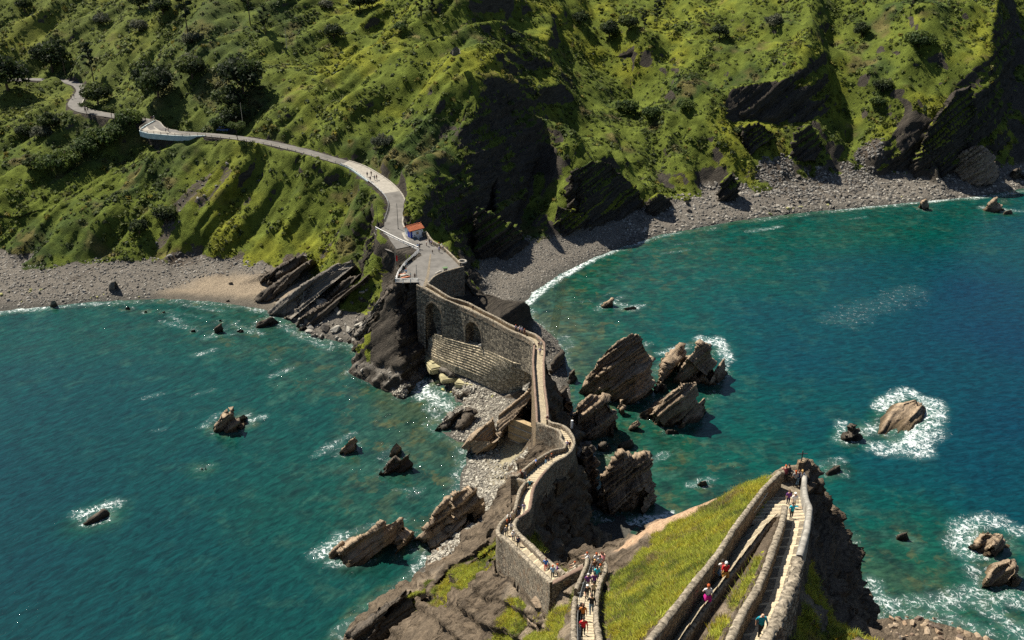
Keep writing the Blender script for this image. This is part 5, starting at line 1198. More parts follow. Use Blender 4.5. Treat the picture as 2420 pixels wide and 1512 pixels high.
# tumbled quay blocks
M_quay = simple('algae_quay_stone', (.30, .27, .16), .95, .2, .4, .6, .5, .06)
def block(label, c, d, rz, tilt=0.0, m=None):
    me = bpy.data.meshes.new('b'); bm = bmesh.new(); bmesh.ops.create_cube(bm, size=1)
    bmesh.ops.scale(bm, vec=d, verts=bm.verts); bmesh.ops.bevel(bm, geom=bm.edges, offset=min(d)*.18, segments=2, affect='EDGES')
    bmesh.ops.subdivide_edges(bm, edges=[e for e in bm.edges if e.calc_length() > .8], cuts=2, use_grid_fill=True)
    for v in bm.verts:
        q = vn3(*(np.array([x*1.3+c[0]]) for x in v.co), 5)[0]; v.co += v.co.normalized()*q*.16
    bm.to_mesh(me); bm.free()
    o = link('quay_block', me, m or M_quay, None, c); o.rotation_euler = (tilt, tilt*.5, rz)
    return tag(o, label, 'block', 'broken quay blocks below the stepped wall')
block('long low quay wall curb along the left end of the stepped slope', P(1010,850,3.2), (1.6, 8, 2.0), .55)
block('yellow-green algae covered quay block beside the curb', P(1026,868,3.0), (3.4, 4.2, 1.8), .4)
block('flat quay slab with a dark hole in front of the stepped slope', P(1105,905,2.6), (5.4, 4.2, 1.6), -.3)
block('long narrow quay beam behind the slab with the hole', P(1130,893,3.6), (7.5, 1.5, 1.6), -.5)
block('tilted quay block at the water side of the slabs', P(1060,893,2.4), (4.2, 3.0, 1.2), .3, .12)
block('broken quay block furthest right in front of the slope', P(1158,916,3.0), (4.5, 2.6, 1.3), -.55)

# plaza, road -----------------------------------------------------------------
mb = MB(); mb.face([(x, y, 22.0) for x, y, z in plaza_poly]); po = mb.build('plaza', M_asph)
tag(po, kind='structure')
def ribbon(name, c, m, dz=.06, k0=0, k1=None, wscale=1.0, off=0.0, w=None):
    c = c[k0:k1]; t = np.gradient(c[:, :2], axis=0); t /= np.linalg.norm(t, axis=1, keepdims=True); n = np.stack([-t[:, 1], t[:, 0]], 1)
    mb = MB(); rows = []
    for i in range(len(c)):
        hw = (c[i, 3]*wscale if w is None else w)/2
        rows.append([(c[i, 0]+n[i, 0]*(off+s*hw), c[i, 1]+n[i, 1]*(off+s*hw), c[i, 2]+dz) for s in (-1, -.33, .33, 1)])
    mb.quadgrid(rows); return tag(mb.build(name, m), kind='structure')
ribbon('road', roadc, M_asph)
ku = np.array([proj(*q[:3])[0] for q in roadc]); kv = np.array([proj(*q[:3])[1] for q in roadc])
i0 = int(np.argmin((ku-815)**2+(kv-385)**2)); i1 = int(np.argmin((ku-925)**2+(kv-456)**2)); i2 = int(np.argmin((ku-962)**2+(kv-578)**2))
ribbon('pavement', roadc, M_conc, .07, i0, i1+1)
def kerb_line(label, pts, m, w=.35, h=.25, name='kerb_wall'):
    q = dens(pts, .8); t = np.gradient(q[:, :2], axis=0); t /= np.linalg.norm(t, axis=1, keepdims=True)+1e-9; n = np.stack([-t[:, 1], t[:, 0]], 1)
    mb = MB(); rr = np.random.default_rng(3)
    mb.quadgrid([[(x+n[i, 0]*a*w, y+n[i, 1]*a*w, z+b+(rr.random()-.5)*.05*(b > 0)) for a, b in ((-.5, -.8), (-.5, h), (.5, h), (.5, -.8))] for i, (x, y, z) in enumerate(q)])
    return tag(mb.build(name, m), label, 'kerb')
def side(c, k0, k1, off):
    c = c[k0:k1]; t = np.gradient(c[:, :2], axis=0); t /= np.linalg.norm(t, axis=1, keepdims=True); n = np.stack([-t[:, 1], t[:, 0]], 1)
    return [(c[i, 0]+n[i, 0]*off*c[i, 3]/2, c[i, 1]+n[i, 1]*off*c[i, 3]/2, c[i, 2]) for i in range(len(c))]
sgn = 1.06
kerb_line('pale kerb on the uphill side of the road bend above the hut', side(roadc, i0, i2, sgn), M_conc, .4, .25)
iw0 = int(np.argmin((ku-341)**2+(kv-305)**2)); iw1 = int(np.argmin((ku-484)**2+(kv-319)**2))
iwa = int(np.argmin((ku-364)**2+(kv-297)**2))
kerb_line('thin white edge line kerb inside the far left bend of the road', side(roadc, int(np.argmin((ku-196)**2+(kv-214)**2)), int(np.argmin((ku-300)**2+(kv-279)**2)), 1.05), M_conc, .3, .12)
kerb_line('thin white kerb inside the hairpin above the balcony', side(roadc, iwa-4, iwa+8, 1.05), M_conc, .3, .12)
# balcony wall below the hairpin, white, with railing
bp_ = [P(366,286,33), P(345,297,33), P(332,306,33), P(331,311,33), P(350,316.5,33), P(400,321,32.8), P(440,323,32.7), P(486,321.5,32.6)]
M_bal = simple('blueish_white_wall', (.36, .44, .45), .8, .25, .2, .6, .2, .02)
def balustrade(name, label, cat, pts, h, rails, postgap, m, rw=.09, pw=.12, group=None):
    q = dens(pts, .6); root = empty(name, tuple(q[0]), label, cat, group)
    for f in rails:
        mb = MB(); mb.tube([(x, y, z+h*f) for x, y, z in q], rw, 4); in_parent(mb.build('rail', m), root)
    d = np.r_[0, np.cumsum(np.linalg.norm(np.diff(q, axis=0), axis=1))]; K = max(2, int(d[-1]/postgap))
    for k in range(K+1):
        p = [np.interp(d[-1]*k/K, d, q[:, c]) for c in range(3)]
        mb = MB(); mb.box((p[0], p[1], p[2]+h/2-.1), (pw, pw, h+.25)); in_parent(mb.build('post', m), root)
    return root
mb = MB(); q = dens(bp_, .8); t = np.gradient(q[:, :2], axis=0); t /= np.linalg.norm(t, axis=1, keepdims=True); n = np.stack([-t[:, 1], t[:, 0]], 1)
c0 = np.array(P(400, 312, 33))[:2]
mb.quadgrid([[(x+n[i, 0]*a, y+n[i, 1]*a, z+b) for a, b in ((-.2, -1.5), (-.2, .25), (.2, .25), (.2, -1.5))] for i, (x, y, z) in enumerate(q)])
tag(mb.build('balcony_wall', M_bal), 'pale blue-white retaining wall of the balcony at the road hairpin', 'wall')
mb = MB(); mb.face([(x, y, z+.0) for x, y, z in bp_]+[P(484, 318, 32.72), P(420, 313.5, 32.9), P(380, 309, 33), P(366, 300, 33.05)]); tag(mb.build('pavement', M_conc), kind='structure')
GR = 'railings and fences along the road and plaza'
balustrade('railing', 'weathered railing with two bars on the hairpin balcony', 'railing', bp_, 1.1, (.55, 1.0), 2.4, M_wood, group=GR)
rl = side(roadc, iw1, i0, -1.12)
balustrade('guard_rail', 'low post and rail fence on the downhill edge of the road', 'railing', [(x, y, z) for x, y, z in rl], .8, (.95,), 3.0, M_wood, .08, .14, GR)
rl2 = side(roadc, i0, int(np.argmin((ku-926)**2+(kv-530)**2)), -1.05)
balustrade('guard_rail', 'guard rail on the outer side of the bend above the plaza', 'railing', rl2, .8, (.5, .95), 2.4, M_metal, .07, .12, GR)
mb = MB(); q = dens(rl2[:len(rl2)*2//5], .8); mb.quadgrid([[(x, y, z+.3), (x, y, z-1.6), (x-.25, y-.1, z-1.6), (x-.25, y-.1, z+.3)] for x, y, z in q], True); tag(mb.build('retaining_wall', M_bal), 'pale retaining wall edging the concrete part of the road', 'wall')
balustrade('white_fence', 'white wooden fence along the road edge opposite the hut', 'fence', [P(888,544,22.8), P(905,553,22.6), P(945,573,22.2), P(989,592,22)], 1.1, (.45, .98), 2.0, M_white, .10, .14, GR)
balustrade('white_fence', 'white wooden fence along the left edge of the plaza', 'fence', [P(990,597,22), P(975,612,22), P(957,628,22), P(943,647,22), P(936,664,22)], 1.1, (.3, .65, 1.0), 2.0, M_white, .09, .14, GR)
balustrade('white_fence', 'white wooden fence on the brow facing the sea at the bridge head', 'fence', [P(935,667,22), P(950,668,22), P(975,667,22), P(988,667,22)], 1.1, (.3, .65, 1.0), 1.6, M_white, .09, .14, GR)
# plaza parapet walls
strip_wall([(1009,549,22.6),(1016,560,22.4),(1024,570,22.2),(1050,584,22),(1070,603,22),(1088,621,22)], .9, .45, 4, WALLN, [M_wall, M_cap], 'stone parapet on the right edge of the plaza', 'wall', 'parapets of the plaza', seed=30)
strip_wall([(1096,629,22),(1075,634,22),(1050,641.5,22),(1036,647,22),(1024.5,653.5,22),(1012,668,22)], .45, .45, 9, WALLN, [M_wall, M_cap], 'low parapet on the near edge of the plaza above the black cliff', 'wall', 'parapets of the plaza', seed=31)
mb = MB(); c = P(1093, 622, 22.2)
for k in range(1): mb.tube([(c[0]+1.0*math.cos(a), c[1]+1.0*math.sin(a), 22.7) for a in np.linspace(0, 2*math.pi, 17)], .28, 6)
tag(mb.build('stone_ring', M_conc, None, True), 'round stone ring at the far right corner of the plaza', 'stone ring')
# cobbled strip across the plaza to the bridge
mb = MB(); mb.quadgrid([[P(1016,600,22.02), P(1019,600,22.02)], [P(1013,620,22.02), P(1017,620,22.02)], [P(1008,650,22.02), P(1015,648,22.02)], [P(999,678,22.02), P(1008,675,22.02)]]); tag(mb.build('path', M_cob), kind='structure')
# terrace under the road fence
mb = MB(); q = [P(884,548,21.9), P(891,572,20.6), P(912,590,20.6), P(945,602,20.6), P(965,606,20.6), P(990,597,21.9)]
mb.face(q); tag(mb.build('pavement', M_asph), kind='structure')
# ------------------------------------------------------------------ plants
M_leaf = make_leaf('foliage')
M_bark = simple('bark', (.10, .075, .055), .95, .1, .4, 3, .5, .03)
def leaf_proto(n, r, size, up=.0, seed=0, flat=.75):
    """n small triangles standing off a dome"""
    g = np.random.default_rng(seed); out = []
    for k in range(n):
        d = g.normal(size=3); d[2] = abs(d[2])+.15; d /= np.linalg.norm(d)
        c = d*np.array([1, 1, flat])*r*(.55+.45*g.random()**.5)
        nn = d+g.normal(size=3)*.55; nn /= np.linalg.norm(nn)
        a = np.cross(nn, g.normal(size=3)); a /= np.linalg.norm(a); b = np.cross(nn, a)
        s = size*(.6+.8*g.random())
        out.append([c+a*s, c-a*s*.55+b*s*.8, c-a*s*.5-b*s*.8])
    return np.array(out).reshape(-1, 3)
def scatter(name, p, nrm, size, col, protos, seed=0, align=.6, jit=.25):
    g = np.random.default_rng(seed); n = len(p); K = len(protos[0])
    W = np.array(protos)[g.integers(0, len(protos), n)]
    th = g.random(n)*6.283; c, s = np.cos(th), np.sin(th)
    R = np.zeros((n, 3, 3)); R[:, 0, 0] = c; R[:, 0, 1] = -s; R[:, 1, 0] = s; R[:, 1, 1] = c; R[:, 2, 2] = 1
    z = nrm*align+np.array([0, 0, 1-align]); z /= np.linalg.norm(z, axis=1, keepdims=True)
    x = np.cross(np.array([0, 1.0, 0]), z); x /= np.linalg.norm(x, axis=1, keepdims=True); y = np.cross(z, x)
    B = np.stack([x, y, z], 2)
    W = np.einsum('nij,nkj->nki', B @ R, W)*size[:, None, None]+p[:, None, :]
    cc = np.repeat(col, K, 0)*(1+jit*(np.repeat(g.random((n*K//3)), 3)[:, None]*2-1))
    me = np_mesh(name, W.reshape(-1, 3), np.arange(n*K).reshape(-1, 3), False, dict(col=np.clip(cc, .004, .6)))
    return link(name, me, M_leaf)
def sample_land(n, wfun, seed):
    g = np.random.default_rng(seed)
    ar = np.linalg.norm(fn, axis=1)/2
    w = ar*wfun(Tt); cs = np.cumsum(w); i = np.searchsorted(cs, g.random(n)*cs[-1])
    r1, r2 = np.sqrt(g.random(n)), g.random(n)
    t = Tt[i]; b = np.stack([1-r1, r1*(1-r2), r1*r2], 1)
    return (V[t]*b[:, :, None]).sum(1), Nn[t[:, 0]], vc[t[:, 0]], veg[t].mean(1)
inview = (np.abs(V[:, 0]) < 12+.60*V[:, 1]) & (V[:, 1] < 475)
is_main = V[:, 1] > 206
nois = sst(-.25, .45, fbm(V, 9, 3, 201))
def wm(t): a = t[:, 0]; return (veg[t].mean(1) > .45)*(quiet[t].min(1) > .6)*inview[a]*is_main[a]*(.12+nois[a])*sst(.42, .6, Nn[a, 2])
p, nn, cc, _ = sample_land(30000, wm, 3)
g = np.random.default_rng(4)
sz = .35+.85*g.random(len(p))**2.6
tint = g.random((len(p), 1)); hsel = g.random(len(p))
cc = cc*(.8+.7*tint)
cc = np.where((hsel < .12)[:, None], np.array([.045, .062, .022])*(.7+.6*tint), cc)
cc = np.where((hsel > .955)[:, None], np.array([.17, .15, .03])*(.7+.6*tint), cc)
PR = [leaf_proto(13, 1.0, .52, seed=k, flat=.7) for k in range(7)]
tag(scatter('low_scrub', p-nn*.12, nn, sz, cc, PR, 5, .75), kind='stuff')
# grass on the islet: thin upright blades
def grass_proto(n, seed):
    g = np.random.default_rng(seed); o = []
    for k in range(n):
        b = g.normal(size=2)*.5; l = g.normal(size=2)*.45; w = .09
        a = g.random()*3.14
        o.append([(b[0]-w*math.cos(a), b[1]-w*math.sin(a), 0), (b[0]+w*math.cos(a), b[1]+w*math.sin(a), 0), (b[0]+l[0], b[1]+l[1], .6+.6*g.random())])
    return np.array(o).reshape(-1, 3)
def wi(t): a = t[:, 0]; return (veg[t].mean(1) > .35)*(~is_main[a])*inview[a]*(quiet0[t].min(1) > .25)*(V[a, 1] > 28)*(V[a, 2] > 3)
p, nn, cc, _ = sample_land(42000, wi, 6)
g = np.random.default_rng(8); sz = .15+.26*g.random(len(p))**2; t_ = g.random((len(p), 1)); hs = g.random(len(p))
cc = cc*(1.15+.9*t_)
cc = np.where((hs > .965)[:, None], np.array([.42, .30, .02])*(.7+.5*t_), cc)
cc = np.where((hs < .10)[:, None], np.array([.19, .15, .08])*(.7+.5*t_), cc)
tag(scatter('grass', p, nn, sz, cc, [grass_proto(9, k) for k in range(6)], 9, .6), kind='stuff')

# shrubs and trees one can tell apart -----------------------------------------
def crown(clumps, n, size, cols, seed, flat=.8):
    """leaf-sized faces round the surface and through the volume of several clumps (x, y, z, r)"""
    g = np.random.default_rng(seed); vs = []; cl = []
    tot = sum(c[3]**2 for c in clumps)
    for ci, (x, y, z, r) in enumerate(clumps):
        k = max(8, int(n*r*r/tot)); base = np.array(cols[g.integers(0, len(cols))])
        d = g.normal(size=(k, 3)); d /= np.linalg.norm(d, axis=1, keepdims=True)
        rad = r*(.35+.75*g.random((k, 1))**.45)*(1+.18*np.sin(d[:, :1]*5+ci)*np.cos(d[:, 1:2]*4+ci))
        c = np.array([x, y, z])+d*rad*np.array([1, 1, flat])
        nn = d+g.normal(size=(k, 3))*.6; nn /= np.linalg.norm(nn, axis=1, keepdims=True)
        a = np.cross(nn, g.normal(size=(k, 3))); a /= np.linalg.norm(a, axis=1, keepdims=True); b = np.cross(nn, a)
        s = size*(.55+.9*g.random((k, 1)))
        vs.append(np.stack([c+a*s, c-a*s*.5+b*s*.8, c-a*s*.5-b*s*.8], 1).reshape(-1, 3))
        cl.append(np.repeat(base*(.7+.6*g.random((k, 1))), 3, 0))
    v = np.vstack(vs)
    return v, np.vstack(cl)
def tree_kind(kind, seed):
    g = np.random.default_rng(seed); mb = MB()
    if kind == 'pine':        # tall bare trunk, thin layered crown
        H = 14.0; tr = [(0, 0, -.6), (.1, .05, 4), (-.15, .1, 9), (.1, 0, H)]
        mb.tube(tr, .24, 7, .07); cl = []
        for k in range(17):
            z = H*(.38+.62*k/16); L = (1-abs(k/16-.45))*2.5*(.5+.7*g.random()); a = g.random()*6.28
            e = (math.cos(a)*L, math.sin(a)*L, z+.35*L); mb.tube([(0, 0, z-.2), (e[0]*.5, e[1]*.5, z+.1), e], .06, 4, .02)
            cl.append((*e, .5+.5*g.random())); 
            if L > 1.2: cl.append((e[0]*.55, e[1]*.55, z+.1, .45))
        cl.append((0, 0, H+.1, .6))
        v, c = crown(cl, 2200, .30, [(.03, .045, .02), (.045, .06, .025), (.022, .036, .018)], seed, .55)
    elif kind == 'round':     # dense dark rounded tree
        H = 4.6; mb.tube([(0, 0, -.8), (.1, 0, 1.2), (0, .1, 3.2)], .22, 6, .1); cl = []
        for k in range(16):
            a = g.random()*6.28; r = 2.0*math.sqrt(g.random()); z = 1.3+g.random()*3.0*(1-r/3.4)
            cl.append((math.cos(a)*r, math.sin(a)*r, z+.5, .8+.6*g.random())); mb.tube([(0, 0, 1), (math.cos(a)*r*.8, math.sin(a)*r*.8, z)], .07, 4, .03)
        v, c = crown(cl, 2300, .24, [(.022, .036, .014), (.05, .07, .02), (.014, .024, .011), (.07, .09, .026), (.026, .038, .016)], seed)
    elif kind == 'shrub':     # broad bright shrub
        mb.tube([(0, 0, -.5), (.1, 0, .8), (0, .1, 1.8)], .12, 5, .05); cl = []
        for k in range(14):
            a = g.random()*6.28; r = 1.6*math.sqrt(g.random()); z = .5+g.random()*1.5*(1-r/2.6)
            cl.append((math.cos(a)*r, math.sin(a)*r, z+.2, .55+.5*g.random())); mb.tube([(0, 0, .3), (math.cos(a)*r*.8, math.sin(a)*r*.8, z)], .05, 4, .02)
        v, c = crown(cl, 1500, .20, [(.055, .085, .022), (.08, .11, .025), (.04, .065, .02)], seed)
    elif kind == 'grey':
        mb.tube([(0, 0, -.5), (.1, 0, .8), (0, .1, 2.2)], .12, 5, .05); cl = []
        for k in range(14):
            a = g.random()*6.28; r = 1.7*math.sqrt(g.random()); z = .5+g.random()*2.0*(1-r/2.8)
            cl.append((math.cos(a)*r, math.sin(a)*r, z+.2, .55+.5*g.random())); mb.tube([(0, 0, .3), (math.cos(a)*r*.8, math.sin(a)*r*.8, z)], .05, 4, .02)
        v, c = crown(cl, 1300, .20, [(.075, .08, .055), (.055, .065, .045), (.095, .10, .06)], seed)
    else:                     # umbrella: small tree with a clear stem and flat crown
        mb.tube([(0, 0, -.5), (.15, 0, 1.2), (.1, .1, 2.6)], .13, 6, .08); cl = []
        for k in range(12):
            a = k/12*6.28+g.random(); r = 1.5*math.sqrt(g.random()); z = 2.9+.6*g.random()
            cl.append((math.cos(a)*r, math.sin(a)*r, z, .5+.35*g.random())); mb.tube([(.1, .1, 2.2), (math.cos(a)*r*.7, math.sin(a)*r*.7, z-.3)], .05, 4, .025)
        v, c = crown(cl, 1300, .17, [(.06, .085, .022), (.085, .105, .028), (.045, .06, .018)], seed, .65)
    return np_mesh(kind+'_crown', v, np.arange(len(v)).reshape(-1, 3), False, dict(col=np.clip(c, .004, .5))), mb.mesh(kind+'_trunk', True)
KINDS = {}
for kd_ in ('pine', 'round', 'shrub', 'grey', 'umbrella'): KINDS[kd_] = [tree_kind(kd_, s) for s in (1, 2, 3)]
gkd = kdtree.KDTree(len(V)); 
for i, q in enumerate(V): gkd.insert((q[0], q[1], 0), i)
gkd.balance()
def ground(x, y): return V[gkd.find((x, y, 0))[1], 2]
# cast the photo ray onto the land
def hit(u, v):
    dx = (u-CU)/F; dv = (v-CV)/F; d = np.array([dx, CT-dv*ST, -ST-dv*CT])
    s = 40.0
    while s < 620:
        q = d*s; q[2] += CH
        if q[2] < ground(q[0], q[1]): break
        s += .8
    return q[0], q[1], ground(q[0], q[1])
TN = dict(pine='pine_tree', round='dense_tree', shrub='shrub', grey='shrub', umbrella='small_tree')
TC = dict(pine='tree', round='tree', shrub='shrub', grey='shrub', umbrella='tree')
TG = dict(pine='pines standing on the hillside', round='dark round trees on the hillside', shrub='green shrubs on the hillside', grey='grey-green shrubs on the hillside', umbrella='small trees beside the road')
def plant(kind, u, v, s, label, w=1.0, var=0):
    x, y, z = hit(u, v); me, tr = KINDS[kind][var % 3]
    root = empty(TN[kind], (x, y, z-.15), label, TC[kind], TG[kind], (u*7.3+v) % 6.28); root.scale = (s*w, s*w, s)
    link('crown', me, M_leaf, root); link('trunk' if kind in ('pine', 'round', 'umbrella') else 'stem', tr, M_bark, root)
PL = [('pine',446,88,1.0,'tall thin pine with a bare trunk at the top left, left of its twin'),('pine',592,60,.85,'thin pine at the top edge right of the tallest one'),
 ('pine',628,84,.55,'short bushy pine standing right below the top-edge pine'),('pine',1552,64,.62,'slim pine on the slope of the far valley'),('pine',1522,78,.5,'dark slim pine left of the lone valley pine'),
 ('pine',997,52,.5,'small pine on the headland shoulder near the top'),('pine',1022,48,.45,'spiky little pine right of the headland shoulder pine'),('pine',1080,18,.5,'pine clump on the headland crest at the top edge'),
 ('pine',2150,40,.5,'thin bare pine high on the far right slope'),('pine',222,195,.8,'dark pine leaning over the far left road bend'),('pine',155,180,.75,'dark pine just above the far left road'),
 ('round',125,175,1.7,'big rounded tree with a sunlit top at far left'),('round',20,215,1.8,'big dark tree at the left edge beside the road'),('round',232,248,1.2,'black tree shading the road right of the far left bend'),
 ('round',375,232,1.6,'large dark tree in the gully above the hairpin'),('round',350,205,1.3,'dark conifer rising left of the big gully tree'),('round',455,190,1.2,'grey-black tree between the two big dark trees'),
 ('round',575,225,1.9,'big black-green tree in the middle of the left hillside'),('round',545,265,1.3,'dark tree at the lower left of the big black-green one'),
 ('round',560,300,1.1,'round green tree just above the road by the parked car'),('round',790,95,.9,'dark round bush high up left of the headland'),('round',1440,92,1.1,'dark bush cluster in the far valley'),('round',1485,75,1.0,'smaller dark bush right of the valley cluster'),
 ('round',1700,95,.9,'dark bush at the top of the far slope'),('round',2035,85,.8,'dark bush on the right slope under the top edge'),('round',60,30,.9,'dark bush at the top left corner'),('round',330,22,1.1,'dark thicket tree at the top edge left of the tall pine'),('round',385,35,1.0,'second dark thicket tree right of the top edge thicket'),('round',850,25,1.1,'dark tree at the top edge over the headland slope'),('round',880,18,.8,'small dark tree right of the top edge one'),
 ('shrub',308,300,1.9,'big round green bush beside the road left of the hairpin'),('shrub',250,345,2.0,'broad bush in the thicket below the road'),('shrub',205,362,1.8,'second broad bush of the thicket left of the first'),('shrub',160,385,1.9,'thicket bush with a dark left side'),('shrub',125,408,1.8,'lowest bush of the diagonal thicket'),('shrub',275,322,1.6,'thicket bush nearest the road'),
 ('shrub',222,330,1.4,'thicket bush behind the broad ones'),('shrub',555,283,1.6,'lit bush above the car on the road'),('shrub',520,300,1.3,'bush at the roadside left of the car'),('shrub',2170,115,2.2,'bright feathery tree on the far right slope'),('shrub',948,75,1.1,'yellow-green bush on the headland shoulder'),('shrub',1215,92,.9,'bush on the crest notch of the headland'),('shrub',1620,260,1.4,'rounded tree clump in the far valley floor'),('shrub',1480,265,1.8,'shaggy tree clump on the valley floor, left one'),('shrub',1540,280,1.5,'shaggy tree clump on the valley floor, middle one'),('shrub',2075,250,1.2,'shrub on the ledge above the rubble cliff'),
 ('grey',450,165,1.4,'pale grey bush right of the gully trees'),('grey',455,105,1.2,'grey leafless bush at the foot of the tall pine'),('grey',240,55,1.2,'grey-brown bush high on the far left slope'),('grey',330,75,1.2,'grey-green bush above the far left trees'),('grey',770,20,1.0,'grey bush on the skyline slope left of the headland'),('grey',905,345,1.1,'grey bush on the dark bank above the road'),('grey',1830,60,1.3,'dusty bush on the far right top slope'),('grey',100,325,1.2,'dusty bush at the edge of the far left field'),
 ('umbrella',265,281,1.0,'little tree with a clear stem beside the road, left of the hairpin'),('umbrella',563,334,1.3,'spreading tree on the downhill road edge'),('umbrella',205,270,.9,'thin young tree at the lower side of the far left bend'),
 ('round',75,400,.6,'dark round bush in the left field, left of a pair'),('round',92,392,.6,'dark round bush in the left field, right of a pair'),('round',60,330,.7,'spiky dark bush in the field under the far left bend'),('round',120,310,.9,'dark bramble bush by the lower road verge at left'),('round',395,530,.9,'dark bramble mound on the bluff above the left beach'),('round',330,555,.7,'dark scrub mound in the bluff gully'),('round',1750,330,.7,'dark scrub in the shadow right of the valley'),('round',2085,225,.9,'dark hollow bush on the right slope'),('round',1370,60,.8,'dark bush right of the headland crest')]
for i, (k_, u, v, s, lb) in enumerate(PL): plant(k_, u, v, s*{'round': 1.55, 'pine': 1.3, 'grey': 1.4}.get(k_, 1.25), lb, 1.0, i)
# ------------------------------------------------------------------ loose stone: pebbles (stuff) and boulders (things)
def ico():
    t = (1+5**.5)/2
    v = np.array([(-1,t,0),(1,t,0),(-1,-t,0),(1,-t,0),(0,-1,t),(0,1,t),(0,-1,-t),(0,1,-t),(t,0,-1),(t,0,1),(-t,0,-1),(-t,0,1)], float); v /= np.linalg.norm(v[0])
    f = [(0,11,5),(0,5,1),(0,1,7),(0,7,10),(0,10,11),(1,5,9),(5,11,4),(11,10,2),(10,7,6),(7,1,8),(3,9,4),(3,4,2),(3,2,6),(3,6,8),(3,8,9),(4,9,5),(2,4,11),(6,2,10),(8,6,7),(9,8,1)]
    return v, np.array(f)
def stone_proto(seed):
    g = np.random.default_rng(seed); v, f = ico(); v = v*(1+.5*(g.random((12, 1))-.5))*np.array([1, .5+.4*g.random(), .35+.35*g.random()])
    return v[f].reshape(-1, 3)
M_stone, nt, b = mat('beach_stone', .85, .3)
n_ = noise(nt, pos(nt), 3.0, 5, .7)
L(nt, mix(nt, 1.0, attr(nt, 'col', 'Color'), ramp(nt, n_, [(.3, (.65, .65, .65)), (.7, (1.2, 1.2, 1.2))]), 'MULTIPLY'), b.inputs['Base Color']); bump(nt, b, n_, .5, .1)
SPRO = [stone_proto(k) for k in range(8)]
def stones(name, n, wfun, s0, s1, pw, cols, seed, jit=.08):
    p, nn, _, _ = sample_land(n, wfun, seed); g = np.random.default_rng(seed+1)
    sz = s0+(s1-s0)*g.random(len(p))**pw; c = np.array(cols)[g.integers(0, len(cols), len(p))]*(.7+.6*g.random((len(p), 1)))
    o = scatter(name, p, nn, sz, c, SPRO, seed+2, .5, jit); o.data.materials.clear(); o.data.materials.append(M_stone)
    return tag(o, kind='stuff')
def wb_(cond): 
    def f(t): 
        c = V[t].mean(1); return cond(c)*(quiet[t].min(1) > .5)*(Nn[t[:, 0], 2] > .5)
    return f
GREY = [(.13, .122, .108), (.19, .177, .155), (.09, .085, .077), (.26, .24, .208), (.155, .138, .115)]
sandT = lambda t: (sand[t].mean(1) < .45)
stones('pebbles', 15000, lambda t: wb_(lambda c: (c[:, 2] > .1)*(c[:, 2] < 5)*(c[:, 1] > 205)*(c[:, 0] < -10)*(.25+.75*(c[:, 0] < -75)))(t)*sandT(t), .14, .62, 2.6, GREY, 20)
stones('pebbles', 9000, wb_(lambda c: (c[:, 2] > .1)*(c[:, 2] < 5)*(c[:, 1] > 205)*(c[:, 0] > -10)*(c[:, 0] < 42)), .12, .4, 2.4, GREY, 30)
stones('pebbles', 9000, wb_(lambda c: (c[:, 2] > .0)*(c[:, 2] < 5.5)*(c[:, 1] > 205)*(c[:, 0] >= 38)), .16, .95, 2.6, GREY+[(.27, .25, .215), (.07, .066, .06)], 35)
stones('pebbles', 9000, wb_(lambda c: (c[:, 2] > .1)*(c[:, 2] < 9)*(c[:, 1] < 206)*(c[:, 1] > 138)*(c[:, 0] < 4)), .13, .5, 2.2, [(.30, .28, .23), (.22, .20, .165), (.36, .335, .28), (.15, .14, .12)], 40)
stones('pebbles', 3500, wb_(lambda c: (c[:, 2] > -.3)*(c[:, 2] < 4)*(c[:, 1] < 150)*(c[:, 0] > 4)*(c[:, 0] < 30)), .2, .9, 2, [(.22, .21, .19), (.32, .30, .27)], 50)
stones('pebbles', 1300, wb_(lambda c: (c[:, 2] > -.2)*(c[:, 2] < 3)*(c[:, 1] < 150)*(c[:, 0] >= 44)), .25, 1.0, 2.0, [(.17, .12, .085), (.22, .165, .11), (.12, .09, .07), (.26, .2, .14)], 55)
stones('rubble', 4200, lambda t: (bare[t].mean(1) > .35)*is_main[t[:, 0]]*inview[t[:, 0]]*(.06+.94*(V[t[:, 0], 0] > 30)), .12, .9, 3.5, [(.10, .09, .08), (.14, .13, .115), (.06, .055, .05), (.2, .19, .17)], 60)
def hull_boulder(seed, dims=(1, .75, .5)):
    g = np.random.default_rng(seed); bm = bmesh.new()
    for k in range(15):
        d = g.normal(size=3); d /= np.linalg.norm(d); d = np.sign(d)*np.abs(d)**.6; bm.verts.new(Vector(d*np.array(dims)*(.8+.3*g.random())*.75))
    r = bmesh.ops.convex_hull(bm, input=bm.verts); bmesh.ops.delete(bm, geom=[v for v in bm.verts if not v.link_faces], context='VERTS')
    bmesh.ops.bevel(bm, geom=bm.edges, offset=.06, segments=1, affect='EDGES')
    bmesh.ops.triangulate(bm, faces=bm.faces)
    me = bpy.data.meshes.new('boulder'); bm.to_mesh(me); bm.free(); return me
M_b1 = simple('pale_boulder', (.25, .232, .2), .85, .25, .4, 1.2, .6, .08)
M_b2 = simple('dark_boulder', (.11, .098, .084), .85, .25, .45, 1.2, .6, .08)
M_b3 = simple('brown_boulder', (.27, .19, .125), .85, .25, .45, 1.2, .6, .08)
M_b4 = simple('algae_boulder', (.30, .29, .12), .85, .25, .4, 1.2, .6, .08)
BM = {}
for mk, m in (('p', M_b1), ('d', M_b2), ('b', M_b3), ('a', M_b4)):
    BM[mk] = []
    for s in range(6):
        me = hull_boulder(s+{'p': 0, 'd': 10, 'b': 20, 'a': 30}[mk], (1, .6+.06*s, .35+.06*s)); me.materials.append(m); BM[mk].append(me)
GB = np.random.default_rng(77)
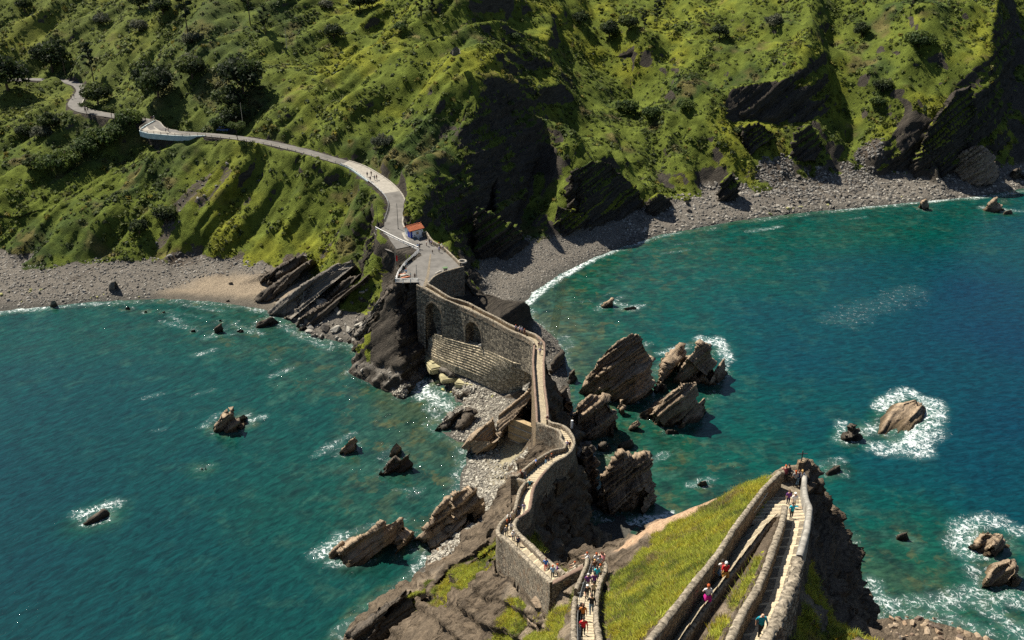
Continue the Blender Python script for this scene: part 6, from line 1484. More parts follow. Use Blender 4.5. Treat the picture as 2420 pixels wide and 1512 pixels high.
def boulders(poly, n, smin, smax, pw, kinds, label, group, tilt=.35, zmin=-.3, zmax=99, sink=.15):
    pp = [hit(u, v) for u, v in poly]; xs = [q[0] for q in pp]; ys = [q[1] for q in pp]; k = 0; tries = 0
    while k < n and tries < n*40:
        tries += 1
        x, y = GB.uniform(min(xs), max(xs)), GB.uniform(min(ys), max(ys))
        if not inpoly(np.array([x]), np.array([y]), pp)[0]: continue
        z = ground(x, y)
        if not zmin < z < zmax: continue
        s = smin+(smax-smin)*GB.random()**pw; mk = kinds[GB.integers(len(kinds))]
        o = bpy.data.objects.new('boulder', BM[mk][GB.integers(6)]); COL.objects.link(o)
        o.location = (x, y, z+s*sink); o.scale = (s, s, s); o.rotation_euler = (GB.normal()*tilt, GB.normal()*tilt, GB.uniform(0, 6.28))
        tag(o, label, 'boulder', group); k += 1
boulders([(650,765),(700,715),(800,700),(870,690),(900,705),(880,760),(850,815),(780,808),(700,790)], 70, .7, 2.6, 1.6, 'pppd', 'angular grey boulder in the heap between the sand and the black cliff', 'boulders heaped left of the plaza cliff', .5)
boulders([(1600,478),(1780,460),(1900,435),(2080,418),(2230,412),(2420,405),(2420,440),(2300,460),(2170,472),(2000,488),(1870,500),(1750,515),(1640,535),(1590,530)], 90, .5, 1.7, 2.4, 'pddp', 'grey block on the stony right shore', 'blocks on the stony right shore', .4)
boulders([(1800,510),(2000,490),(2170,472),(2160,464),(1990,478),(1800,498)], 12, .7, 1.4, 2, 'ad', 'olive algae-tinged block at the tide line of the right shore', 'algae-tinged blocks at the right tide line', .4)
boulders([(1790,440),(1830,385),(1900,350),(2000,350),(2060,390),(2060,415),(1900,430)], 14, .5, 1.6, 2.6, 'dp', 'fallen block in the dark rubble chute under the right cliffs', 'fallen blocks in the rubble chute', .5)
boulders([(0,722),(0,690),(150,682),(330,690),(420,695),(400,703),(230,708),(100,720)], 26, .45, 1.0, 2, 'ppa', 'pale stone at the tide line of the left beach', 'tide line stones of the left beach', .3)
boulders([(2075,1500),(2085,1440),(2150,1428),(2250,1452),(2330,1478),(2420,1512),(2200,1515)], 46, .4, 1.5, 2.2, 'bbd', 'brown boulder on the foaming shore at the bottom right', 'brown boulders at the bottom right shore', .4, -1)
boulders([(1000,880),(1060,900),(1150,930),(1180,945),(1120,960),(1060,950),(1010,900)], 16, .4, 1.3, 2, 'pda', 'rough stone strewn on the shore below the stepped wall', 'stones below the stepped wall', .4, -.6)
boulders([(1230,985),(1245,975),(1268,985),(1266,1003),(1240,997)], 6, .3, .7, 2, 'pd', 'loose stone on top of the concrete sea wall', 'loose stones on the sea wall top', .4)
boulders([(990,1290),(1050,1265),(1090,1285),(1030,1340),(1000,1330)], 10, .35, 1.0, 2, 'db', 'dark wet stone between the broad slab rock and the spur', 'wet stones by the broad slab rock', .4, -1)
boulders([(1440,1235),(1500,1220),(1570,1215),(1530,1250),(1470,1290),(1430,1300)], 5, .5, 1.0, 2, 'p', 'grey stone in the shaded cove by the lookout hill', 'stones in the shaded cove', .3, -1, 5)
boulders([(1145,690),(1160,720),(1230,745),(1240,730),(1200,690)], 5, .5, 1.1, 2, 'bd', 'dark stone at the near end of the curved pebble beach', 'stones at the bridge end of the pebble beach', .3, -1)
# ------------------------------------------------------------------ hut, poles, small things on the plaza
hc = np.array(P(970, 566, 22.2)); gd = np.array([-.6, .8, 0]); ld = np.array([.8, .6, 0]); GW_, LL_, HW = 2.9, 4.2, 2.5
hut = empty('hut', tuple(hc), 'white hut with a blue door and red tiled roof beside the plaza', 'hut')
M_hut = simple('white_wall', (.74, .75, .74), .85, .2, .06, 1.5, .15, .01)
M_blue = simple('blue_paint', (.02, .045, .30), .5, .4, .1, 2, .1, .01)
def make_tile():
    m, nt, b = mat('roof_tile', .85, .2); o = objc(nt)
    n = noise(nt, pos(nt), 4, 4, .7); L(nt, ramp(nt, n, [(.3, (.30, .085, .04)), (.55, (.46, .15, .07)), (.75, (.55, .24, .13))]), b.inputs['Base Color']); bump(nt, b, n, .4, .03); return m
M_tile = make_tile()
W_ = lambda a, b, z: tuple(hc+gd*a+ld*b+np.array([0, 0, z]))
mb = MB()
mb.face([W_(0, 0, -.8), W_(0, LL_, -.8), W_(0, LL_, HW), W_(0, 0, HW)]); mb.face([W_(GW_, 0, -.8), W_(GW_, LL_, -.8), W_(GW_, LL_, HW), W_(GW_, 0, HW)])
for b_ in (0, LL_): mb.face([W_(0, b_, -.8), W_(GW_, b_, -.8), W_(GW_, b_, HW), W_(GW_/2, b_, HW+.85), W_(0, b_, HW)])
in_parent(mb.build('wall', M_hut), hut)
rf = MB(); nb = 12; nr = 9
for sgn_ in (0, 1):
    rows = []
    for i in range(nr*2+1):
        f = i/(nr*2); a = -.35+(GW_/2+.35)*f; z = HW-.12+(.85+.22)*f+(.05 if i % 2 else 0)
        aa = a if sgn_ == 0 else GW_-a
        rows.append([W_(aa, -.3+(LL_+.6)*k/(nb*4), z+.16+.045*math.sin(k*math.pi/2)) for k in range(nb*4+1)])
    rf.quadgrid(rows)
    rf.face([W_(-.35 if sgn_ == 0 else GW_+.35, -.3, HW-.14), W_(-.35 if sgn_ == 0 else GW_+.35, LL_+.3, HW-.14), W_(GW_/2, LL_+.3, HW+.9), W_(GW_/2, -.3, HW+.9)])
in_parent(rf.build('roof', M_tile), hut)
mb = MB(); mb.tube([W_(GW_/2, -.3, HW+1.12), W_(GW_/2, LL_+.3, HW+1.12)], .11, 6); in_parent(mb.build('ridge', M_tile), hut)
def panel_on(name, o, e1, e2, nrm, m, par=hut):
    mb = MB(); o, e1, e2, nrm = map(np.array, (o, e1, e2, nrm)); q = [o, o+e1, o+e1+e2, o+e2]
    mb.quadgrid([q, [p+nrm for p in q]], True); mb.face([p+nrm for p in q]); return in_parent(mb.build(name, m), par)
nl = -ld*.06; nf_ = -gd*.06
panel_on('door', W_(.15, 0, -.75), gd*1.2, (0, 0, 2.95), nl, M_blue)
panel_on('door', W_(0, .08, -.75), ld*.6, (0, 0, 2.95), nf_, M_blue)
panel_on('notice_board', W_(0, 2.0, 1.0), ld*.75, (0, 0, .85), nf_, simple('beige_board', (.50, .38, .25), .8, .2, .1))
panel_on('notice', W_(0, 2.2, 1.2), ld*.35, (0, 0, .45), nf_*1.5, simple('brown_print', (.33, .22, .14), .8, .2, .2, 6))
panel_on('vent', W_(0, 3.5, 1.7), ld*.4, (0, 0, .14), nf_, M_dark)
panel_on('meter', W_(0, 1.35, .75), ld*.2, (0, 0, .3), nf_, M_dark)
mb = MB(); mb.tube([W_(GW_-.4, .5, HW+.3), W_(GW_-.4, .5, HW+1.5)], .2, 6); in_parent(mb.build('chimney', M_dark), hut)
mb = MB(); q = W_(-.9, 2.1, -.2); mb.tube([(q[0], q[1], 22.0), (q[0], q[1], 23.1)], .28, 8, .05); mb.tube([(q[0], q[1], 23.1), (q[0], q[1], 23.25)], .12, 8, .1); tag(mb.build('fountain', M_bal), 'pale conical drinking fountain in front of the hut', 'fountain')
strip_wall([(953,549,22.8),(956,556,22.5),(958,563,22.3),(966,569,22.1)], .35, .8, 1, 'kerb_wall', M_conc, 'broad low concrete bench wall beside the hut', 'wall', seed=40)
strip_wall([(1008,547,22.3),(998,549,22.3)], 1.2, .4, 2, WALLN, [M_wall, M_cap], 'short stone wall joining the hut to the plaza parapet', 'wall', 'parapets of the plaza', seed=41)
def pole(label, u, v, z, h, r=.09, name='pole', cat='pole', m=None, lamp=False):
    p = P(u, v, z); root = empty(name, p, label, cat, 'poles beside the road and plaza')
    mb = MB(); mb.tube([(p[0], p[1], z-.5), (p[0], p[1], z+h)], r, 7, r*.7); in_parent(mb.build('shaft', m or M_dark), root)
    mb = MB(); mb.tube([(p[0], p[1], z-.05), (p[0], p[1], z+.25)], r*2, 8, r*1.4); in_parent(mb.build('foot', m or M_dark), root)
    mb = MB(); mb.tube([(p[0], p[1], z+h), (p[0], p[1], z+h+.25)], r*1.2, 7, r*.3); in_parent(mb.build('cap', m or M_dark), root)
    return root
pole('dark pole left of the road at the start of the white fence', 893, 536, 23, 6)
pole('dark pole beside the road kerb left of the hut', 941, 541, 23.2, 7.5)
pole('short grey post on the plaza near the bridge head', 985, 658, 22, 3.6, .1, m=M_metal)
pole('thin wooden utility pole high on the left hillside', 678, 112, hit(678, 112)[2], 7, .12, 'utility_pole', 'pole', M_wood)
pole('thin utility pole among the bushes above the road car', 575, 300, hit(575, 300)[2], 8, .1, 'utility_pole', 'pole', M_wood)
fl = pole('tall pale flagpole outside the fence left of the plaza', 937.5, 655, 21, 8.5, .07, 'flagpole', 'flagpole', M_metal)
p = P(937.5, 655, 21); M_red = simple('red_cloth', (.5, .03, .03), .8, .1, .15)
mb = MB(); mb.quadgrid([[(p[0]+.06+.12*k+.0, p[1]+.05*math.sin(k*2), 27.2-.05*k), (p[0]+.06+.10*k, p[1]+.08*math.sin(k*2+1), 25.6-.05*k)] for k in range(5)], False); in_parent(mb.build('flag', M_red), fl)
p = P(1052, 642, 22); root = empty('litter_bin', p, 'wooden bin with a green lid at the near edge of the plaza', 'bin')
mb = MB(); mb.box((p[0], p[1]+.5, 22.45), (1.0, .8, .9), .3); in_parent(mb.build('body', M_wood), root)
mb = MB(); mb.box((p[0], p[1]+.5, 22.95), (1.25, 1.0, .1), .3); in_parent(mb.build('lid', simple('green_lid', (.08, .14, .06), .6)), root)
for i, (u, v) in enumerate([(1040,644),(1035,646.5),(1031,649)]):
    p = P(u, v, 22); mb = MB(); mb.tube([(p[0], p[1]+.5, 22.0), (p[0], p[1]+.5, 22.22), (p[0], p[1]+.5, 22.3)], .38, 8, .3); tag(mb.build('round_stone', M_conc, None, True), 'round pale stone set by the near plaza edge, %s the bin' % ('nearest to', 'second from', 'farthest from')[i], 'stone', 'round stones by the plaza edge')
p = P(955, 655, 22); root = empty('picnic_table', p, 'table with a pale top and orange bench on the fenced brow', 'table')
mb = MB(); mb.box((p[0], p[1], 22.74), (1.9, 1.0, .08), .5); in_parent(mb.build('table_top', M_conc), root)
for s_ in (-1, 1):
    mb = MB(); mb.box((p[0]+s_*.8, p[1]+s_*.4, 22.36), (.12, .7, .7), .5); in_parent(mb.build('leg', M_wood), root)
    mb = MB(); mb.box((p[0]-s_*.5, p[1]+s_*.95, 22.4), (2.3, .35, .3), .5); in_parent(mb.build('bench', simple('orange_bench', (.45, .16, .08), .7)), root)
# parked car by the road
x, y, z = hit(528, 313); rz_ = -.15
car = empty('parked_car', (x, y, z), 'small blue car parked on the roadside under the bushes', 'car', None, rz_)
M_car = simple('blue_car_paint', (.03, .07, .20), .35, .5, .05, 1, 0); M_glass = simple('car_glass', (.015, .02, .025), .15, .6, 0, 1, 0); M_tyre = simple('tyre', (.02, .02, .02), .9)
def loc(mb_, name, m): o = mb_.build(name, m); o.parent = car; return o
def cprof(pts, w): 
    mb_ = MB(); mb_.quadgrid([[(a, -w, b_) for a, b_ in pts], [(a, -w*.97, b_+.02) for a, b_ in pts], [(a, w*.97, b_+.02) for a, b_ in pts], [(a, w, b_) for a, b_ in pts]])
    mb_.face([(a, -w, b_) for a, b_ in pts]); mb_.face([(a, w, b_) for a, b_ in pts]); return mb_
loc(cprof([(-2, .35), (-2, .8), (-1.2, .92), (1.2, .92), (2.0, .75), (2.0, .35)], .85), 'body', M_car)
loc(cprof([(-1.6, .92), (-1.3, 1.42), (.5, 1.45), (1.15, .92)], .74), 'window', M_glass)
loc(cprof([(-1.3, 1.43), (-1.25, 1.49), (.45, 1.5), (.5, 1.44)], .72), 'roof', M_car)
for sx in (-1.25, 1.25):
    for sy in (-.85, .85):
        mb = MB(); mb.tube([(sx, sy-.1, .33), (sx, sy+.1, .33)], .33, 12); loc(mb, 'wheel', M_tyre)
# white sign boards
p = np.array(P(1140, 821, 12.6)); root = empty('sign_board', tuple(p), 'small white sign on a post at the foot of the right arch', 'sign')
mb = MB(); mb.box((p[0]-.5, p[1]-.8, 13.6), (.9, .06, .7), .6); in_parent(mb.build('board', M_white), root)
mb = MB(); mb.tube([(p[0]-.5, p[1]-.75, 12.3), (p[0]-.5, p[1]-.75, 13.6)], .04, 5); in_parent(mb.build('post', M_metal), root)
p = P(1300, 1404, 55.5); mb = MB(); mb.box((p[0], p[1]-.25, 56.2), (.28, .2, 1.5)); tag(mb.build('marker_post', M_conc), 'small pale marker post at the foot of the corner wall', 'post')
p = P(1345, 1012, 30.6); mb = MB(); mb.box((p[0]+.5, p[1]+.25, 31.3), (.35, .3, 1.6)); tag(mb.build('marker_post', M_white), 'white square post on the outside of the S-bend parapet', 'post')

# ------------------------------------------------------------------ people
def skin_body(kind):
    J = {}; E = []
    def j(n, p, r, par=None):
        J[n] = (Vector(p), r)
        if par: E.append((par, n))
    st = {'walk': .22, 'walk2': -.2, 'stand': .03, 'lean': .06, 'armout': .08, 'sit': 0}[kind]
    dz = 0
    j('pelvis', (0, 0, .95), .135); lean = .28 if kind == 'lean' else .03
    j('waist', (0, lean*.2, 1.1), .125, 'pelvis'); j('chest', (0, lean*.6, 1.32), .15, 'waist'); j('neck', (0, lean*.9, 1.47), .062, 'chest')
    j('jaw', (0, lean*1.0+.03, 1.56), .082, 'neck'); j('skull', (0, lean*1.0+.01, 1.66), .095, 'jaw')
    j('nose', (0, lean*1.0+.125, 1.60), .018, 'jaw')
    for s, sd in ((-1, 'L'), (1, 'R')):
        j('hip'+sd, (s*.09, 0, .88), .10, 'pelvis'); f = st*s
        if kind == 'sit':
            j('knee'+sd, (s*.1, .42, .92), .07, 'hip'+sd); j('ankle'+sd, (s*.1, .45, .5), .045, 'knee'+sd); j('toe'+sd, (s*.1, .6, .46), .035, 'ankle'+sd)
        else:
            j('knee'+sd, (s*.095, f*.55+.04, .49), .066, 'hip'+sd); j('ankle'+sd, (s*.095, f-.03, .09+max(0, -f)*.35), .045, 'knee'+sd); j('toe'+sd, (s*.105, f+.13, .04+max(0, -f)*.1), .038, 'ankle'+sd)
        j('sh'+sd, (s*.185, lean*.75, 1.40), .068, 'chest')
        if kind == 'lean': el, wr = (s*.24, lean+.18, 1.2), (s*.2, lean+.42, 1.15)
        elif kind == 'armout' and s < 0: el, wr = (s*.45, .02, 1.33), (s*.70, .05, 1.28)
        else: el, wr = (s*.25, -f*.5+lean*.5, 1.14), (s*.25, -f*1.0+.12+lean*.5, .91)
        j('el'+sd, el, .048, 'sh'+sd); j('wr'+sd, wr, .032, 'el'+sd)
        d = (Vector(wr)-Vector(el)).normalized(); palm = Vector(wr)+d*.07; j('palm'+sd, palm, .034, 'wr'+sd)
        side_ = d.cross(Vector((s, 0, 0))); side_ = side_.normalized() if side_.length > .1 else Vector((0, 1, 0))
        for k in range(4):
            o = side_*(.024*(k-1.5)); b0 = palm+o+d*.045; j('f%d%s' % (k, sd), b0, .010, 'palm'+sd); j('g%d%s' % (k, sd), b0+d*(.055-.008*abs(k-1))+Vector((-s*.012, 0, 0)), .008, 'f%d%s' % (k, sd))
        j('th'+sd, palm-side_*.045+d*.01, .011, 'palm'+sd); j('tg'+sd, palm-side_*.058+d*.05, .009, 'th'+sd)
    names = list(J); me = bpy.data.meshes.new('sk'); me.from_pydata([J[n][0] for n in names], [(names.index(a), names.index(b)) for a, b in E], [])
    o = bpy.data.objects.new('sk', me); COL.objects.link(o); o.modifiers.new('s', 'SKIN'); sd = o.modifiers.new('d', 'SUBSURF'); sd.levels = 1
    for i, n in enumerate(names):
        r = J[n][1]; k = (1.25, .85) if n in ('chest', 'waist', 'pelvis') else (1, 1)
        me.skin_vertices[0].data[i].radius = (r*k[0], r*k[1]); me.skin_vertices[0].data[i].use_root = (n == 'pelvis')
    bpy.context.view_layer.update()
    ev = o.evaluated_get(bpy.context.evaluated_depsgraph_get()); out = bpy.data.meshes.new_from_object(ev); out.name = 'person_'+kind
    bpy.data.objects.remove(o); out.materials.clear()
    segs = [(J[a][0], J[b][0], b) for a, b in E]
    for p in out.polygons:
        c = p.center; best = min(segs, key=lambda s_: _sd(c, s_[0], s_[1]))[2]; p.use_smooth = True
        b0 = best[:2]
        if best.startswith(('waist', 'chest', 'sh')) or (best.startswith('el')): mi = 1
        elif best.startswith(('pelvis', 'hip', 'knee', 'ankle')): mi = 2
        elif best.startswith('toe'): mi = 3
        else: mi = 0
        if best == 'neck' and c.z < 1.44: mi = 1
        p.material_index = mi
    h = J['skull'][0]
    return out, h
def _sd(c, a, b):
    ab = b-a; t = max(0, min(1, (c-a).dot(ab)/max(1e-9, ab.length_squared))); return (c-a-ab*t).length
BODY = {k: skin_body(k) for k in ('walk', 'walk2', 'stand', 'lean', 'armout', 'sit')}
def hair_mesh(h, long):
    mb = MB(); rows = []
    for i in range(7):
        ph = math.pi*i/6*.62; r = .112*math.sin(ph)+.002; z = .112*math.cos(ph)
        rows.append([(h.x+r*math.cos(t)*.95, h.y-.012+r*math.sin(t)*1.05-(.02 if i > 3 else 0), h.z+.015+z+(.045*max(0, math.sin(t)) if i > 3 else 0)) for t in np.linspace(0, 2*math.pi, 12, endpoint=False)])
    mb.quadgrid(rows, True)
    if long:
        rows = [[(h.x+.1*math.cos(t)*(1-.25*k), h.y-.05+.07*math.sin(t)*(1-.2*k)-.02*k, h.z-.02-.11*k) for t in np.linspace(0, 2*math.pi, 10, endpoint=False)] for k in range(4)]
        mb.quadgrid(rows, True)
    return mb.mesh('hair', True)
HAIR = {(k, l): hair_mesh(BODY[k][1], l) for k in BODY for l in (0, 1)}
def skirt_mesh():
    mb = MB(); mb.quadgrid([[(r*(1+.1*math.sin(5*t))*math.cos(t), r*.85*(1+.1*math.sin(5*t))*math.sin(t)-.03, z) for t in np.linspace(0, 2*math.pi, 20, endpoint=False)] for r, z in ((.17, 1.04), (.2, .98), (.25, .8), (.29, .62))], True); return mb.mesh('tied_jacket', True)
SKIRT = skirt_mesh()
PAL = dict(skin=(.50, .30, .20), white=(.75, .74, .72), black=(.018, .018, .02), navy=(.02, .03, .08), blue=(.04, .17, .55), sky=(.30, .50, .72), teal=(.01, .22, .28), cyan=(.03, .50, .62), red=(.60, .02, .03), pink=(.72, .28, .28), purple=(.14, .04, .20), lilac=(.40, .36, .55), grey=(.24, .24, .24), cream=(.62, .55, .42), beige=(.45, .37, .27), jeans=(.13, .22, .32), maroon=(.12, .025, .03), orange=(.50, .18, .04), ochre=(.40, .20, .05), magenta=(.48, .02, .22), lblue=(.32, .52, .70), brown=(.10, .05, .03), redh=(.33, .07, .02), blond=(.45, .27, .10), greyh=(.50, .48, .46), dark=(.03, .025, .022))
PM = {}
def pm(c):
    if c not in PM:
        m, nt, b = mat('cloth_'+c if c != 'skin' else 'skin', .8, .2); b.inputs['Base Color'].default_value = (*PAL[c], 1); PM[c] = m
    return PM[c]
def stripes():
    m, nt, b = mat('striped_cloth', .8, .2); w = N(nt, 'ShaderNodeTexWave', wave_type='BANDS', bands_direction='Z'); w.inputs['Scale'].default_value = 3.4; L(nt, objc(nt), w.inputs['Vector'])
    L(nt, ramp(nt, w.outputs['Fac'], [(.45, (.015, .02, .05)), (.55, (.7, .7, .7))]), b.inputs['Base Color']); return m
PM['stripe'] = stripes()
DECK = []
for k_, (a, b) in SEGS.items():
    for f in np.linspace(.12, .88, 9): DECK.append(resample(a+(b-a)*f, 220))
t = np.gradient(roadc[:, :2], axis=0); t /= np.linalg.norm(t, axis=1, keepdims=True); rn = np.stack([-t[:, 1], t[:, 0]], 1)
for f in np.linspace(-.4, .4, 7): DECK.append(np.stack([roadc[:, 0]+rn[:, 0]*f*roadc[:, 3], roadc[:, 1]+rn[:, 1]*f*roadc[:, 3], roadc[:, 2]+.06], 1))
g1_ = np.array([(x_, y_, 22.0) for x_ in np.arange(-40, -8, .25) for y_ in np.arange(217, 256, .25)]); g1_ = g1_[inpoly(g1_[:, 0], g1_[:, 1], plaza_poly)]; DECK.append(g1_)
g2_ = np.array([(x_, y_, 71.42) for x_ in np.arange(18, 30, .1) for y_ in np.arange(58, 78, .1)]); g2_ = g2_[inpoly(g2_[:, 0], g2_[:, 1], mlk)]; DECK.append(g2_)
DECK = np.vstack(DECK); du_, dv_ = proj(DECK[:, 0], DECK[:, 1], DECK[:, 2])
def footing(u, v): return DECK[int(np.argmin((du_-u)**2+(dv_-v)**2))]
ID4 = Matrix.Identity(4)
def person(u, v, rz, pose, shirt, trous, hair, label, group, h=1.72, long=0, jacket=None, shoe='black', dz=0.0):
    p = footing(u, v); me, _ = BODY[pose]
    o = bpy.data.objects.new('person', me); COL.objects.link(o)
    while len(me.materials) < 4: me.materials.append(None)
    for i, c in enumerate(('skin', shirt, trous, shoe)):
        o.material_slots[i].link = 'OBJECT'; o.material_slots[i].material = pm(c)
    s = h/1.76; o.scale = (s, s, s); o.location = (p[0], p[1], p[2]+.01+dz); o.rotation_euler = (0, 0, rz)
    tag(o, label, 'person', group)
    if hair:
        hm = HAIR[(pose, long)]; ho = bpy.data.objects.new('hair', hm); COL.objects.link(ho); ho.parent = o
        if not hm.materials: hm.materials.append(None)
        ho.material_slots[0].link = 'OBJECT'; ho.material_slots[0].material = pm(hair)
    if jacket:
        jo = bpy.data.objects.new('tied_jacket', SKIRT); COL.objects.link(jo); jo.parent = o
        if not SKIRT.materials: SKIRT.materials.append(None)
        jo.material_slots[0].link = 'OBJECT'; jo.material_slots[0].material = pm(jacket)
    return o
A0, TO, LF, RT = 0.0, math.pi, math.pi/2, -math.pi/2       # facing away, towards the viewer, left, right
GS_, GC, GRP, GB_, GPZ, GRD, GLK, GUP = 'people on the crowded stairs', 'people at the corner wall', 'people on the ramp', 'people on the bridge and causeway', 'people on the plaza', 'people walking on the road', 'people at the lookout', 'people on the upper flights'
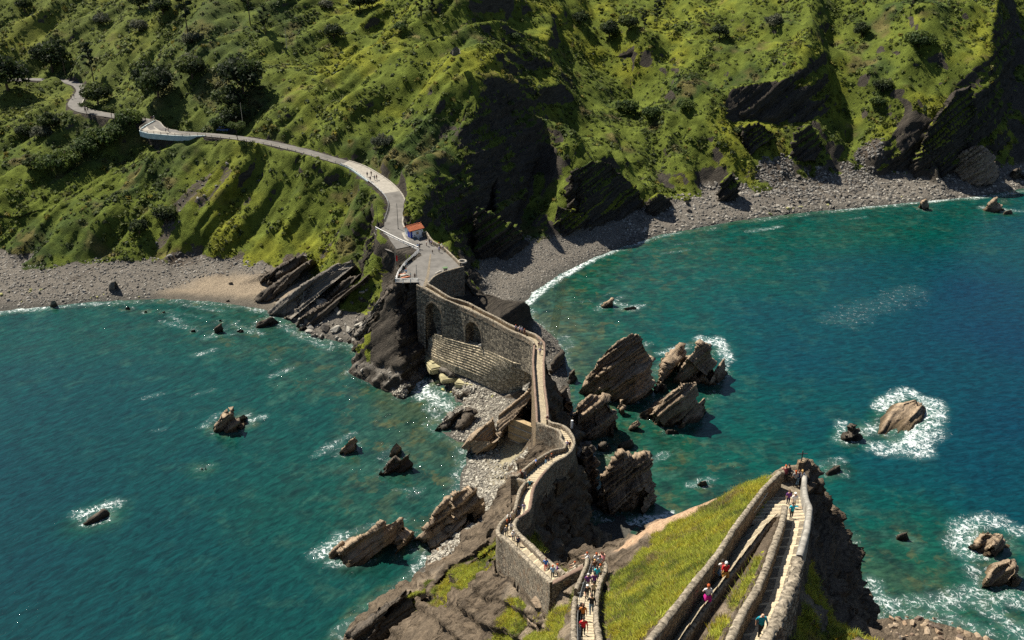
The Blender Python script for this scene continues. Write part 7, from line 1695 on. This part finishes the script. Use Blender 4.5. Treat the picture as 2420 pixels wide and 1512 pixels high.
for a in [
 (1377,1506,TO,'walk','red','black','dark','person in a red top and dark shorts, lowest on the crowded stairs',GS_,1.66),
 (1370,1470,A0,'stand','black','black','dark','person in black leaning by the rail above the red top',GS_,1.68,1),
 (1379,1472,A0,'walk','orange','black','brown','person in an orange top beside the one in black',GS_,1.66,1),
 (1395,1452,A0,'walk','black','jeans','dark','big person in a black tee and pale jeans seen from behind',GS_,1.86),
 (1403,1414,A0,'walk2','beige','black','dark','person in a beige patterned jacket and black leggings',GS_,1.68),
 (1384,1416,TO,'lean','black','black','white','person in black with a white cap coming up the stairs',GS_,1.74),
 (1391,1394,TO,'walk','purple','grey','greyh','bald-headed person in a plum shirt',GS_,1.74),
 (1403,1391,A0,'stand','purple','black','dark','person in a purple jacket with dark hair',GS_,1.74),
 (1410,1374,A0,'walk','cyan','jeans','dark','person in a light cyan shirt half hidden in the queue',GS_,1.7),
 (1416,1368,A0,'walk2','cream','black','redh','person in a cream top with red-brown hair',GS_,1.7),
 (1405,1355,TO,'walk','brown','jeans','blond','person with curly fair hair and a red bag strap',GS_,1.64,1),
 (1418,1348,A0,'stand','stripe','black','dark','person in a navy and white striped shirt',GS_,1.74),
 (1424,1338,A0,'lean','pink','beige','brown','person in a salmon pink top at the stair head',GS_,1.7),
 (1411,1327,A0,'stand','white','jeans','redh','person in white at the very top of the queue',GS_,1.72),
 (1421,1328,A0,'lean','beige','brown','brown','person in tan leaning at the top of the queue',GS_,1.7),
 (1380,1336,LF,'lean','white','grey','redh','person in pale grey leaning over the wall beside the stair head',GC,1.7),
 (1360,1351,LF,'lean','cream','grey','redh','person in cream leaning on the corner passage wall',GC,1.68),
 (1290,1350,TO,'walk','blue','red','brown','person in a bright blue shirt and red shorts',GC,1.78),
 (1306,1367,A0,'stand','sky','black','redh','person in a pale blue top and black leggings at the corner',GC,1.7),
 (1318,1362,RT,'stand','purple','navy','redh','person in purple and navy with a bag at the corner',GC,1.72),
 (1225,1294,TO,'walk','navy','black','dark','person in a dark tee with a stripe walking up the ramp',GRP,1.78),
 (1213,1281,TO,'walk2','white','navy','greyh','person in a white long-sleeved shirt behind the dark tee',GRP,1.72),
 (1197,1268,TO,'walk','grey','black','blond','person in a grey jacket with long fair hair',GRP,1.68,1),
 (1209,1260,A0,'walk','white','black','dark','person with long black hair and a white top',GRP,1.7,1),
 (1197,1254,A0,'stand','black','black','redh','person in black with red hair at the bend',GRP,1.68,1),
 (1203,1235,TO,'lean','white','maroon','dark','person in a white tee bending forward at the bend',GRP,1.72),
 (1213,1232,TO,'stand','cream','beige','brown','person in a cream tee and black shorts leaving the steps',GRP,1.74),
 (1226,1219,A0,'walk','black','navy','dark','person in black at the foot of the narrow flight',GRP,1.74),
 (1238,1213,A0,'walk','lilac','jeans','brown','person with long brown hair and a pale top on the narrow flight',GRP,1.68,1),
 (1251,1157,TO,'armout','teal','black','redh','person in a teal shirt with a hand on the wall',GRP,1.76),
 (1256,1153,TO,'stand','black','navy','brown','child in black beside the teal shirt',GRP,1.25),
 (1239,1132,TO,'walk','grey','navy','brown','person in grey coming down the wide steps by the jog',GRP,1.7),
 (1231,1129,LF,'lean','maroon','brown','redh','person crouched over the wall at the jog',GRP,1.6),
 (1266,1103,LF,'armout','blue','black','dark','person in a blue shirt leaning on the ochre wall',GRP,1.76),
 (1290,1097,TO,'walk','black','sky','brown','person in a black top and light blue shorts on the wide steps',GRP,1.74),
 (1303,1092,TO,'walk2','black','cream','redh','person in black with cream shorts stepping down',GRP,1.72),
 (1340,1061,TO,'stand','lilac','black','redh','person in a violet shirt at the S-bend',GRP,1.74),
 (1347,1061,TO,'walk','maroon','brown','brown','person in dark red beside the violet shirt',GRP,1.7),
 (1292,1000,TO,'stand','maroon','black','greyh','person in dark red where the causeway meets the S-bend',GB_,1.74),
 (1273,823,A0,'walk','maroon','black','dark','person in maroon walking away at the causeway bend',GB_,1.74),
 (1279,824,A0,'walk2','grey','black','greyh','person in light grey beside the maroon top on the causeway',GB_,1.78),
 (1277,838,A0,'armout','lilac','black','dark','person in a lavender shirt, nearest of three on the causeway',GB_,1.76),
 (1220,780,TO,'stand','lilac','navy','redh','person in pale violet by the bridge parapet, left of the group',GB_,1.72),
 (1230,780,TO,'stand','white','navy','greyh','person in white with a pale hat in the bridge group',GB_,1.74),
 (1227,785,TO,'walk','pink','navy','dark','person in faded pink within the bridge group',GB_,1.7),
 (1233,788,TO,'walk2','lilac','navy','greyh','person in lilac in front of the bridge group',GB_,1.72),
 (1240,792,TO,'walk','maroon','brown','redh','person in red-brown, right end of the bridge group',GB_,1.7),
 (1118,735,TO,'walk','black','black','dark','person in black alone in the middle of the bridge',GB_,1.76),
 (987,589,A0,'stand','sky','black','brown','person in pale blue at the white fence corner',GPZ,1.74),
 (992,589,A0,'stand','navy','black','dark','person in navy beside the pale blue one at the fence corner',GPZ,1.74),
 (1009,581,LF,'armout','white','maroon','redh','person in white pointing towards the hut',GPZ,1.74),
 (1016,578,A0,'stand','black','navy','dark','person in black near the right plaza parapet',GPZ,1.74),
 (1020,581,TO,'stand','lilac','black','dark','person in a lilac jacket near the right plaza parapet',GPZ,1.7),
 (1023,599,TO,'walk','black','black','dark','child in black alone in the middle of the plaza',GPZ,1.15),
 (1038,586,RT,'stand','black','black','red','person with a red cap at the plaza parapet',GPZ,1.72),
 (1041,587,RT,'lean','white','black','brown','person in white leaning on the plaza parapet',GPZ,1.7),
 (1038,596,A0,'stand','lilac','black','greyh','person in grey-blue, nearest of the parapet group',GPZ,1.74),
 (1047,594,A0,'walk','grey','beige','greyh','person in grey shorts at the right of the parapet group',GPZ,1.7),
 (961,650,A0,'stand','sky','navy','redh','person in pale blue at the picnic table',GPZ,1.74),
 (969,657,RT,'stand','teal','navy','brown','person in green-blue standing right of the picnic table',GPZ,1.7),
 (981,660,TO,'stand','black','black','dark','person in black behind the sea fence',GPZ,1.74),
 (868,415,TO,'walk','navy','black','dark','person on the pale road section, farthest left',GRD,1.74),
 (876,414,TO,'walk2','black','black','dark','person in black at the top of the road group',GRD,1.76),
 (873,427,TO,'walk','maroon','navy','dark','person in maroon at the lower left of the road group',GRD,1.72),
 (885,427,A0,'walk','grey','black','brown','person in grey in the middle of the road group',GRD,1.7),
 (892,425,A0,'walk2','maroon','black','brown','person in dark red at the right of the road group',GRD,1.72),
 (167,233,TO,'walk','black','black','dark','person in black on the far left road bend',GRD,1.76),
 (175,232,TO,'walk2','grey','grey','greyh','person in grey beside the black one on the far left bend',GRD,1.74),
 (203,264,A0,'walk','black','navy','dark','left one of two walkers below the dark roadside tree',GRD,1.74),
 (208,264,A0,'walk2','navy','black','dark','right one of two walkers below the dark roadside tree',GRD,1.74),
 (345,285,TO,'stand','black','black','dark','person in black at the start of the balcony railing',GRD,1.76),
 (357,285,A0,'walk','maroon','black','dark','left one of three walkers entering the hairpin',GRD,1.74),
 (362,284,A0,'walk2','navy','black','dark','middle one of three walkers entering the hairpin',GRD,1.74),
 (368,283,A0,'walk','grey','navy','greyh','right one of three walkers entering the hairpin',GRD,1.74),
 (393,315,RT,'lean','navy','black','dark','left one of two people at the balcony railing',GRD,1.74),
 (398,315,RT,'stand','grey','black','dark','right one of two people at the balcony railing',GRD,1.74),
 (1870,1227,TO,'armout','cyan','black','dark','person in a turquoise top with an arm on the wall end',GLK,1.68),
 (1877,1204,TO,'stand','white','cream','white','person in a pale cap and beige trousers with a black vest',GLK,1.8),
 (1864,1194,TO,'stand','purple','navy','brown','person in a dark purple jacket at the lookout steps',GLK,1.66),
 (1855,1139,A0,'lean','maroon','black','redh','person in maroon leaning out at the left of the lookout',GLK,1.72),
 (1862,1137,A0,'lean','black','black','dark','person in black leaning on the lookout back wall',GLK,1.74),
 (1876,1149,A0,'stand','grey','black','redh','person in a pale grey top with fair hair under the cross',GLK,1.72,1),
 (1884,1147,A0,'stand','navy','jeans','brown','person in blue jeans squeezed in the lookout group',GLK,1.7),
 (1891,1148,A0,'stand','white','black','blond','person in a white top at the right of the lookout group',GLK,1.7,1),
 (1704,1373,A0,'walk','white','black','dark','person in a white tee with a light blue jacket tied round the waist',GUP,1.68,0,'lblue','white'),
 (1713,1379,A0,'walk2','red','black','white','white-haired person in a red tee with an ochre jacket round the waist',GUP,1.66,0,'ochre','white'),
 (1668,1434,A0,'walk','white','black','redh','red-haired person in a white tee with a magenta jacket round the waist',GUP,1.66,0,'magenta'),
 (1795,1508,TO,'walk','teal','black',None,'bald person in a dark teal tee coming down the paved flight',GUP,1.8)]:
    person(*a)
# ------------------------------------------------------------------ light, sky, camera
SUN = Vector((-.58, .46, 1.0)).normalized()
sl = bpy.data.lights.new('sun', 'SUN'); sl.energy = 5.0; sl.angle = math.radians(.53); sl.color = (1.0, .93, .80)
so = bpy.data.objects.new('sun', sl); COL.objects.link(so); so.rotation_euler = (-SUN).to_track_quat('-Z', 'Y').to_euler(); so.location = (-100, 100, 260)
w_ = bpy.data.worlds.new('World'); SC.world = w_; w_.use_nodes = True
nt = w_.node_tree; bg = nt.nodes['Background']; sky = nt.nodes.new('ShaderNodeTexSky'); sky.sky_type = 'NISHITA'; sky.sun_disc = False
sky.sun_elevation = math.asin(SUN.z); sky.sun_rotation = math.atan2(SUN.x, SUN.y); sky.air_density = 1.0; sky.dust_density = .6
nt.links.new(sky.outputs[0], bg.inputs[0]); bg.inputs[1].default_value = .05
cam = bpy.data.cameras.new('camera'); cam.sensor_width = 36; cam.lens = 36*F/2420; cam.clip_start = 1; cam.clip_end = 3000
co = bpy.data.objects.new('camera', cam); COL.objects.link(co); co.location = (0, 0, CH); co.rotation_euler = (math.pi/2-TH, 0, 0); SC.camera = co
SC.view_settings.view_transform = 'Standard'; SC.view_settings.look = 'None'; SC.view_settings.exposure = 1.0; SC.view_settings.gamma = 1
SC.cycles.max_bounces = 5; SC.cycles.diffuse_bounces = 1; SC.cycles.glossy_bounces = 2; SC.cycles.transmission_bounces = 2; SC.cycles.transparent_max_bounces = 4
SC.cycles.use_denoising = False; SC.cycles.sample_clamp_indirect = 4
